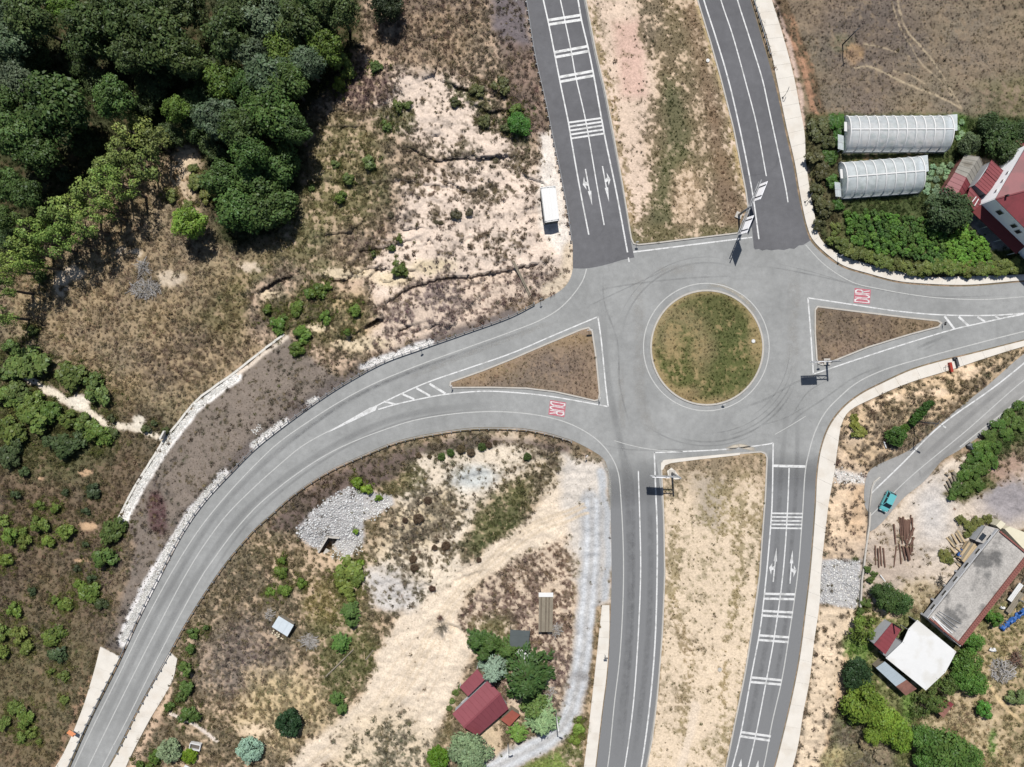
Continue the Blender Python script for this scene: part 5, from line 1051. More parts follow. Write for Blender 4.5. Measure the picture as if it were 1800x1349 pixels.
batch([(700, 472, 14), (657, 447, 7), (690, 437, 8), (702, 421, 7), (712, 478, 8)], 'shrub', 'shrub', A(96, 116, 54), 'small green shrub along the middle gully', 'shrub', EG, lambda r: .5 + r * .08)
batch([(650, 287, 15), (680, 222, 12), (612, 315, 12), (660, 117, 13), (700, 187, 13), (548, 330, 8), (715, 185, 9), (590, 290, 9)], 'shrub', 'shrub', A(100, 122, 62), 'green bush on the scrub right of the forest', 'shrub', EG, lambda r: .6 + r * .07)
plant('shrub', 'broad', 912, 219, 22, 2.6, A(74, 116, 48), 'rounded vivid green bush near the guardrail of the upper left carriageway', 'shrub')
plant('shrub', 'shrub', 907, 192, 11, 1.2, A(112, 132, 60), 'small yellow green bush above the vivid round bush by the guardrail', 'shrub')
batch([(882, 150, 17), (838, 160, 15), (850, 215, 14), (800, 180, 10), (890, 225, 12)], 'shrub', 'shrub', A(90, 100, 60), 'dull olive bush on the plain by gully scars', 'shrub', EG, lambda r: .5 + r * .07)
CB = 'round cushion bushes on pale soil'
batch([(687, 378, 6), (767, 390, 5.5), (775, 392, 5), (733, 396, 4.5), (825, 373, 9), (801, 377, 12), (871, 282, 6), (862, 292, 4)], 'cushion_bush', 'tuft', A(92, 84, 62), 'round dark cushion bush on pale eroded plain', 'bush', CB, lambda r: r * .09 + .1)
batch([(810, 790, 8.5), (828, 796, 8), (850, 776, 6.5), (860, 783, 6), (870, 778, 4.5), (736, 801, 5.5), (755, 803, 5)], 'cushion_bush', 'dome', A(98, 84, 64), 'round brown cushion bush on sand under the bend', 'bush', CB, lambda r: r * .09 + .1)
batch([(784, 960, 8.5), (764, 963, 6), (726, 983, 7.5), (729, 999, 8), (760, 1035, 6.5), (712, 915, 6), (735, 912, 11), (752, 880, 7), (842, 985, 5)], 'cushion_bush', 'dome', A(96, 78, 62), 'dark brown cushion bush beside the sandy track', 'bush', CB, lambda r: r * .09 + .1)
batch([(847, 786, 8), (776, 803, 8), (792, 796, 7), (927, 803, 8)], 'cushion_bush', 'dome', A(78, 96, 46), 'round green cushion bush on sand under the bend', 'bush', CB, lambda r: r * .09 + .1)
MG = 'shrubs inside the bend'
batch([(628, 847, 11), (646, 860, 11), (666, 876, 7), (633, 990, 8), (625, 935, 6)], 'shrub', 'shrub', A(124, 162, 50), 'bright lime green shrub by the riprap', 'shrub', MG, lambda r: .5 + r * .08)
batch([(610, 1000, 26), (628, 1015, 16), (600, 1020, 14), (610, 1035, 14), (618, 1050, 11)], 'shrub', 'shrub', A(122, 138, 62), 'olive green bush below the culvert', 'shrub', MG, lambda r: .8 + r * .06)
batch([(495, 1006, 13), (500, 1037, 12), (495, 985, 8), (530, 1025, 10), (475, 1040, 9)], 'shrub', 'shrub', A(108, 136, 52), 'vivid green shrub in scrub left of the culvert', 'shrub', MG, lambda r: .6 + r * .07)
batch([(615, 1077, 20), (598, 1133, 20), (590, 1230, 14), (600, 1248, 12), (618, 1095, 12)], 'young_conifer', 'pine', A(86, 112, 58), 'dark green young conifer beside the sandy lot', 'tree', MG, lambda r: 1.2 + r * .09)
plant('round_conifer', 'dome', 509, 1269, 26, 3.6, A(50, 74, 46), 'dark green round conifer standing alone in straw coloured grass', 'tree')
batch([(325, 1176, 16), (327, 1208, 13), (318, 1225, 12), (334, 1258, 19), (297, 1242, 10), (335, 1140, 10), (340, 1113, 11), (362, 1104, 6)], 'shrub', 'shrub', A(88, 118, 54), 'green shrub along the lower right side of west road', 'shrub', MG, lambda r: .8 + r * .08, 'y')
plant('clipped_bush', 'dome', 299, 1319, 23, 2.8, A(140, 162, 122), 'grey green clipped round bush at the bottom left, beside a small white planter', 'bush')
plant('clipped_bush', 'dome', 441, 1317, 24, 3.0, A(148, 182, 152), 'blue green clipped round bush standing alone at the bottom edge', 'bush')
plant('clipped_bush', 'dome', 333, 1329, 14, 1.6, A(118, 144, 44), 'small yellow green round bush right of the grey green clipped bush', 'bush')
batch([(272, 1332, 14), (246, 1345, 10), (262, 1350, 10)], 'shrub', 'shrub', A(90, 122, 48), 'green shrub at bottom left of the clipped bush', 'shrub', MG, lambda r: .7 + r * .07)
# trees round the red roofed bungalow
plant('conifer', 'conifer', 924, 1190, 60, 9.5, A(70, 98, 52), 'biggest dark green conifer above the red roofed bungalow', 'tree', zc=5, flat=4.6)
plant('conifer', 'conifer', 867, 1180, 33, 6.5, A(134, 156, 134), 'blue grey spruce overhanging the top of the red roof', 'tree')
batch([(838, 1128, 23), (862, 1134, 23), (892, 1142, 24), (850, 1150, 18)], 'conifer', 'pine', A(78, 104, 52), 'mid green conifer in the hedge left of the grey canopy', 'tree', 'conifers in the hedge by the bungalow', 4.0)
plant('conifer', 'pine', 938, 1243, 29, 6.0, A(104, 132, 70), 'light green pine right of the red roofed bungalow', 'tree')
plant('conifer', 'conifer', 951, 1266, 38, 6.5, A(140, 162, 116), 'pale grey green conifer beside the bend of gravel drive', 'tree')
plant('conifer', 'pine', 910, 1291, 18, 4, A(104, 134, 62), 'small green conifer below the rusty lean-to roof', 'tree')
plant('conifer', 'broad', 826, 1322, 42, 6, A(132, 148, 114), 'wide grey green tree at the bottom edge below the bungalow', 'tree')
plant('conifer', 'dome', 770, 1330, 20, 3.6, A(96, 134, 44), 'vivid green round tree at the bottom edge left of the grey tree', 'tree')
batch([(1016, 1282, 11), (1010, 1300, 12), (1018, 1264, 7)], 'shrub', 'shrub', A(126, 152, 64), 'light green bush between gravel drive and left carriageway', 'shrub', 'bushes by the gravel drive', lambda r: .6 + r * .07)
batch([(810, 1208, 6), (800, 1218, 7), (795, 1232, 7), (790, 1245, 6)], 'shrub', 'tuft', A(104, 128, 62), 'small garden plant along the left side of bungalow', 'plant', 'garden plants beside the bungalow', .8, 'y')
# south-east gardens
QG = 'trees round the white roof'
batch([(1563, 1052, 26), (1548, 1040, 18), (1585, 1060, 20)], 'garden_tree', 'broad', A(72, 96, 52), 'dark green garden tree above the small red roof', 'tree', QG, lambda r: 2 + r * .07)
plant('garden_tree', 'broad', 1505, 1184, 29, 4.2, A(54, 76, 48), 'darkest round tree left of the grey tin roof', 'tree')
plant('garden_tree', 'loose', 1520, 1108, 27, 4.0, A(104, 124, 58), 'olive green tree left of the small red roof', 'tree')
batch([(1517, 1236, 38), (1556, 1268, 30), (1580, 1292, 28), (1535, 1290, 20)], 'garden_tree', 'broad', A(118, 142, 56), 'yellow green tree below the grey tin roof', 'tree', QG, lambda r: 2 + r * .06)
batch([(1660, 1325, 46), (1622, 1300, 30), (1700, 1330, 28), (1625, 1335, 22)], 'garden_tree', 'broad', A(88, 118, 56), 'mid green tree at the bottom right edge', 'tree', QG, lambda r: 2.5 + r * .06)
batch([(1708, 1128, 20), (1700, 1165, 28), (1712, 1200, 24), (1690, 1190, 20)], 'garden_tree', 'broad', A(98, 132, 60), 'green tree along the right side of white roof', 'tree', QG, lambda r: 2 + r * .07, 'y')
batch([(1620, 1240, 25), (1655, 1215, 26), (1640, 1235, 20), (1672, 1200, 18)], 'garden_tree', 'loose', A(92, 110, 56), 'dull olive tree under the lower corner of white roof', 'tree', QG, lambda r: 1.6 + r * .06)
plant('garden_tree', 'shrub', 1730, 1248, 18, 2.4, A(86, 128, 54), 'small lone green tree in the yellow grass beside the footpath', 'tree')
plant('garden_tree', 'shrub', 1748, 1087, 17, 2.4, A(78, 112, 48), 'round green bush against the brick wall of concrete building', 'bush')
plant('garden_tree', 'shrub', 1786, 1226, 20, 2.2, A(116, 132, 78), 'pale green bush at the right edge below the rubble heap', 'bush')
batch([(1500, 1210, 12), (1492, 1240, 14), (1500, 1265, 14)], 'shrub', 'shrub', A(100, 122, 58), 'green bush at left edge of the gardens', 'shrub', QG, 1.6, 'y')
batch([(1525, 1305, 20), (1500, 1325, 22), (1550, 1330, 18)], 'dry_bush', 'tuft', A(142, 132, 104), 'greyish dry bush at the bottom below yellow trees', 'bush', QG, 1.2)
batch([(1628, 714, 8), (1621, 723, 9), (1612, 733, 9), (1604, 742, 8), (1635, 709, 6)], 'hedge_bush', 'dome', A(70, 100, 44), 'dark green hedge bush beside the lamp post', 'hedge', 'hedge by the lane', 1.5)
plant('hedge_bush', 'dome', 1575, 767, 18, 2.4, A(80, 112, 52), 'larger round green bush left of the lamp post', 'bush')
plant('hedge_bush', 'dome', 1590, 753, 9, 1.6, A(82, 112, 46), 'smaller round bush tucked between large bush and lamp post', 'bush')
batch([(1502, 734, 9), (1503, 748, 12), (1512, 760, 12), (1500, 765, 7)], 'yucca', 'tuft', A(136, 142, 70), 'spiky yellow green plant on sand by the pavement corner', 'plant', 'spiky plants by the pavement', 1.1, 'y')
BR = [(1795, 715, 16), (1775, 735, 17), (1757, 752, 16), (1740, 768, 16), (1725, 785, 15), (1712, 803, 16), (1732, 800, 17), (1750, 785, 16), (1770, 765, 16), (1790, 745, 17), (1700, 820, 14), (1692, 838, 14), (1710, 830, 16), (1728, 822, 15), (1682, 858, 13), (1698, 862, 14), (1718, 852, 14), (1745, 812, 14), (1675, 872, 10)]
batch(BR, 'bramble', 'shrub', A(90, 114, 56), 'green bramble bush in the bank below the lane', 'bush', 'brambles on the bank', 1.1)
batch([(1530, 1020, 8), (1537, 1010, 7), (1522, 1060, 10), (1516, 1090, 10), (1512, 1075, 8), (1525, 1002, 8)], 'shrub', 'shrub', A(84, 106, 50), 'small bush along the concrete edge wall right of riprap', 'shrub', 'bushes by the edge wall', .9, 'y')
batch([(1690, 915, 10), (1705, 925, 12), (1718, 918, 12), (1735, 912, 10), (1700, 940, 8), (1660, 975, 12), (1668, 985, 9)], 'shrub', 'tuft', A(112, 118, 62), 'weedy bush near the lumber stack', 'shrub', 'weeds by the lumber', .9)
# north-east garden
batch([(1440, 226, 24), (1432, 275, 20), (1445, 300, 18), (1455, 250, 16), (1436, 335, 16), (1450, 365, 20), (1442, 395, 14)], 'hedge_shrub', 'shrub', A(92, 94, 60), 'brownish green shrub along the garden edge by pavement', 'shrub', 'shrubs on the garden edge', 1.5, 'y')
batch([(1472, 222, 20), (1458, 278, 18), (1465, 320, 16), (1476, 250, 14), (1470, 360, 14)], 'hedge_shrub', 'shrub', A(78, 110, 50), 'deep green shrub left of the greenhouses', 'shrub', 'shrubs on the garden edge', 1.3, 'y')
batch([(1755, 242, 38), (1775, 275, 26), (1790, 235, 26), (1735, 222, 22)], 'fruit_tree', 'broad', A(72, 90, 54), 'dark fruit tree right of the long greenhouse', 'tree', 'fruit trees in the garden', 4.0)
plant('fruit_tree', 'broad', 1697, 256, 22, 3.6, A(84, 98, 66), 'grey green fruit tree at the right end of the long greenhouse', 'tree')
plant('fruit_tree', 'broad', 1668, 372, 38, 4.5, A(78, 96, 62), 'wide dark fruit tree left of the red roofed house', 'tree')
plant('fruit_tree', 'loose', 1645, 358, 20, 3.4, A(102, 120, 84), 'silvery green tree below the end of short greenhouse', 'tree')
VP = []
for i in range(12):
    for j in range(20):
        x = 1484 + j * 13.2 + i * 3 + random.uniform(-2.5, 2.5); y = 368 + i * 9.6 + j * 2.0 + random.uniform(-2, 2)
        if y > 372 + (x - 1484) * .02 and y < 430 + (x - 1484) * .22 and x < 1745 and math.hypot(x - 1668, y - 372) > 36 and not (x > 1700 and y < 400 + (x - 1700) * .8) and not (x < 1500 and y > 425): VP.append((x, y, i))
rows = {}
for x, y, i in VP: rows.setdefault((i, x > 1665), []).append((x, y))
for (i, lite), its in sorted(rows.items()):
    for k, (x, y) in enumerate(sorted(its)):
        c = A(112, 152, 62) if lite else random.choice([A(92, 124, 58), A(100, 136, 58), A(84, 114, 56)]); o_ = ordinal(k, len(its)); rw_ = ORD[i + 1]
        plant('crop_plant', 'tuft', x, y, 7.4, 1.1, c, (('bright crop plant near the house, %s row from greenhouses' if lite else 'dark leafy crop plant, %s vegetable row from the greenhouses') % rw_) + (', ' + o_ if o_ else ''), 'plant', 'crop plants by the house' if lite else 'crop plants below the greenhouses')
BM = [(1466, 420, 13), (1480, 432, 14), (1494, 440, 15), (1510, 445, 15), (1526, 452, 15), (1543, 456, 15), (1560, 462, 15), (1577, 466, 15), (1594, 470, 16), (1611, 474, 16), (1628, 472, 15), (1645, 470, 15), (1662, 468, 15), (1679, 470, 16), (1696, 470, 16), (1713, 472, 16), (1730, 472, 16), (1748, 470, 16), (1766, 470, 16), (1784, 468, 17), (1700, 482, 12), (1620, 482, 10), (1470, 400, 12)]
batch(BM, 'bramble', 'shrub', A(108, 118, 62), 'bramble bush on the bank above the eastern pavement', 'bush', 'brambles above the pavement', 1.2)
for q in range(7):
    its = [(1604 + k * 13 - q * 4 + random.uniform(-3, 3), 290 + q * 12 + random.uniform(-3, 3)) for k in range(6)]
    its = [(x, y) for x, y in its if x < 1672 - (y - 290) * .35 and x > 1636 - (y - 290) * .35 * (y < 340) and y < 365]
    for k, (x, y) in enumerate(its): o_ = ordinal(k, len(its)); plant('cabbage', 'tuft', x, y, 7, .6, A(138, 164, 126), 'pale cabbage in the bed by the sheds, %s row' % ORD[q + 1] + (', ' + o_ if o_ else ''), 'plant', 'cabbages by the sheds')
batch([(1683, 225, 6), (1690, 235, 6), (1684, 243, 6), (1692, 215, 6)], 'cabbage', 'tuft', A(150, 176, 130), 'pale cabbage beside the far end of long greenhouse', 'plant', 'cabbages by the long greenhouse', .6, 'y')

# low growth creeping out from the shrubs
qx, qy, qc = [], [], []
for root, lb, x, y in PLANTS:
    if root['category'] in ('shrub', 'bush') and root.name.split('.')[0] == 'shrub':
        f = root.children[0]; R_ = f.scale[1] * 10; n = int(10 + R_ * 2.2)
        for k in range(n): a_ = random.uniform(0, 6.28); d_ = R_ * (.7 + abs(random.gauss(0, .65))); qx.append(x + math.cos(a_) * d_); qy.append(y + math.sin(a_) * d_); c_ = np.array(f.color[:3]); w_ = random.uniform(.2, .8); qc.append(c_ * .85 * (1 - w_) + np.array(A(128, 118, 78)) * 1.2 * w_)
qx, qy, qc = np.array(qx), np.array(qy), np.array(qc); ok = (bil(blocked, qx, qy) < .5) & (bil(COVM, qx, qy) > .3); qx, qy, qc = qx[ok], qy[ok], qc[ok]; n_ = len(qx)
scatter('green_undergrowth', protos, onground(qx, qy), np.clip(qc * rng.uniform(.7, 1.3, (n_, 1)), 0, .5), np.exp(rng.normal(.05, .4, n_)), rng.uniform(0, 6.28, n_), rng.integers(0, 5, n_), TUFTM)

# ------------------------------------------------------------------ built things
STEEL = mat('galvanised_steel', A(170, 172, 174), .55, .1, 2, 10, spec=.4); DSTEEL = mat('dark_steel', A(92, 92, 94), .6, .1, 2, 10); WMETAL = mat('white_metal', A(252, 252, 250), .5, .04, 1, 8)
SIGNB = mat('sign_back', (.8, .8, .82), .4, .03, 1, 8); REDR = mat('red_roof_sheet', A(146, 66, 72), .55, .10, .6, 6, var2=A(128, 60, 64), mask_scale=.5); REDB = mat('bungalow_roof_sheet', A(154, 82, 90), .5, .07, .8, 6)
GREYR = mat('fibre_cement_sheet', A(168, 164, 154), .9, .14, .8, 8, bump=.2, var2=A(140, 134, 122)); TIN = mat('tin_sheet', A(196, 210, 218), .5, .08, .9, 6); RUST = mat('rusty_sheet', A(158, 112, 98), .8, .18, 1.2, 9, var2=A(128, 92, 82))
WOODG = mat('grey_weathered_wood', A(158, 148, 130), .9, .16, 1.2, 12, bump=.2); WOODP = mat('pale_timber', A(214, 190, 152), .8, .16, 1.0, 10); WOODD = mat('brown_log_bark', A(128, 98, 84), .9, .2, 2, 12, bump=.3)
PLAST = mat('plaster_wall', A(214, 216, 220), .85, .08, .7, 6); PLASTR = mat('red_painted_wall', A(130, 58, 58), .8, .1, .7, 6); PLASTW = mat('white_plaster_wall', (.78, .78, .78), .85, .06, .7, 6); BRICK = mat('brick_red', A(160, 104, 94), .9, .25, 2, 12, var2=A(126, 84, 78), mask_scale=.9); SLABC = mat('flat_roof_concrete', A(202, 197, 190), .9, .26, .5, 4, bump=.4, var2=A(128, 126, 123), mask_scale=.28)
DARK = mat('interior_shade', (.012, .012, .013), .9, .1); GLASS = mat('window_glass', (.02, .025, .03), .15, .05, spec=.6); WHITEF = mat('white_sheet', A(255, 255, 253), .6, .03, .4, 5, var2=A(244, 242, 236), mask_scale=.3); WALLC = mat('retaining_concrete', A(244, 240, 230), .85, .06, .8, 8)
BLUEP = mat('blue_tarpaulin', A(58, 112, 190), .45, .18, 1.5, 6); ORANGE = mat('orange_board', A(236, 148, 92), .5, .05); REDS = mat('red_steel', A(190, 66, 48), .5, .1); BLACK = mat('black_rubber', (.012, .012, .012), .7, .1)
TEAL = mat('teal_car_paint', A(120, 208, 212), .28, .03, 1, 4, spec=.5); CGLASS = mat('car_glass', (.008, .014, .018), .08, .03, spec=.6); CHROME = mat('rim_alloy', A(180, 182, 184), .4, .05); LAMPW = mat('lamp_lens', A(235, 235, 230), .3, .03); LAMPR = mat('tail_lens', A(180, 40, 36), .3, .03)
DGREY = mat('dark_grey_sheet', A(96, 104, 104), .7, .1, .8, 6)

def guardrail(label, line, off, spacing=16, group='steel guardrails along the roads', post_side=1):
    p = crom(line, 4); t = np.gradient(p, axis=0); t /= np.linalg.norm(t, axis=1)[:, None]; n = np.c_[-t[:, 1], t[:, 0]]; p = p + n * off
    p = resample(p, 4); root = empty('guardrail', (*P(*p[len(p) // 2])[:2], 0), label=label, cat='guardrail', group=group); o = root.location
    t = np.gradient(p, axis=0); t /= np.linalg.norm(t, axis=1)[:, None]; n = np.c_[-t[:, 1], t[:, 0]] * post_side
    prof = [(0, .48), (.05, .52), (0, .60), (.05, .68), (0, .73), (-.03, .73), (.02, .68), (-.03, .60), (.02, .52), (-.03, .48)]
    vs = []; fs = []; k = len(prof)
    for i in range(len(p)):
        a = P(*p[i]); d = Vector((n[i][0], -n[i][1], 0))
        for (s_, z) in prof: v = a - d * s_ * 1.2; vs.append((v.x - o.x, v.y - o.y, z))
    for i in range(len(p) - 1):
        for q in range(k): fs.append((i * k + q, i * k + (q + 1) % k, (i + 1) * k + (q + 1) % k, (i + 1) * k + q))
    mb = MB(); mb.add(vs, fs); me = mb.mesh('rail'); obj('rail', me, root, mat=STEEL)
    pm = MB().box((0, 0, .34), (.10, .16, .78)).box((0, -.12, .60), (.12, .16, .16)).mesh('post'); pm.materials.append(STEEL)
    q = resample(p, spacing)
    tt = np.gradient(q, axis=0)
    for i in range(len(q)):
        d = tt[i] / np.linalg.norm(tt[i]); nn = np.array([-d[1], d[0]]) * post_side; a = P(*(q[i] + nn * 2.2)); w = Vector((nn[0], -nn[1]))
        obj('post', pm, root, (a.x - o.x, a.y - o.y, 0), math.atan2(w.y, w.x) - math.pi / 2)
    return root
guardrail('long guardrail on the outer side of the west road bend', R_WO[1:-1] , 1.5, 16.5, post_side=1)
guardrail('guardrail on the inner side of the west road bend', [(205, 1321)] + R_WI[3:], 1.5, 16.5, post_side=1)
guardrail('guardrail on the left of the upper left carriageway', [(920, -40)] + R_NL[1:9], 1.2, 15.5, post_side=1)
guardrail('short guardrail at the top right by the pavement', [(1308, -40), (1322, 5), (1336, 50), (1350, 98)], -1.5, 12, post_side=-1)
# retaining wall of cast panels
root = empty('retaining_wall', (*T(290, 773)[:2], 0), label='white concrete retaining wall curving across the western slope', cat='wall'); o = root.location
rw = resample(crom(RW, 4), 20)
for a, b in zip(rw[:-1], rw[1:]):
    A3, B3 = T(*a), T(*b); d = (B3 - A3); d.z = 0; L_ = d.length; c = (A3 + B3) / 2; rz = math.atan2(d.y, d.x); zt = max(A3.z, B3.z) + .14
    MB().box((0, 0, 0), (L_ - .015, .38, 2.4)).obj('wall_panel', WALLC, root, (c.x - o.x, c.y - o.y, zt - 1.2), rz)
MB().box((0, 0, 0), (1.6, .3, 1.6)).obj('wing_wall', WALLC, root, (P(293, 764, 0).x * 1.03 - o.x, P(293, 764, 0).y * 1.03 - o.y, -2.6), 1.1)

def cyl(mb, a, b, r, n=8, r2=None): return mb.tube([a, b], [r, r if r2 is None else r2], n)
def oversign(label, base, ph, dirv, chords, boards, tilt=0.0):
    b = T(*base); root = empty('overhead_sign', (b.x, b.y, 0), label=label, cat='road sign', group='cantilever direction signs round the roundabout')
    d = Vector((dirv[0], dirv[1], 0)).normalized(); n = Vector((-d.y, d.x, 0)); rz = math.atan2(d.y, d.x)
    MB().box((0, 0, .18), (1.1, 1.1, .3), rz).obj('footing', CONC, root)
    cyl(MB(), (0, 0, .1), (0, 0, ph), .2, 12, .15).obj('post', STEEL, root, smooth=True)
    s0, s1 = chords[0]; tops = chords[1]
    for z in tops: MB().beam(d * s0 + Vector((0, 0, z)), d * s1 + Vector((0, 0, z)), .14, .14).obj('arm', STEEL, root)
    k = max(2, int(abs(s1 - s0) / .9)); mb = MB()
    for i in range(k):
        a = d * (s0 + (s1 - s0) * i / k) + Vector((0, 0, tops[i % 2])); c = d * (s0 + (s1 - s0) * (i + 1) / k) + Vector((0, 0, tops[(i + 1) % 2])); mb.beam(a, c, .05, .05)
    mb.obj('lattice', STEEL, root)
    for (u0, u1, z0, z1, sd) in boards:
        c = d * ((u0 + u1) / 2) + n * sd + Vector((0, 0, (z0 + z1) / 2)); bo = MB().box((0, 0, 0), (abs(u1 - u0), .05, z1 - z0)).obj('board', SIGNB, root, c, rz); bo.rotation_euler = (tilt, 0, rz)
        for f in (-.3, .3): MB().box((f * abs(u1 - u0), -.08 * (1 if sd < 0 else -1) * -1, 0), (.08, .10, z1 - z0 + .1)).obj('bracket', DSTEEL, bo)
    return root
oversign('tall double cantilever sign leaning over the upper right carriageway mouth', (1298, 379), 6.6, (3.48, 8.58), ((-4.7, 4.8), (5.0, 6.2)), [(1.5, 4.7, 4.2, 6.9, -.65), (-1.4, -4.5, 4.2, 6.9, -.65)], .2)
oversign('cantilever sign at the lower left tip of the right triangular island', (1453, 636), 5.2, (-1, -.03), ((0, 4.7), (3.8, 4.8)), [(1.9, 4.7, 3.9, 6.0, .12)])
oversign('cantilever sign on the corner of the lower median with white board', (1181, 832), 6.3, (-1, .05), ((0, 4.7), (4.6, 5.7)), [(1.75, 4.65, 4.0, 6.1, .12)])
sheet('concrete_pad', [(1172, 828), (1180, 822), (1188, 830), (1194, 838), (1198, 842), (1186, 843), (1174, 836)], .2, CONCB, bpy.data.objects['south_median_kerb'])
def smallsign(label, px, py, h=2.2, kind='disc', rz=0.0, cat='road sign', m=None, w=.6):
    b = T(px, py); root = empty('traffic_sign', (b.x, b.y, b.z), rz, label=label, cat=cat); cyl(MB(), (0, 0, -.1), (0, 0, h), .04, 8).obj('post', STEEL, root)
    mb = MB()
    if kind == 'disc': mb.tube([(0, -.07, h - .3), (0, -.045, h - .3)], [w / 2, w / 2], 20)
    elif kind == 'tri': mb.prism([(-w / 2, -w * .43), (w / 2, -w * .43), (0, w * .43)], 0, .03)
    else: mb.box((0, -.06, h - .3), (w, .03, .55))
    f = mb.obj('sign_face', m or SIGNB, root)
    if kind == 'tri': f.location = (0, -.05, h - .3); f.rotation_euler = (math.pi / 2, 0, 0)
    return root
smallsign('keep right sign beside the right cantilever sign', 1437, 640, 1.8, 'disc', .2); smallsign('square sign board at the tip of the left triangular island', 1035, 581, 1.6, 'sq', .1, w=1.0)
smallsign('small sign at the lower right corner of the left triangular island', 1052, 701, 1.6, 'disc', 1.2); smallsign('dark little sign at the right tip of the right triangular island', 1655, 570, 1.3, 'sq', 1.4, m=DSTEEL)
smallsign('small sign at the left tip of the left triangular island', 794, 679, 1.6, 'disc', 1.0); smallsign('small sign at the lower left corner of the upper median', 1118, 428, 1.7, 'disc', 0); smallsign('small sign near the left guardrail end above the bend', 950, 528, 2.2, 'tri', .3)
smallsign('small sign on the pavement corner right of the upper carriageway', 1471, 452, 2.3, 'tri', .6); smallsign('small sign at the lower edge of the round island', 1270, 710, 1.2, 'disc', 0); smallsign('small sign at the start of gravel by the left carriageway', 1029, 800, 2.2, 'disc', .8); smallsign('small dark sign on the left carriageway pavement', 1063, 1150, 2.0, 'sq', 0, m=DSTEEL)
smallsign('small sign on the outer guardrail in the middle of the bend', 741, 612, 2.2, 'disc', .5)
def bentpost(label, px, py, dx, dy):
    b = T(px, py); root = empty('reflector_post', (b.x, b.y, .1), label=label, cat='post'); e = Vector((dx / 10, -dy / 10, 0))
    MB().tube([(0, 0, 0), (0, 0, 1.1), e * .3 + Vector((0, 0, 1.6)), e * .7 + Vector((0, 0, 1.7)), e + Vector((0, 0, 1.6))], .05, 6).obj('bent_tube', DSTEEL, root); MB().box((0, 0, .04), (.3, .3, .08)).obj('base_plate', DSTEEL, root)
bentpost('upper bent steel post on the right pavement', 1375, 173, 5, -12); bentpost('lower bent steel post on the right pavement', 1414, 356, 6, -12)
def disc(name, label, px, py, r, m, cat):
    b = T(px, py); root = empty(name, (b.x, b.y, b.z), label=label, cat=cat); MB().tube([(0, 0, -.1), (0, 0, .12)], [r, r], 20).obj('ring', CONC, root); MB().tube([(0, 0, .0), (0, 0, .145)], [r * .78, r * .78], 18).obj('cover', m, root)
disc('manhole', 'pale manhole on the upper median near its right edge', 1244, 107, .34, WMETAL, 'manhole'); disc('manhole', 'pale manhole on the right side of round island', 1324, 600, .36, WMETAL, 'manhole'); disc('manhole', 'pale manhole in the lower median', 1265, 1177, .36, CONC, 'manhole'); disc('manhole', 'dark drain cover on pavement right of upper carriageway', 1427, 376, .26, DSTEEL, 'drain cover')
def pole(label, px, py, h, arm=None, m=None, name='utility_pole', cat='pole', r=.13, lamp=None):
    b = T(px, py); root = empty(name, (b.x, b.y, b.z), label=label, cat=cat); cyl(MB(), (0, 0, -.3), (0, 0, h), r, 10, r * .65).obj('shaft', m or WOODG, root, smooth=True)
    if arm: MB().beam((-arm[0], -arm[1], h - .35), (arm[0], arm[1], h - .35), .1, .12).obj('crossarm', m or WOODG, root)
    if lamp:
        MB().tube([(0, 0, h - .3), (lamp[0] * .5, lamp[1] * .5, h), (lamp[0], lamp[1], h)], .05, 6).obj('lamp_arm', STEEL, root); MB().box((lamp[0], lamp[1], h - .03), (.6, .25, .14), math.atan2(lamp[1], lamp[0])).obj('lamp_head', LAMPW, root)
    return root
pole('dark leaning looking pole in the brown field at top right', 1481, 79, 5.4, (.4, .3), DSTEEL); pole('dark lamp post by the hedge beside the lane', 1605, 741, 7.2, (.5, .5), DSTEEL, 'street_lamp', 'street lamp', lamp=(.9, -.5)); pole('white pole beside the gravel drive at the bungalow', 977, 1251, 6.8, None, WMETAL, lamp=(.6, -.3)); pole('tall grey lamp pole leaning across the red roofed house', 1724, 350, 6.0, None, STEEL, 'street_lamp', 'street lamp', lamp=(.5, .3))
pole('white pole on the brick edge of the concrete building', 1787, 1053, 4.4, None, WMETAL, lamp=(.3, .3)); pole('short white lamp post at the end of the gravel drive', 893, 1306, 4.0, None, WMETAL, 'street_lamp', 'street lamp', lamp=(.4, .2))
# little things on the verge
b = T(1668, 646); rt = empty('steel_barrier', (b.x, b.y, .1), math.atan2(-1.6, .33) + 0, label='red painted steel beam lying across the concrete verge', cat='barrier'); MB().box((0, 0, .3), (1.7, .42, .55)).obj('beam', REDS, rt); MB().beam((-.5, 0, .55), (-.5, -1.0, .55), .05, .05).obj('rod', REDS, rt); MB().tube([(-.5, -1.0, .55), (-.1, -1.05, .5), (.5, -.8, .05)], .03, 6).obj('bracket_shadow', BLACK, rt)  # the black tube stands in for a bracket-shaped cast shadow
b = T(1679, 637); rt = empty('steel_barrier', (b.x, b.y, .1), math.atan2(-1.6, .45), label='grey steel beam lying beside the red one on verge', cat='barrier'); MB().box((0, 0, .28), (1.6, .36, .5)).obj('beam', DSTEEL, rt); MB().box((-.75, -.2, .28), (.35, .5, .5)).obj('head', DSTEEL, rt)
b = T(140, 1285); rt = empty('road_work_sign', (b.x, b.y, .1), .0, label='orange sign board on the pale pavement at lower left', cat='road sign'); cyl(MB(), (0, 0, 0), (0, 0, 1.7), .05, 6).obj('post', DSTEEL, rt); MB().box((-.5, .3, 1.35), (1.35, .06, .6), m=Matrix.Rotation(-.55, 3, 'Z') @ Matrix.Rotation(.75, 3, 'X')).obj('board', ORANGE, rt)
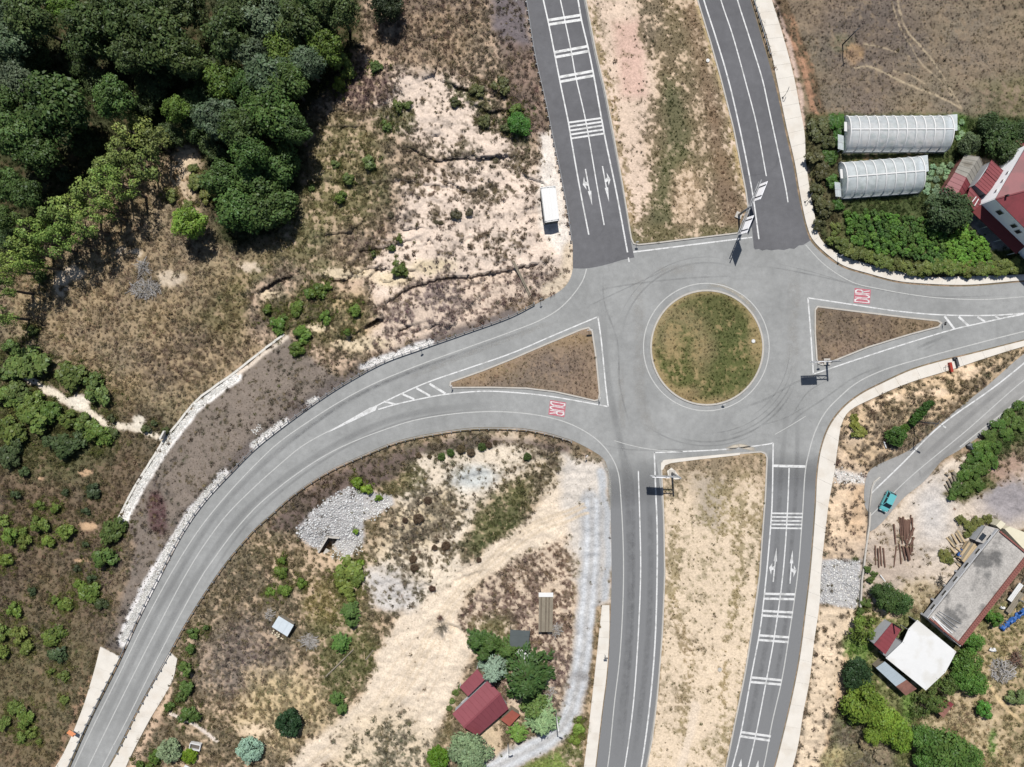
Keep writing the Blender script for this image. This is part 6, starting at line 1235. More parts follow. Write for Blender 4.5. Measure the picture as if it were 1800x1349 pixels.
b = T(1704, 785); rt = empty('waste_bin', (b.x, b.y, b.z), .6, label='grey wheeled bin at the edge of the lane', cat='bin'); MB().prism([(-.4, -.5), (.4, -.5), (.4, .5), (-.4, .5)], .12, 1.0).obj('body', STEEL, rt); MB().box((0, .05, 1.05), (.86, .9, .08)).obj('lid', DGREY, rt); MB().tube([(-.4, .5, .12), (.4, .5, .12)], .12, 10).obj('wheel', BLACK, rt)
# lying poles, beams, logs
def log(name, label, a, b, r, m, cat='log', group=None, dz=0.0, n=8, z=None):
    A3, B3 = T(*a, r + dz), T(*b, r + dz); c = (A3 + B3) / 2; root = empty(name, c, label=label, cat=cat, group=group); d = B3 - A3
    MB().tube([A3 - c, (B3 - A3) * .5 + A3 - c + Vector((random.uniform(-.03, .03), random.uniform(-.03, .03), 0)), B3 - c], [r * 1.08, r, r * .86], n, False).obj('trunk_bark', m, root, smooth=True)
    mb = MB()
    for e, s_, rr in ((A3 - c, -1, r * 1.04), (B3 - c, 1, r * .82)): mb.tube([e, e + d.normalized() * s_ * .015], rr, n)
    mb.obj('cut_end', WOODP, root)
LG = [(270, 985, 275, 1225, .13), (303, 1020, 315, 1260, .14), (330, 995, 348, 1240, .14), (368, 1015, 392, 1258, .15), (500, 718, 522, 965, .16), (535, 995, 503, 1252, .12), (568, 965, 592, 1215, .14), (608, 990, 645, 1165, .2), (570, 630, 590, 900, .13), (596, 640, 608, 965, .14), (618, 625, 632, 920, .15), (638, 660, 650, 950, .22), (658, 670, 666, 900, .2), (682, 660, 676, 880, .16), (700, 665, 702, 870, .14), (714, 605, 712, 690, .12), (730, 640, 736, 860, .14), (742, 760, 642, 1000, .2), (746, 880, 688, 1000, .17), (734, 880, 732, 1062, .14), (652, 1000, 688, 1165, .3), (706, 1000, 706, 1095, .2)]
LN = ['far left log lying alone with three others', 'second log of the left foursome', 'third log of the left foursome', 'right log of the left foursome', 'lone dark log above the left foursome', 'thin slanting log between foursome and heap', 'single log left of the thick short one', 'dark log against the thick short log']
for i, q in enumerate(LG):
    lb = LN[i] if i < 8 else ('thick short pale log at the bottom of the heap' if i == 20 else 'slanting log across the middle of the heap' if i == 17 else 'bark covered log in the heap beside the lane, ' + ordinal(sorted([j for j in range(8, 22) if j not in (17, 20)]).index(i), 12))
    log('log', lb, (q[0] / 7.1 + 1500, q[1] / 7.1 + 820), (q[2] / 7.1 + 1500, q[3] / 7.1 + 820), q[4] * .92, WOODD, group='logs on the yard below the lane', dz=.16 if i in (17, 18) else 0)
for i, (a, b) in enumerate([((900, 458), (930, 520)), ((904, 462), (933, 519))]): log('timber_pole', ['left grey pole', 'right grey pole'][i] + ' of the pair lying above the bend', a, b, .13, WOODG, 'pole', 'lying pole pair')
log('timber_pole', 'long grey pole lying in scrub left of the sandy lot', (571, 1191), (622, 1141), .14, WOODG, 'pole'); log('timber_pole', 'short grey pole beside the sandy lot', (643, 1160), (657, 1142), .1, WOODG, 'pole'); log('timber_pole', 'pale thin pole beside the sandy lot', (641, 1160), (640, 1136), .07, WOODP, 'pole')
for i, (a, b, r) in enumerate([((1672, 828), (1687, 850), .3), ((1664, 845), (1672, 861), .2), ((1668, 840), (1677, 856), .2), ((1660, 852), (1666, 862), .16), ((1674, 836), (1682, 856), .2), ((1661, 832), (1666, 836), .22)]): log('log', 'weathered grey log by the brambles, ' + ordinal(i, 6), a, b, r, WOODG, 'log', 'weathered logs by the brambles')
log('timber_pole', 'white plank lying among bushes by edge wall', (1546, 1010), (1565, 1035), .12, WMETAL, 'plank'); log('timber_pole', 'white short plank beside round bush near the lamp', (1553, 776), (1557, 788), .14, WMETAL, 'plank')
BM_ = [(225, 440, 310, 545), (250, 425, 330, 550), (285, 400, 345, 510), (330, 385, 395, 490), (340, 365, 410, 490), (355, 355, 430, 490), (270, 555, 320, 620), (255, 620, 295, 655), (320, 545, 380, 590), (345, 740, 385, 780), (300, 700, 385, 755)]
for i, q in enumerate(BM_):
    A3, B3 = T(q[0] / 6.75 + 1630, q[1] / 6.75 + 880, .12), T(q[2] / 6.75 + 1630, q[3] / 6.75 + 880, .3); c = (A3 + B3) / 2; ob = MB().beam(A3 - c, B3 - c, .28, .16).obj('timber_beam', [WOODP, WOODG, WOODP][i % 3], None, c)
    tag(ob, 'loose sawn beam fanned out beside the lumber stack, ' + ordinal(i, len(BM_), 'topmost', 'lowest', 'top'), 'beam', 'loose beams by the lumber stack')
# lumber stack and its tarpaulin
sa, sb, sc_, sd_ = [T(*q) for q in ((1682, 979), (1697, 953), (1717, 962), (1690, 987))]
ce = (sa + sb + sc_ + sd_) / 4; ang = math.atan2(sb.y - sa.y, sb.x - sa.x); root = empty('lumber_stack', (ce.x, ce.y, ce.z), ang, label='stack of pale sawn planks beside the concrete building', cat='lumber')
for lay in range(4):
    for k in range(5): MB().box((random.uniform(-.12, .12), -.85 + k * .42, .2 + lay * .22), (3.4 + random.uniform(-.3, .3), .38, .16)).obj('plank', WOODP if (k + lay) % 3 else WOODG, root)
def cloth(name, label, pts, w, m, amp=.25, cat='tarpaulin', n=26, k=10, zbase=.1, seed=3):
    g = np.random.default_rng(seed); p = resample_n(crom(pts, 3), n); t = np.gradient(p, axis=0); t /= np.linalg.norm(t, axis=1)[:, None]; nn = np.c_[-t[:, 1], t[:, 0]]; vs = []; r = g.uniform(0, 1, (n, k)); 
    for i in range(n):
        for j in range(k):
            ww = w * (.75 + .35 * math.sin(i * 1.3) * g.uniform(.4, 1)); q = p[i] + nn[i] * (j / (k - 1) - .5) * ww + g.normal(0, .7, 2); v = T(q[0], q[1]); e = min(j, k - 1 - j) / (k / 2); vs.append((v.x, v.y, v.z + zbase * .3 + amp * r[i, j] * min(1, e * 1.6) + zbase * e))
    c = Vector(vs[len(vs) // 2]); idx = np.arange(n * k).reshape(n, k); f = np.stack([idx[:-1, :-1], idx[1:, :-1], idx[1:, 1:], idx[:-1, 1:]], -1).reshape(-1, 4); me = np_mesh(name, np.array(vs) - np.array(c), f, 4)
    if sum(q.normal.z for q in me.polygons) < 0: me.flip_normals()
    o_ = obj(name, me, None, c, mat=m); sm = o_.modifiers.new('thickness', 'SOLIDIFY'); sm.thickness = .02; return tag(o_, label, cat)
cloth('blue_tarpaulin', 'small blue tarpaulin laid along the lumber stack', [(1681, 977), (1690, 963), (1696, 955)], 6, BLUEP, .08, zbase=.9, n=14, k=6); cloth('blue_tarpaulin', 'crumpled blue tarpaulin on the ground at the right edge', [(1758, 1106), (1768, 1098), (1776, 1092), (1788, 1082), (1808, 1070)], 14, BLUEP, .55, zbase=.25)
for i, (x, y, w) in enumerate([(1743, 1142, 10), (1721, 1161, 7), (1760, 1068, 8)]): cloth('white_sack', ['crumpled white sack above the rubble heap', 'small white sack beside the green trees', 'white sack at the end of round bush by brick wall'][i], [(x - w / 2, y - 2), (x, y + 1), (x + w / 2, y)], w * .8, WHITEF, .3, 'sack', 8, 6, .3, i)
# brushwood heaps
def brush(label, cx, cy, rx, ry, n, m, cat='brushwood', name='brush_heap', h=.7, seed=1, ln=(1.0, 2.6), r=.05):
    g = np.random.default_rng(seed); c = T(cx, cy); root = empty(name, c, label=label, cat=cat); mb = MB(); mb2 = MB()
    for i in range(n):
        a = g.uniform(0, 6.28); q = math.sqrt(g.uniform(0, 1)); x, y = cx + math.cos(a) * rx * q, cy + math.sin(a) * ry * q; L_ = g.uniform(*ln) / 2; th = g.uniform(0, 6.28); v = T(x, y, g.uniform(.02, max(.04, h * (1.1 - q)))) - c; d = Vector((math.cos(th), math.sin(th), g.normal(0, .15))) * L_
        rr = r * g.uniform(.6, 1.5); (mb if i % 3 else mb2).tube([v - d, v + Vector((g.normal(0, .08), g.normal(0, .08), .06)), v + d], [rr, rr * .8, rr * .4], 4, False)
    mb.obj('twigs', m, root)['kind'] = 'stuff'; mb2.obj('branches', WOODG, root)['kind'] = 'stuff'; return root
brush('grey heap of dead branches in the dry grass', 256, 508, 26, 16, 260, DEADW, seed=1); brush('smaller grey twig heap above the big branch heap', 252, 470, 10, 14, 70, DEADW, seed=2); brush('heap of broken boards and branches right of the pale hut', 544, 1127, 13, 11, 110, DEADW, seed=3); brush('pale crate of twigs left of the pale hut', 475, 1081, 7, 9, 60, DEADW, h=.6, ln=(.6, 1.2), seed=4)
brush('firewood and rubble heap in the right garden', 1762, 1178, 22, 20, 240, DEADW, cat='firewood', ln=(.7, 1.6), r=.07, h=.8, seed=5); brush('brush bundle beside the firewood heap', 1786, 1158, 8, 12, 60, WOODD, seed=6, h=.8); brush('twigs beside plank shed', 978, 1108, 8, 12, 50, DEADW, h=.3, seed=7); brush('litter heap right of the dark conifers', 968, 1220, 10, 13, 70, DEADW, h=.4, ln=(.4, 1), seed=8); brush('branches at the end of the grass bank above concrete building', 1745, 918, 12, 8, 40, WOODG, h=.4, seed=9)
brush('rusty scrap metal before the concrete building', 1652, 1022, 6, 7, 26, BLACK, cat='scrap', h=.5, r=.04, seed=12)
def deadbush(label, px, py, R, h, n, m, seed):
    g = np.random.default_rng(seed); c = T(px, py); root = empty('dead_bush', c, label=label, cat='bush'); mb = MB(); tw = MB()
    for i in range(n):
        a = g.uniform(0, 6.28); rr = R * g.uniform(.4, 1); e = Vector((math.cos(a) * rr, math.sin(a) * rr, h * g.uniform(.35, 1))); mb.tube([(0, 0, 0), e * .5 + Vector((0, 0, h * .12)), e], [.035, .02, .008], 4, False)
        for k in range(5): s_ = g.uniform(.4, 1); q = e * s_; tw.tube([q, q + Vector((g.normal(0, .3), g.normal(0, .3), g.uniform(0, .3)))], [.014, .005], 3, False)
    mb.obj('stem', m, root); tw.obj('twigs', m, root)
deadbush('bare grey bush on the edge of the sandy lot', 777, 1102, 1.6, 1.8, 48, WOODG, 1); deadbush('pale dead tree crown among the dark forest trees', 182, 128, 2.4, 5, 16, DEADW, 2); deadbush('bare reddish bush above the grey bare bush', 774, 1085, .7, .9, 30, WOODD, 3)

# ---- roofs and huts
def W3(q): return P(q[0], q[1], q[2])
def roof(root, c4, n, m, name='roof_sheet', th=.07, rib=True, alt=None):
    a, b, c, d = [W3(q) for q in c4]; o = root.location
    for i in range(n):
        t0, t1 = i / n, (i + 1) / n; p0, p1 = a.lerp(b, t0), a.lerp(b, t1 - .004); q0, q1 = d.lerp(c, t0), d.lerp(c, t1 - .004); pts = [v - o for v in (p0, p1, q1, q0)]
        mb = MB(); up = Vector((0, 0, th)); nr = (pts[1] - pts[0]).cross(pts[3] - pts[0]); pts = pts if nr.z > 0 else [pts[0], pts[3], pts[2], pts[1]]
        lift = Vector((0, 0, .012 * (i % 2)))
        mb.add([v + lift for v in pts] + [v + up + lift for v in pts], [(3, 2, 1, 0), (4, 5, 6, 7), (0, 1, 5, 4), (1, 2, 6, 5), (2, 3, 7, 6), (3, 0, 4, 7)])
        if rib:
            s0, s1 = p1 - o + up, q1 - o + up; mb.beam(s0 + Vector((0, 0, .02)), s1 + Vector((0, 0, .02)), .07, .06)
        mb.obj(name, m if alt is None or i not in alt[0] else alt[1], root)
def shrink(poly, k):
    c = sum(poly, Vector((0, 0, 0))) / len(poly); return [c + (v - c) * k for v in poly]
def walls(root, c4, m, k=.93, z0=-.4, drop=.1, name='wall'):
    """one wall mesh per side, under the outline c4 (px,py,z)"""
    o = root.location; w = shrink([W3(q) for q in c4], k); n = len(w); cen = sum(w, Vector((0, 0, 0))) / n
    for i in range(n):
        a, b = w[i], w[(i + 1) % n]; d = (b - a); d.z = 0; nn = Vector((-d.y, d.x, 0)).normalized() * .12
        if nn.dot(cen - a) < 0: nn = -nn
        e = d.normalized() * .125
        poly = [a + e * 0, b - e, b - e + nn, a + nn]; za, zb = a.z - drop, b.z - drop
        MB().prism([(v.x - o.x, v.y - o.y) for v in poly], z0 + root.location.z * 0 - o.z, [za - o.z, zb - o.z, zb - o.z, za - o.z]).obj(name, m, root)
def ctr(c4):
    w = [W3(q) for q in c4]; c = sum(w, Vector((0, 0, 0))) / len(w); return (c.x, c.y, TH(c.x, c.y))
# bus shelter
c4 = [(949.5, 330, 2.7), (976, 327, 2.7), (983, 388, 2.7), (957.5, 392, 2.7)]; r = empty('bus_shelter', ctr(c4), label='white flat roofed bus shelter beside the upper left carriageway', cat='bus shelter'); roof(r, c4, 5, WMETAL, 'roof_panel', .12)
w = [W3(q) - r.location for q in c4]
for i, (a, b) in enumerate([(0, 3), (3, 2), (0, 1)]):
    A_, B_ = w[a].copy(), w[b].copy(); d = B_ - A_; c = (w[0] + w[2]) / 2; A_ = A_ + (c - A_) * .06; B_ = B_ + (c - B_) * .06; m_ = (A_ + B_) / 2; MB().box((m_.x, m_.y, 1.3), ((B_ - A_).length, .06, 2.5), math.atan2(d.y, d.x)).obj('side_panel', DGREY, r)
for i in range(4): p = w[i] + ((w[0] + w[2]) / 2 - w[i]) * .07; cyl(MB(), (p.x, p.y, -.2), (p.x, p.y, 2.75), .06, 8).obj('post', STEEL, r)
m_ = (w[0] * .7 + w[1] * .3 + w[3] * .7 + w[2] * .3) / 2; MB().box((m_.x, m_.y, .45), (.45, 4.6, .07), .11).obj('bench', WOODP, r)
# greenhouses
def film():
    m, nt, b = newmat('greenhouse_film'); L = nt.links; tr = N(nt, 'ShaderNodeBsdfTransparent'); mx = N(nt, 'ShaderNodeMixShader'); tc = N(nt, 'ShaderNodeTexCoord'); n = N(nt, 'ShaderNodeTexNoise'); n.inputs['Scale'].default_value = .8; n.inputs['Detail'].default_value = 4; L.new(tc.outputs['Object'], n.inputs['Vector'])
    r_ = N(nt, 'ShaderNodeMapRange'); r_.inputs[1].default_value = .3; r_.inputs[2].default_value = .7; r_.inputs[3].default_value = .5; r_.inputs[4].default_value = .72; L.new(n.outputs[0], r_.inputs[0]); L.new(r_.outputs[0], mx.inputs[0])
    b.inputs['Base Color'].default_value = (.72, .77, .79, 1); b.inputs['Roughness'].default_value = .22; b.inputs['Specular IOR Level'].default_value = .5; tl = N(nt, 'ShaderNodeBsdfTranslucent'); tl.inputs[0].default_value = (.8, .84, .86, 1); m3 = N(nt, 'ShaderNodeMixShader'); m3.inputs[0].default_value = .5; L.new(b.outputs[0], m3.inputs[1]); L.new(tl.outputs[0], m3.inputs[2]); L.new(tr.outputs[0], mx.inputs[1]); L.new(m3.outputs[0], mx.inputs[2]); L.new(mx.outputs[0], nt.nodes['Material Output'].inputs[0]); return m
FILM = film()
def greenhouse(label, a, b, hw, hh, n):
    A3, B3 = T(*a), T(*b); d = B3 - A3; L_ = math.hypot(d.x, d.y); rz = math.atan2(d.y, d.x); z0 = min(A3.z, B3.z) - .05; root = empty('greenhouse', (A3.x, A3.y, z0), rz, label=label, cat='greenhouse', group='hoop greenhouses in the garden')
    sk = .7; K = 14; arc = [(-hw * math.cos(t), sk + (hh - sk) * math.sin(t) ** .9) for t in np.linspace(0, math.pi, K + 1)]; st = L_ / n
    cm = MB(); cm.add([(x, y, z) for x in (.03, st - .03) for y, z in arc], [(i, i + K + 1, i + K + 2, i + 1) for i in range(K)]); cme = cm.mesh('cover_panel', True); cme.flip_normals() if cme.polygons[K // 2].normal.z < 0 else None; cme.materials.append(FILM)
    hm = MB().tube([(0, -hw, 0)] + [(0, y, z + .03) for y, z in arc] + [(0, hw, 0)], .12, 6).mesh('hoop', True); hm.materials.append(WMETAL)
    for i in range(n): obj('cover_panel', cme, root, (i * st, 0, 0))
    for i in range(n + 1): obj('hoop', hm, root, (i * st, 0, 0))
    MB().beam((0, 0, hh + .06), (L_, 0, hh + .06), .2, .12).obj('ridge_rail', WMETAL, root)
    for s_ in (-1, 1):
        MB().beam((0, s_ * hw, sk), (L_, s_ * hw, sk), .14, .14).obj('side_rail', WMETAL, root); MB().box((L_ / 2, s_ * (hw + .02), sk / 2), (L_, .03, sk)).obj('skirt', mat('skirt_film', A(176, 184, 176), .6, .08) if 'skirt_film' not in bpy.data.materials else bpy.data.materials['skirt_film'], root)
    for x in (.02, L_ - .02):
        e = MB(); vs = [(x, -hw, 0)] + [(x, y, z) for y, z in arc] + [(x, hw, 0)]; e.add(vs, [tuple(range(len(vs)))]); e.obj('end_panel', FILM, root)
    for i, (x, y0, y1, z0_, t) in enumerate([(-1.0, -2.9, -.4, 1.5, .5), (L_ + .65, .2, 3.0, 1.7, -.2)]):
        dr = MB().box((0, 0, 0), (1.5, y1 - y0, .05), m=Matrix.Rotation(t, 3, 'Y')).obj('door_flap', FILM, root, (x, (y0 + y1) / 2, z0_)); MB().box((0, 0, .04), (1.5, .06, .05), m=Matrix.Rotation(t, 3, 'Y')).obj('door_bar', WMETAL, dr)
        if i == 0:
            for yy in (y0, y1): MB().beam((x, yy, 0), (x, yy, z0_ + .1), .06, .06).obj('door_post', WMETAL, root)
    MB().box((-.35, .9, 1.9), (.6, 1.6, .06), m=Matrix.Rotation(.3, 3, 'Y')).obj('vent_flap', WMETAL, root)
    return root
greenhouse('longer hoop greenhouse at the top of the garden', (1481, 239), (1658, 238), 3.05, 3.1, 11); greenhouse('shorter hoop greenhouse below the longer one', (1476, 319.5), (1608, 310), 3.1, 3.1, 8)
# red roofed house at the right edge
A6 = P(1750, 350, 6.5); u = (P(1800, 398, 6.5) - A6).normalized(); v = (P(1799, 272, 6.5) - A6).normalized(); fl, fd = 13.0, 11.0
g0 = TH(A6.x + 4, A6.y); r = empty('house', (A6.x, A6.y, 0), label='two storey house with hipped red roof at the right edge', cat='house'); E = Vector((0, 0, 0))
f4 = [E, u * fl, u * fl + v * fd, v * fd]
for i in range(4):
    a, b = f4[i], f4[(i + 1) % 4]; d = (b - a).normalized(); c = (f4[0] + f4[2]) / 2; nn = Vector((-d.y, d.x, 0)); nn = nn if nn.dot(c - a) > 0 else -nn
    wl = MB().prism([(q.x, q.y) for q in (a, b - d * .22, b - d * .22 + nn * .22, a + nn * .22)], -.5, 6.4).obj('wall', PLASTW, r)
    if i in (0, 3):
        k = d if i == 0 else -d; st = a if i == 0 else b; L_ = fl if i == 0 else fd
        for s_, z, w_, h_ in ([(2.6, 4.9, 1.0, 1.2), (5.9, 4.9, .8, 1.2), (7.2, 4.6, .8, 1.2), (9.6, 4.8, 1.1, 1.2)] if i == 0 else [(2, 5.2, .5, .5), (4, 5.2, .5, .5), (5.6, 5.2, .5, .5)]):
            p = st + k * s_ - nn * .03; wf = MB().box((p.x, p.y, z), (w_, .12, h_), math.atan2(d.y, d.x)).obj('window', WMETAL, r); p2 = p - nn * .05; MB().box((p2.x, p2.y, z), (w_ - .16, .06, h_ - .16), math.atan2(d.y, d.x)).obj('pane', GLASS, wf)
ov = .35; e4 = [-u * ov - v * ov, u * (fl + ov) - v * ov, u * (fl + ov) + v * (fd + ov), -u * ov + v * (fd + ov)]; e4 = [q + Vector((0, 0, 6.45)) for q in e4]; e4[0] += v * ov * .9 + u * ov * .9; r1 = u * 4.5 + v * fd * .5 + Vector((0, 0, 8.1)); r2 = u * (fl - 4) + v * fd * .5 + Vector((0, 0, 8.1))
for pts in ([e4[0], e4[1], r2, r1], [e4[1], e4[2], r2], [e4[2], e4[3], r1, r2], [e4[3], e4[0], r1]):
    mb = MB(); k = len(pts); nr = (pts[1] - pts[0]).cross(pts[2] - pts[0]); pts = pts if nr.z > 0 else pts[::-1]; up = Vector((0, 0, .08)); mb.add(pts + [q + up for q in pts], [tuple(range(k - 1, -1, -1)), tuple(range(k, 2 * k))] + [(i, (i + 1) % k, (i + 1) % k + k, i + k) for i in range(k)]); mb.obj('roof', REDR, r)
for s_ in (e4[0], e4[3]): MB().beam(s_ + Vector((0, 0, .1)), (r1 if s_ in (e4[0], e4[3]) else r2) + Vector((0, 0, .1)), .22, .12).obj('hip_tile', REDR, r)
MB().box(tuple(u * 1.0 + v * 1.2 + Vector((0, 0, 7.1))), (.3, .3, 1.0)).obj('chimney', BLACK, r)
nw = Vector((-u.y, u.x, 0)); nw = nw if nw.dot(v) < 0 else -nw
mb = MB(); q = [u * .0 + nw * .02, u * 10.4 + nw * .02, u * 10.4 + nw * 1.7, nw * 1.7]; zz = [3.0, 3.0, 2.5, 2.5]; mb.add([(p.x, p.y, z) for p, z in zip(q, zz)] + [(p.x, p.y, z + .07) for p, z in zip(q, zz)], [(0, 1, 2, 3), (7, 6, 5, 4), (0, 4, 5, 1), (1, 5, 6, 2), (2, 6, 7, 3), (3, 7, 4, 0)]); mb.obj('veranda_roof', PLASTR, r)
for s_ in (.3, 3.6, 6.9, 10.2): p = u * s_ + nw * 1.55; cyl(MB(), (p.x, p.y, -.3), (p.x, p.y, 2.52), .07, 8).obj('veranda_post', WMETAL, r)
# sheds beside the house
c4 = [(1655, 339, 2.5), (1679, 349, 3.2), (1721, 276.4, 3.2), (1695, 273, 2.5)]; r = empty('shed', ctr(c4), label='long shed with half grey and half red gabled roof', cat='shed')
roof(r, [(1678, 303, 2.5), (1695, 273, 2.5), (1721, 276.4, 3.2), (1698, 312, 3.2)], 5, GREYR); roof(r, [(1655, 339, 2.5), (1678, 303.5, 2.5), (1698, 312.5, 3.2), (1679, 349, 3.2)], 5, REDR); roof(r, [(1698, 312, 3.2), (1721, 276.4, 3.2), (1727, 289, 2.5), (1705, 325, 2.5)], 5, GREYR); roof(r, [(1679, 349, 3.2), (1698, 312.5, 3.2), (1705, 325.5, 2.5), (1685, 356, 2.5)], 5, REDR)
walls(r, [(1655, 339, 2.5), (1695, 273, 2.5), (1727, 289, 2.5), (1685, 356, 2.5)], BRICK, .9)
c4 = [(1713, 326, 3.0), (1742, 282, 3.0), (1763, 301, 3.2), (1733, 343, 3.2)]; r = empty('shed', ctr(c4), label='red roofed outbuilding between the long shed and house', cat='shed'); roof(r, [(1713, 326, 3.0), (1732, 303, 3.0), (1752, 321.6, 3.2), (1733, 343, 3.2)], 5, REDR); roof(r, [(1732.3, 302.6, 3.12), (1742, 282, 3.12), (1763, 301, 3.3), (1752.5, 321, 3.3)], 4, REDR); walls(r, c4, PLAST, .92)
c4 = [(1696, 356, 2.2), (1705, 329, 2.4), (1724, 352, 2.6), (1722, 378, 2.3)]; r = empty('shed', ctr(c4), label='low red lean-to roof below the outbuildings', cat='shed'); roof(r, c4, 4, REDR); walls(r, c4, PLASTR, .9)
for i, (a, b) in enumerate([((1709, 355), (1716, 346)), ((1713, 362), (1720, 350))]):
    A3, B3 = P(*a, 2.62), P(*b, 2.72); c = (A3 + B3) / 2; tag(MB().beam(A3 - c, B3 - c, .14, .06).obj('white_batten', WMETAL, None, c), ['left', 'right'][i] + ' white batten lying on the low red lean-to roof', 'batten')
c4 = [(1784, 246, 3), (1812, 232, 3), (1822, 262, 3.4), (1797, 268, 3.4)]; r = empty('shed', ctr(c4), label='red roof corner at the right edge behind fruit trees', cat='shed'); roof(r, c4, 5, REDR); walls(r, c4, PLAST, .9)
# concrete building with flat roof
c4 = [(1757, 932, 3.2), (1812, 978, 3.2), (1688, 1137, 3.2), (1632, 1088, 3.2)]; r = empty('concrete_building', ctr(c4), label='unfinished concrete building with stained flat roof and brick edge', cat='building'); o = r.location
w = [W3(q) - o for q in c4]; MB().prism([(q.x, q.y) for q in w], w[0].z - .28, w[0].z).obj('roof', SLABC, r); zt = w[0].z
ud = (w[3] - w[0]).normalized(); L_ = (w[3] - w[0]).length; vd = (w[1] - w[0]).normalized(); Wd = (w[1] - w[0]).length; az = math.atan2(ud.y, ud.x)
q = w[0] + ud * L_ / 2; MB().box((q.x, q.y, zt - .95), (L_ - .06, .22, 1.3), az).obj('wall', PLAST, r)
for k in range(6):
    s_ = L_ * (.10 + .158 * k); q = w[0] + ud * s_ - vd * .10; wn_ = MB().box((q.x, q.y, zt - .75), (1.3, .1, .62), az).obj('window', WMETAL, r); q = q - vd * .04; MB().box((q.x, q.y, zt - .75), (1.1, .06, .44), az).obj('pane', GLASS, wn_)
for k in range(7): q = w[0] + ud * (.2 + (L_ - .4) * k / 6) + vd * .12; MB().box((q.x, q.y, .8), (.35, .3, 1.75), az).obj('column', PLAST, r)
for (a, b, ins_) in ((w[0] + vd * 2.4, w[3] + vd * 2.4, 0), (w[1] - vd * .15, w[2] - vd * .15, 0), (w[0] + ud * .15, w[1] + ud * .15, 0), (w[3] - ud * .15, w[2] - ud * .15, 0)):
    d = b - a; q = (a + b) / 2; MB().box((q.x, q.y, (zt - .3) / 2 - .1), (d.length - .5, .2, zt - .1), math.atan2(d.y, d.x)).obj('wall', BRICK if ins_ == 0 and abs(d.normalized().dot(ud)) > .5 else PLAST, r)
bm_ = MB().box((0, 0, .13), (.42, .26, .24)).mesh('brick'); bm_.materials.append(BRICK)
LB = int(L_ / .46)
for row in range(3):
    for k in range(LB):
        q = w[1] + (w[2] - w[1]).normalized() * (.25 + k * .46 + (row % 2) * .1) - vd * (.16 + row * .29)
        if k * .46 + .5 < L_: obj('brick', bm_, r, (q.x, q.y, zt), az + random.uniform(-.06, .06))
for k in range(int(Wd / .46)):
    for e, s_ in ((w[0], 1), (w[3], -1)): q = e + vd * (.3 + k * .46) + ud * s_ * .16; obj('brick', bm_, r, (q.x, q.y, zt), az + math.pi / 2 + random.uniform(-.05, .05))
for i, (a, b, ww, m_) in enumerate([((1639, 1084), (1668, 1114), .3, WMETAL), ((1643, 1086), (1674, 1113), .16, WMETAL), ((1645, 1080), (1680, 1110), .12, STEEL), ((1648, 1077), (1684, 1104), .10, STEEL), ((1651, 1075), (1690, 1097), .08, STEEL), ((1642, 1092), (1660, 1110), .4, BRICK)]):
    A3, B3 = P(*a, 3.3), P(*b, 3.3); c = (A3 + B3) / 2; tag(MB().beam(A3 - c, B3 - c, ww, .08).obj('roof_plank', m_, None, c), 'board or bar on the concrete roof end, ' + ordinal([5, 0, 1, 2, 3, 4].index(i), 6, 'lowest', 'topmost', 'bottom'), 'plank', 'boards on the concrete roof')
c4 = [(1714, 951, 2.2), (1732, 924, 2.2), (1756, 930, 2.2), (1733, 957, 2.2)]; r = empty('annex', ctr(c4), label='small grey flat roofed annex at the top of concrete building', cat='shed'); roof(r, c4, 1, SLABC, 'roof', .15, False); walls(r, c4, PLAST, .93); q = W3((1727, 944, 2.4)) - r.location; MB().box(q, (1.2, .8, .12), .9).obj('skylight', GLASS, r)
for nm, lb, pl in (('terrace_slab', 'pale yellow terrace slab at the right edge above the concrete roof', [(1766, 930), (1775, 926), (1806, 938), (1806, 968), (1798, 964)]), ('terrace_slab', 'small pale slab at the top corner of concrete building', [(1751, 924), (1759, 915), (1768, 921), (1759, 931)])):
    c = P(*pl[0], 2.6); rt = empty(nm, (c.x, c.y, 0), label=lb, cat='slab'); MB().prism([((P(x, y, 2.6) - c).x, (P(x, y, 2.6) - c).y) for x, y in pl], -.2, 2.6).obj('slab', mat('pale_slab_' + str(len(pl)), A(250, 242, 214), .8, .06), rt)
# white shelter, tin roof, red hut
pl = [(1612.7, 1090), (1681, 1146), (1662, 1182), (1648, 1195), (1627.5, 1214), (1557, 1157), (1586.6, 1129), (1597, 1106)]; c = P(1622, 1152, 3.4); r = empty('white_shelter', (c.x, c.y, TH(c.x, c.y)), label='big white sheet roofed shelter in the lower right gardens', cat='shelter'); w = [P(x, y, 3.4) - r.location for x, y in pl]
mb = MB(); cc = Vector((0, 0, 3.46 - r.location.z)); ring_ = [(q * f + Vector((0, 0, 0))) for f in (1,) for q in w]; vs = [Vector((q.x, q.y, 3.4 - r.location.z)) for q in w] + [Vector((q.x * .5, q.y * .5, 3.45 - r.location.z)) for q in w] + [cc]; n = len(w); fs = [(i, (i + 1) % n, n + (i + 1) % n, n + i) for i in range(n)] + [(n + i, n + (i + 1) % n, 2 * n) for i in range(n)]; mb.add(vs, fs); ro = mb.obj('roof', WHITEF, r)
if ro.data.polygons[0].normal.z < 0: ro.data.flip_normals()
ro.modifiers.new('thickness', 'SOLIDIFY').thickness = .06
for q in w: p = q * .95; cyl(MB(), (p.x, p.y, -.3), (p.x, p.y, 3.42 - r.location.z), .07, 8).obj('post', STEEL, r)
for i in (0, 4, 5): a, b = w[i] * .94, w[(i + 1) % n] * .94; d = b - a; q = (a + b) / 2; MB().box((q.x, q.y, 1.3), (d.length, .06, 2.6), math.atan2(d.y, d.x)).obj('side_wall', PLAST, r)
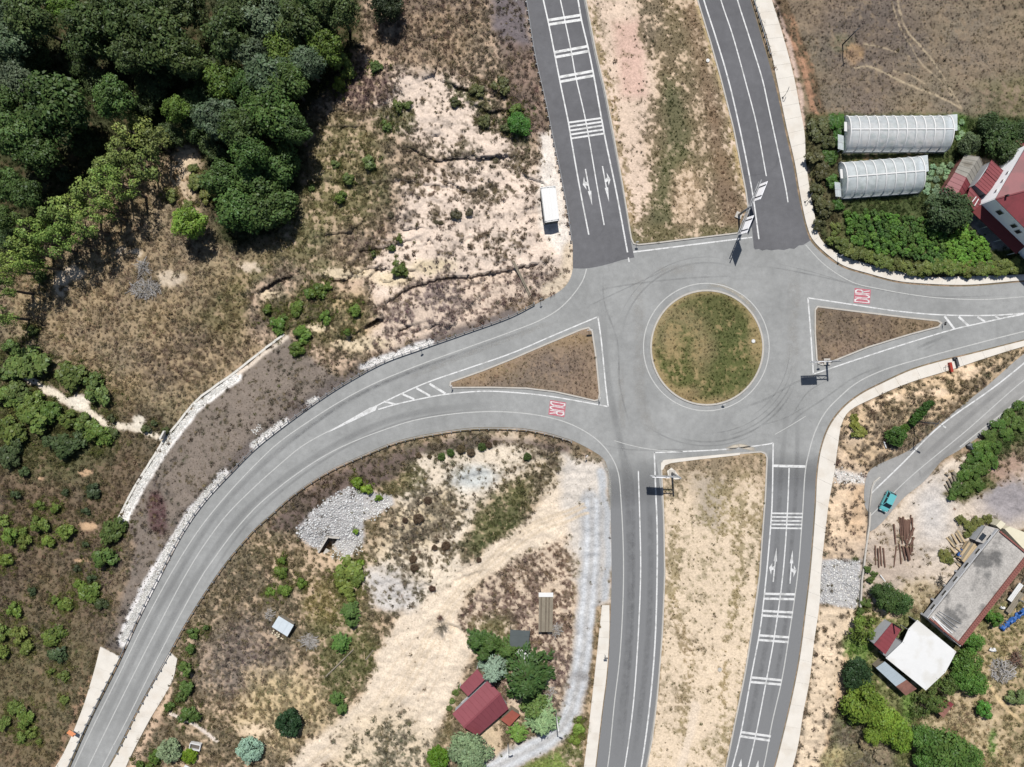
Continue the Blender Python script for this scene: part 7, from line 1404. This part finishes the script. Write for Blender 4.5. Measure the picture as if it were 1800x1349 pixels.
c4 = [(1539.4, 1174, 2.3), (1555, 1163, 2.6), (1611, 1210.6, 2.6), (1591.5, 1222.5, 2.3)]; r = empty('tin_shed', ctr(c4), label='tin roofed shed with rusty end sheets below the white shelter', cat='shed')
roof(r, [(1539.4, 1174, 2.3), (1591.5, 1222.5, 2.3), (1611, 1210.6, 2.6), (1555, 1163, 2.6)], 9, TIN, alt=((6, 7, 8), RUST)); walls(r, c4, WOODG, .92)
c4 = [(1536, 1133, 2.9), (1567.6, 1095, 2.9), (1584.5, 1105, 3.2), (1556, 1150.7, 3.2)]; r = empty('red_hut', ctr(c4), label='small hut with flat dark red roof and thin flue beside white shelter', cat='hut'); roof(r, c4, 7, REDR); walls(r, c4, PLAST, .95); q = W3((1570, 1097, 3)) - r.location; cyl(MB(), q, q + Vector((0, 0, 2.6)), .12, 8).obj('flue', BLACK, r)
c4 = [(1555, 1072, 1.9), (1566, 1066, 1.9), (1570, 1073, 2.0), (1560, 1080, 2.0)]; r = empty('red_hut', ctr(c4), label='tiny red roof under the dark green garden tree', cat='hut'); roof(r, c4, 2, REDR); walls(r, c4, PLAST, .9)
c4 = [(1642, 1247, 2.0), (1660, 1228, 2.0), (1676, 1238, 2.1), (1658, 1262, 2.1)]; r = empty('brown_hut', ctr(c4), label='brown roofed little hut half hidden under olive trees', cat='hut'); roof(r, c4, 4, RUST, alt=((3,), REDR)); walls(r, c4, WOODG, .9)
# bungalow
r = empty('bungalow', ctr([(795, 1255, 2.7), (858, 1196, 2.7), (894, 1246, 2.7), (839.6, 1293.5, 2.7)]), label='bungalow with ribbed dark red metal roof among conifers', cat='house')
roof(r, [(795, 1255, 2.75), (858, 1196, 2.75), (879.6, 1219, 4.0), (815.6, 1279, 4.0)], 9, REDB); roof(r, [(815.6, 1279, 4.0), (879.6, 1219, 4.0), (894, 1246, 2.75), (839.6, 1293.5, 2.75)], 9, REDB); roof(r, [(807.6, 1208, 2.45), (839, 1176, 2.45), (853, 1194, 2.8), (822.7, 1224, 2.8)], 5, REDB)
MB().beam(W3((815, 1279.6, 4.1)) - r.location, W3((880, 1218.6, 4.1)) - r.location, .3, .08).obj('ridge_cap', REDB, r)
walls(r, [(795, 1255, 2.75), (858, 1196, 2.75), (894, 1246, 2.75), (839.6, 1293.5, 2.75)], PLAST, .92)
for q in ((808.5, 1209, 2.4), (838.5, 1178, 2.4)): p = W3(q) - r.location; cyl(MB(), (p.x, p.y, -.3), p, .08, 8).obj('porch_post', WMETAL, r)
a, b = W3((812, 1234, .6)) - r.location, W3((822, 1225, .6)) - r.location; MB().beam(a, b, .15, .9).obj('porch_rail', WMETAL, r)
c4 = [(880, 1265, 2.2), (900, 1248, 2.3), (914, 1257, 2.1), (895.7, 1277, 2.0)]; r = empty('lean_to', ctr(c4), label='rusty red lean-to roof at the right side of bungalow', cat='shed'); roof(r, c4, 4, mat('rusty_red_sheet', A(176, 98, 82), .7, .14)); walls(r, c4, WOODG, .9)
# plank shed, canopy, hut, planters
c4 = [(946.5, 1111, 2.2), (947.5, 1050, 2.2), (972.5, 1050, 2.2), (971, 1111, 2.2)]; r = empty('plank_shed', ctr(c4), label='narrow shed with weathered plank roof and white end strip', cat='shed'); roof(r, [(946.5, 1111, 2.2), (971, 1111, 2.2), (972.5, 1050, 2.2), (947.5, 1050, 2.2)], 9, WOODG, 'plank', .06, False, ((1, 4, 6), mat('darker_plank', A(132, 120, 104), .9, .2, 1, 9))); roof(r, [(947, 1049.6, 2.16), (972.5, 1049.6, 2.16), (972.5, 1042, 2.1), (947, 1042, 2.1)], 1, WMETAL, 'white_strip', .05, False); walls(r, c4, WOODG, .93)
c4 = [(895, 1138, 2.3), (897, 1107, 2.3), (932, 1109, 2.3), (928, 1138, 2.3)]; r = empty('canopy', ctr(c4), label='dark grey square canopy beside the conifer hedge', cat='canopy'); roof(r, c4, 3, DGREY, 'roof_panel', .06, False)
for q in c4: p = (W3(q) - r.location) * .95; cyl(MB(), (p.x, p.y, -.3), (p.x, p.y, 2.3 - r.location.z), .06, 8).obj('post', DSTEEL, r)
c4 = [(478, 1102, 1.6), (490, 1083, 1.9), (516.5, 1099, 1.9), (505, 1119, 1.6)]; r = empty('tin_hut', ctr(c4), label='little hut with pale blue tin roof in the scrub inside the bend', cat='hut'); roof(r, [(478, 1102, 1.6), (505, 1119, 1.6), (516.5, 1099, 1.9), (490, 1083, 1.9)], 3, mat('pale_blue_tin', A(238, 248, 254), .5, .06, .9, 5)); walls(r, c4, WOODG, .93)
for i, (x, y) in enumerate([(480, 1112), (482, 1108), (485, 1115), (488, 1112), (488.5, 1116), (491.5, 1114.5), (488, 1119), (491, 1118), (495.5, 1121), (498, 1122.5)]):
    b = T(x, y); rt = empty('log_round', (b.x, b.y, b.z), label='pale sawn log round beside the tin hut, ' + ordinal(i, 10), cat='log', group='log rounds by the tin hut'); MB().tube([(0, 0, -.1), (0, 0, .3)], [.17, .17], 10).obj('bark', WOODD, rt); MB().tube([(0, 0, .2), (0, 0, .315)], [.16, .155], 10).obj('cut_face', mat('cut_face', A(238, 226, 196), .8, .06) if 'cut_face' not in bpy.data.materials else bpy.data.materials['cut_face'], rt)
b = T(345.5, 1310); r = empty('planter_box', (b.x, b.y, b.z), -.2, label='white rimmed box planter between round clipped bushes', cat='planter')
for x, y, dx, dy in ((0, .5, 1.9, .14), (0, -.5, 1.9, .14), (-.9, 0, .14, .86), (.9, 0, .14, .86)): MB().box((x, y, .3), (dx, dy, .8)).obj('side', WMETAL, r)
MB().box((0, 0, .1), (1.7, .88, .5)).obj('soil', mat('planter_soil', A(120, 112, 104), .95, .2), r)
b = T(334, 1349); r = empty('panel_stand', (b.x, b.y, b.z), -.5, label='white panel standing at the bottom edge below the small round bush', cat='panel'); MB().box((0, 0, .35), (1.8, .5, .06)).obj('panel', WMETAL, r); MB().box((0, -.3, .15), (1.8, .06, .5)).obj('leg', STEEL, r)
# culvert
def at(px, py, z):
    return P(px, py, z)
zc_ = float(hs(560, 950)); c0 = P(568, 957, zc_); r = empty('culvert', (c0.x, c0.y, zc_ - 2), label='concrete box culvert mouth at the foot of the riprap', cat='culvert'); o = r.location
a, b = P(560, 971, zc_), P(577, 943, zc_); d = (b - a).normalized(); az = math.atan2(d.y, d.x); m_ = (a + b) / 2
MB().box((m_.x - o.x, m_.y - o.y, 1.1), ((b - a).length, .3, 2.4), az).obj('headwall', CONC, r)
a, b = P(576, 944, zc_), P(597, 946, zc_); d = (b - a).normalized(); az2 = math.atan2(d.y, d.x); m2 = (a + b) / 2; MB().box((m2.x - o.x, m2.y - o.y, 1.0), ((b - a).length, .3, 2.3), az2).obj('wing_wall', CONC, r)
MB().box((m_.x - o.x + .35, m_.y - o.y - .15, .9), (2.0, .08, 1.5), az).obj('barrel_shade_panel', DARK, r)  # black panel painted as the shade inside the barrel
q = P(577, 978, zc_); MB().box((q.x - o.x, q.y - o.y, 1.5), (1.7, 2.2, .15), az).obj('apron', CONC, r)
# edge wall right of the riprap, and its pipe
r = empty('edge_wall', (*T(1520, 950)[:2], 0), label='thin concrete edge wall between earth slope and yard', cat='wall'); o = r.location; ew = resample(crom([(1527, 900), (1525, 935), (1521, 970), (1515, 1010), (1510, 1066)], 4), 24)
for a, b in zip(ew[:-1], ew[1:]): A3, B3 = T(*a), T(*b); d = B3 - A3; c = (A3 + B3) / 2; MB().box((c.x - o.x, c.y - o.y, .05), (math.hypot(d.x, d.y) - .02, .28, .9), math.atan2(d.y, d.x)).obj('wall_panel', CONC, r)
cv = T(1530, 870); r = empty('kerb_pipe', (cv.x, cv.y, 0), label='pale curved kerb pipe at the lower end of the lane', cat='pipe'); MB().tube([(T(*q) - cv) + Vector((0, 0, .12)) for q in ((1526, 905), (1529, 880), (1531, 860), (1535, 848), (1546, 839))], .13, 8).obj('pipe', CONC, r, smooth=True)
# cart and boards by the brick edge
for i, (x, y, az_, L_, W_) in enumerate([(1781, 1040, .95, 3.6, .9), (1780, 1058, .95, 4.2, 1.0)]):
    b = T(x, y); r = empty('hand_trailer', (b.x, b.y, b.z), az_, label=['white trailer frame along the brick edge of concrete building', 'grey wooden trailer bed beside the white trailer frame'][i], cat='trailer')
    for k in range(3): MB().box((0, -W_ / 3 + k * W_ / 3, .55), (L_, W_ / 3 - .03, .08)).obj('deck_board', WMETAL if i == 0 else WOODG, r)
    for s_ in (-1, 1): MB().tube([(-.6, s_ * (W_ / 2 + .08), .3), (-.6, s_ * (W_ / 2 - .06), .3)], .3, 12).obj('wheel', BLACK, r)
    MB().beam((L_ / 2, 0, .5), (L_ / 2 + 1, 0, .4), .08, .08).obj('drawbar', DSTEEL, r)

# ---- cars
def car(label, px, py, heading, L_=3.75, Wd=1.58, Hh=1.42, paint=None, name='parked_car'):
    b = T(px, py); az = math.atan2(-heading[1], heading[0]); r = empty(name, (b.x, b.y, .022 if name == 'parked_car' else b.z), az, label=label, cat='car'); paint = paint or TEAL; hw = Wd / 2
    X = lambda t: (t - .5) * L_
    sec = [(0.0, .80, .34, .62), (.03, .92, .24, .74), (.12, .98, .2, .84), (.30, 1.0, .19, .92), (.55, 1.0, .19, .93), (.72, 1.0, .19, .90), (.80, .99, .19, .86), (.92, .95, .22, .76), (.98, .86, .26, .62), (1.0, .72, .34, .5)]
    vs = []; fs = []
    for t, w_, z0, z1 in sec:
        w_ *= hw; pr = [(-w_ * .82, z0), (-w_, z0 + .14), (-w_, z1 - .16), (-w_ * .9, z1), (w_ * .9, z1), (w_, z1 - .16), (w_, z0 + .14), (w_ * .82, z0)]; vs += [(X(t), y, z) for y, z in pr]
    k = 8
    for i in range(len(sec) - 1):
        for j in range(k): fs.append((i * k + j, i * k + (j + 1) % k, (i + 1) * k + (j + 1) % k, (i + 1) * k + j))
    fs += [tuple(range(k))[::-1], tuple(range((len(sec) - 1) * k, len(sec) * k))]; mb = MB(); mb.add(vs, fs); body = mb.mesh('body')
    import bmesh
    bm = bmesh.new(); bm.from_mesh(body); bmesh.ops.recalc_face_normals(bm, faces=bm.faces); bm.to_mesh(body); bm.free(); obj('body', body, r, mat=paint)
    g = MB(); rows = [(.02, .80, .90), (.10, .74, Hh - .1), (.16, .72, Hh - .04), (.52, .72, Hh - .02), (.60, .73, Hh - .08), (.76, .86, .92)]; vs = []; fs = []
    for t, w_, z in rows: vs += [(X(t), -hw * .93, .86), (X(t), -hw * w_, z), (X(t), hw * w_, z), (X(t), hw * .93, .86)]
    for i in range(len(rows) - 1):
        for j in range(3): fs.append((i * 4 + j, (i + 1) * 4 + j, (i + 1) * 4 + j + 1, i * 4 + j + 1))
    fs.append((0, 1, 2, 3)); g.add(vs, fs); gm = g.mesh('glasshouse'); bm = bmesh.new(); bm.from_mesh(gm); bmesh.ops.recalc_face_normals(bm, faces=bm.faces); bm.to_mesh(gm); bm.free(); obj('glasshouse', gm, r, mat=CGLASS)
    MB().prism([(X(.105), -hw * .73), (X(.57), -hw * .74), (X(.585), 0), (X(.57), hw * .74), (X(.105), hw * .73), (X(.09), 0)], Hh - .06, Hh + .012).obj('roof', paint, r)
    for s_ in (-1, 1):
        for t0, t1 in ((.02, .105), (.33, .345), (.775, .575)): MB().beam((X(t0), s_ * hw * (.95 if t0 != .775 else .92), .88), (X(t1), s_ * hw * .76, Hh - .04), .09, .06).obj('pillar', paint, r)
        MB().box((X(.70), s_ * (hw + .08), .98), (.12, .2, .14)).obj('mirror', paint, r); MB().box((X(.972), s_ * hw * .62, .62), (.12, .34, .14)).obj('headlight', LAMPW, r); MB().box((X(.012), s_ * hw * .72, .72), (.06, .2, .22)).obj('tail_light', LAMPR, r)
        for t in (.19, .80):
            wh = MB().tube([(X(t), s_ * (hw - .17), .29), (X(t), s_ * (hw + .012), .29)], .29, 16).obj('tyre', BLACK, r); MB().tube([(X(t), s_ * (hw + .0), .29), (X(t), s_ * (hw + .022), .29)], .18, 12).obj('rim', CHROME, wh)
    MB().box((X(.995), 0, .36), (.1, Wd * .8, .2)).obj('bumper', BLACK, r); MB().box((X(.004), 0, .38), (.08, Wd * .84, .2)).obj('bumper', BLACK, r)
    return r
car('small teal hatchback driving along the lane', 1556, 881, (-15, 31))
car('white car half hidden under the conifers below the dark canopy', 922, 1149, (12, 10), 4.0, 1.7, 1.4, WMETAL, 'garden_car')
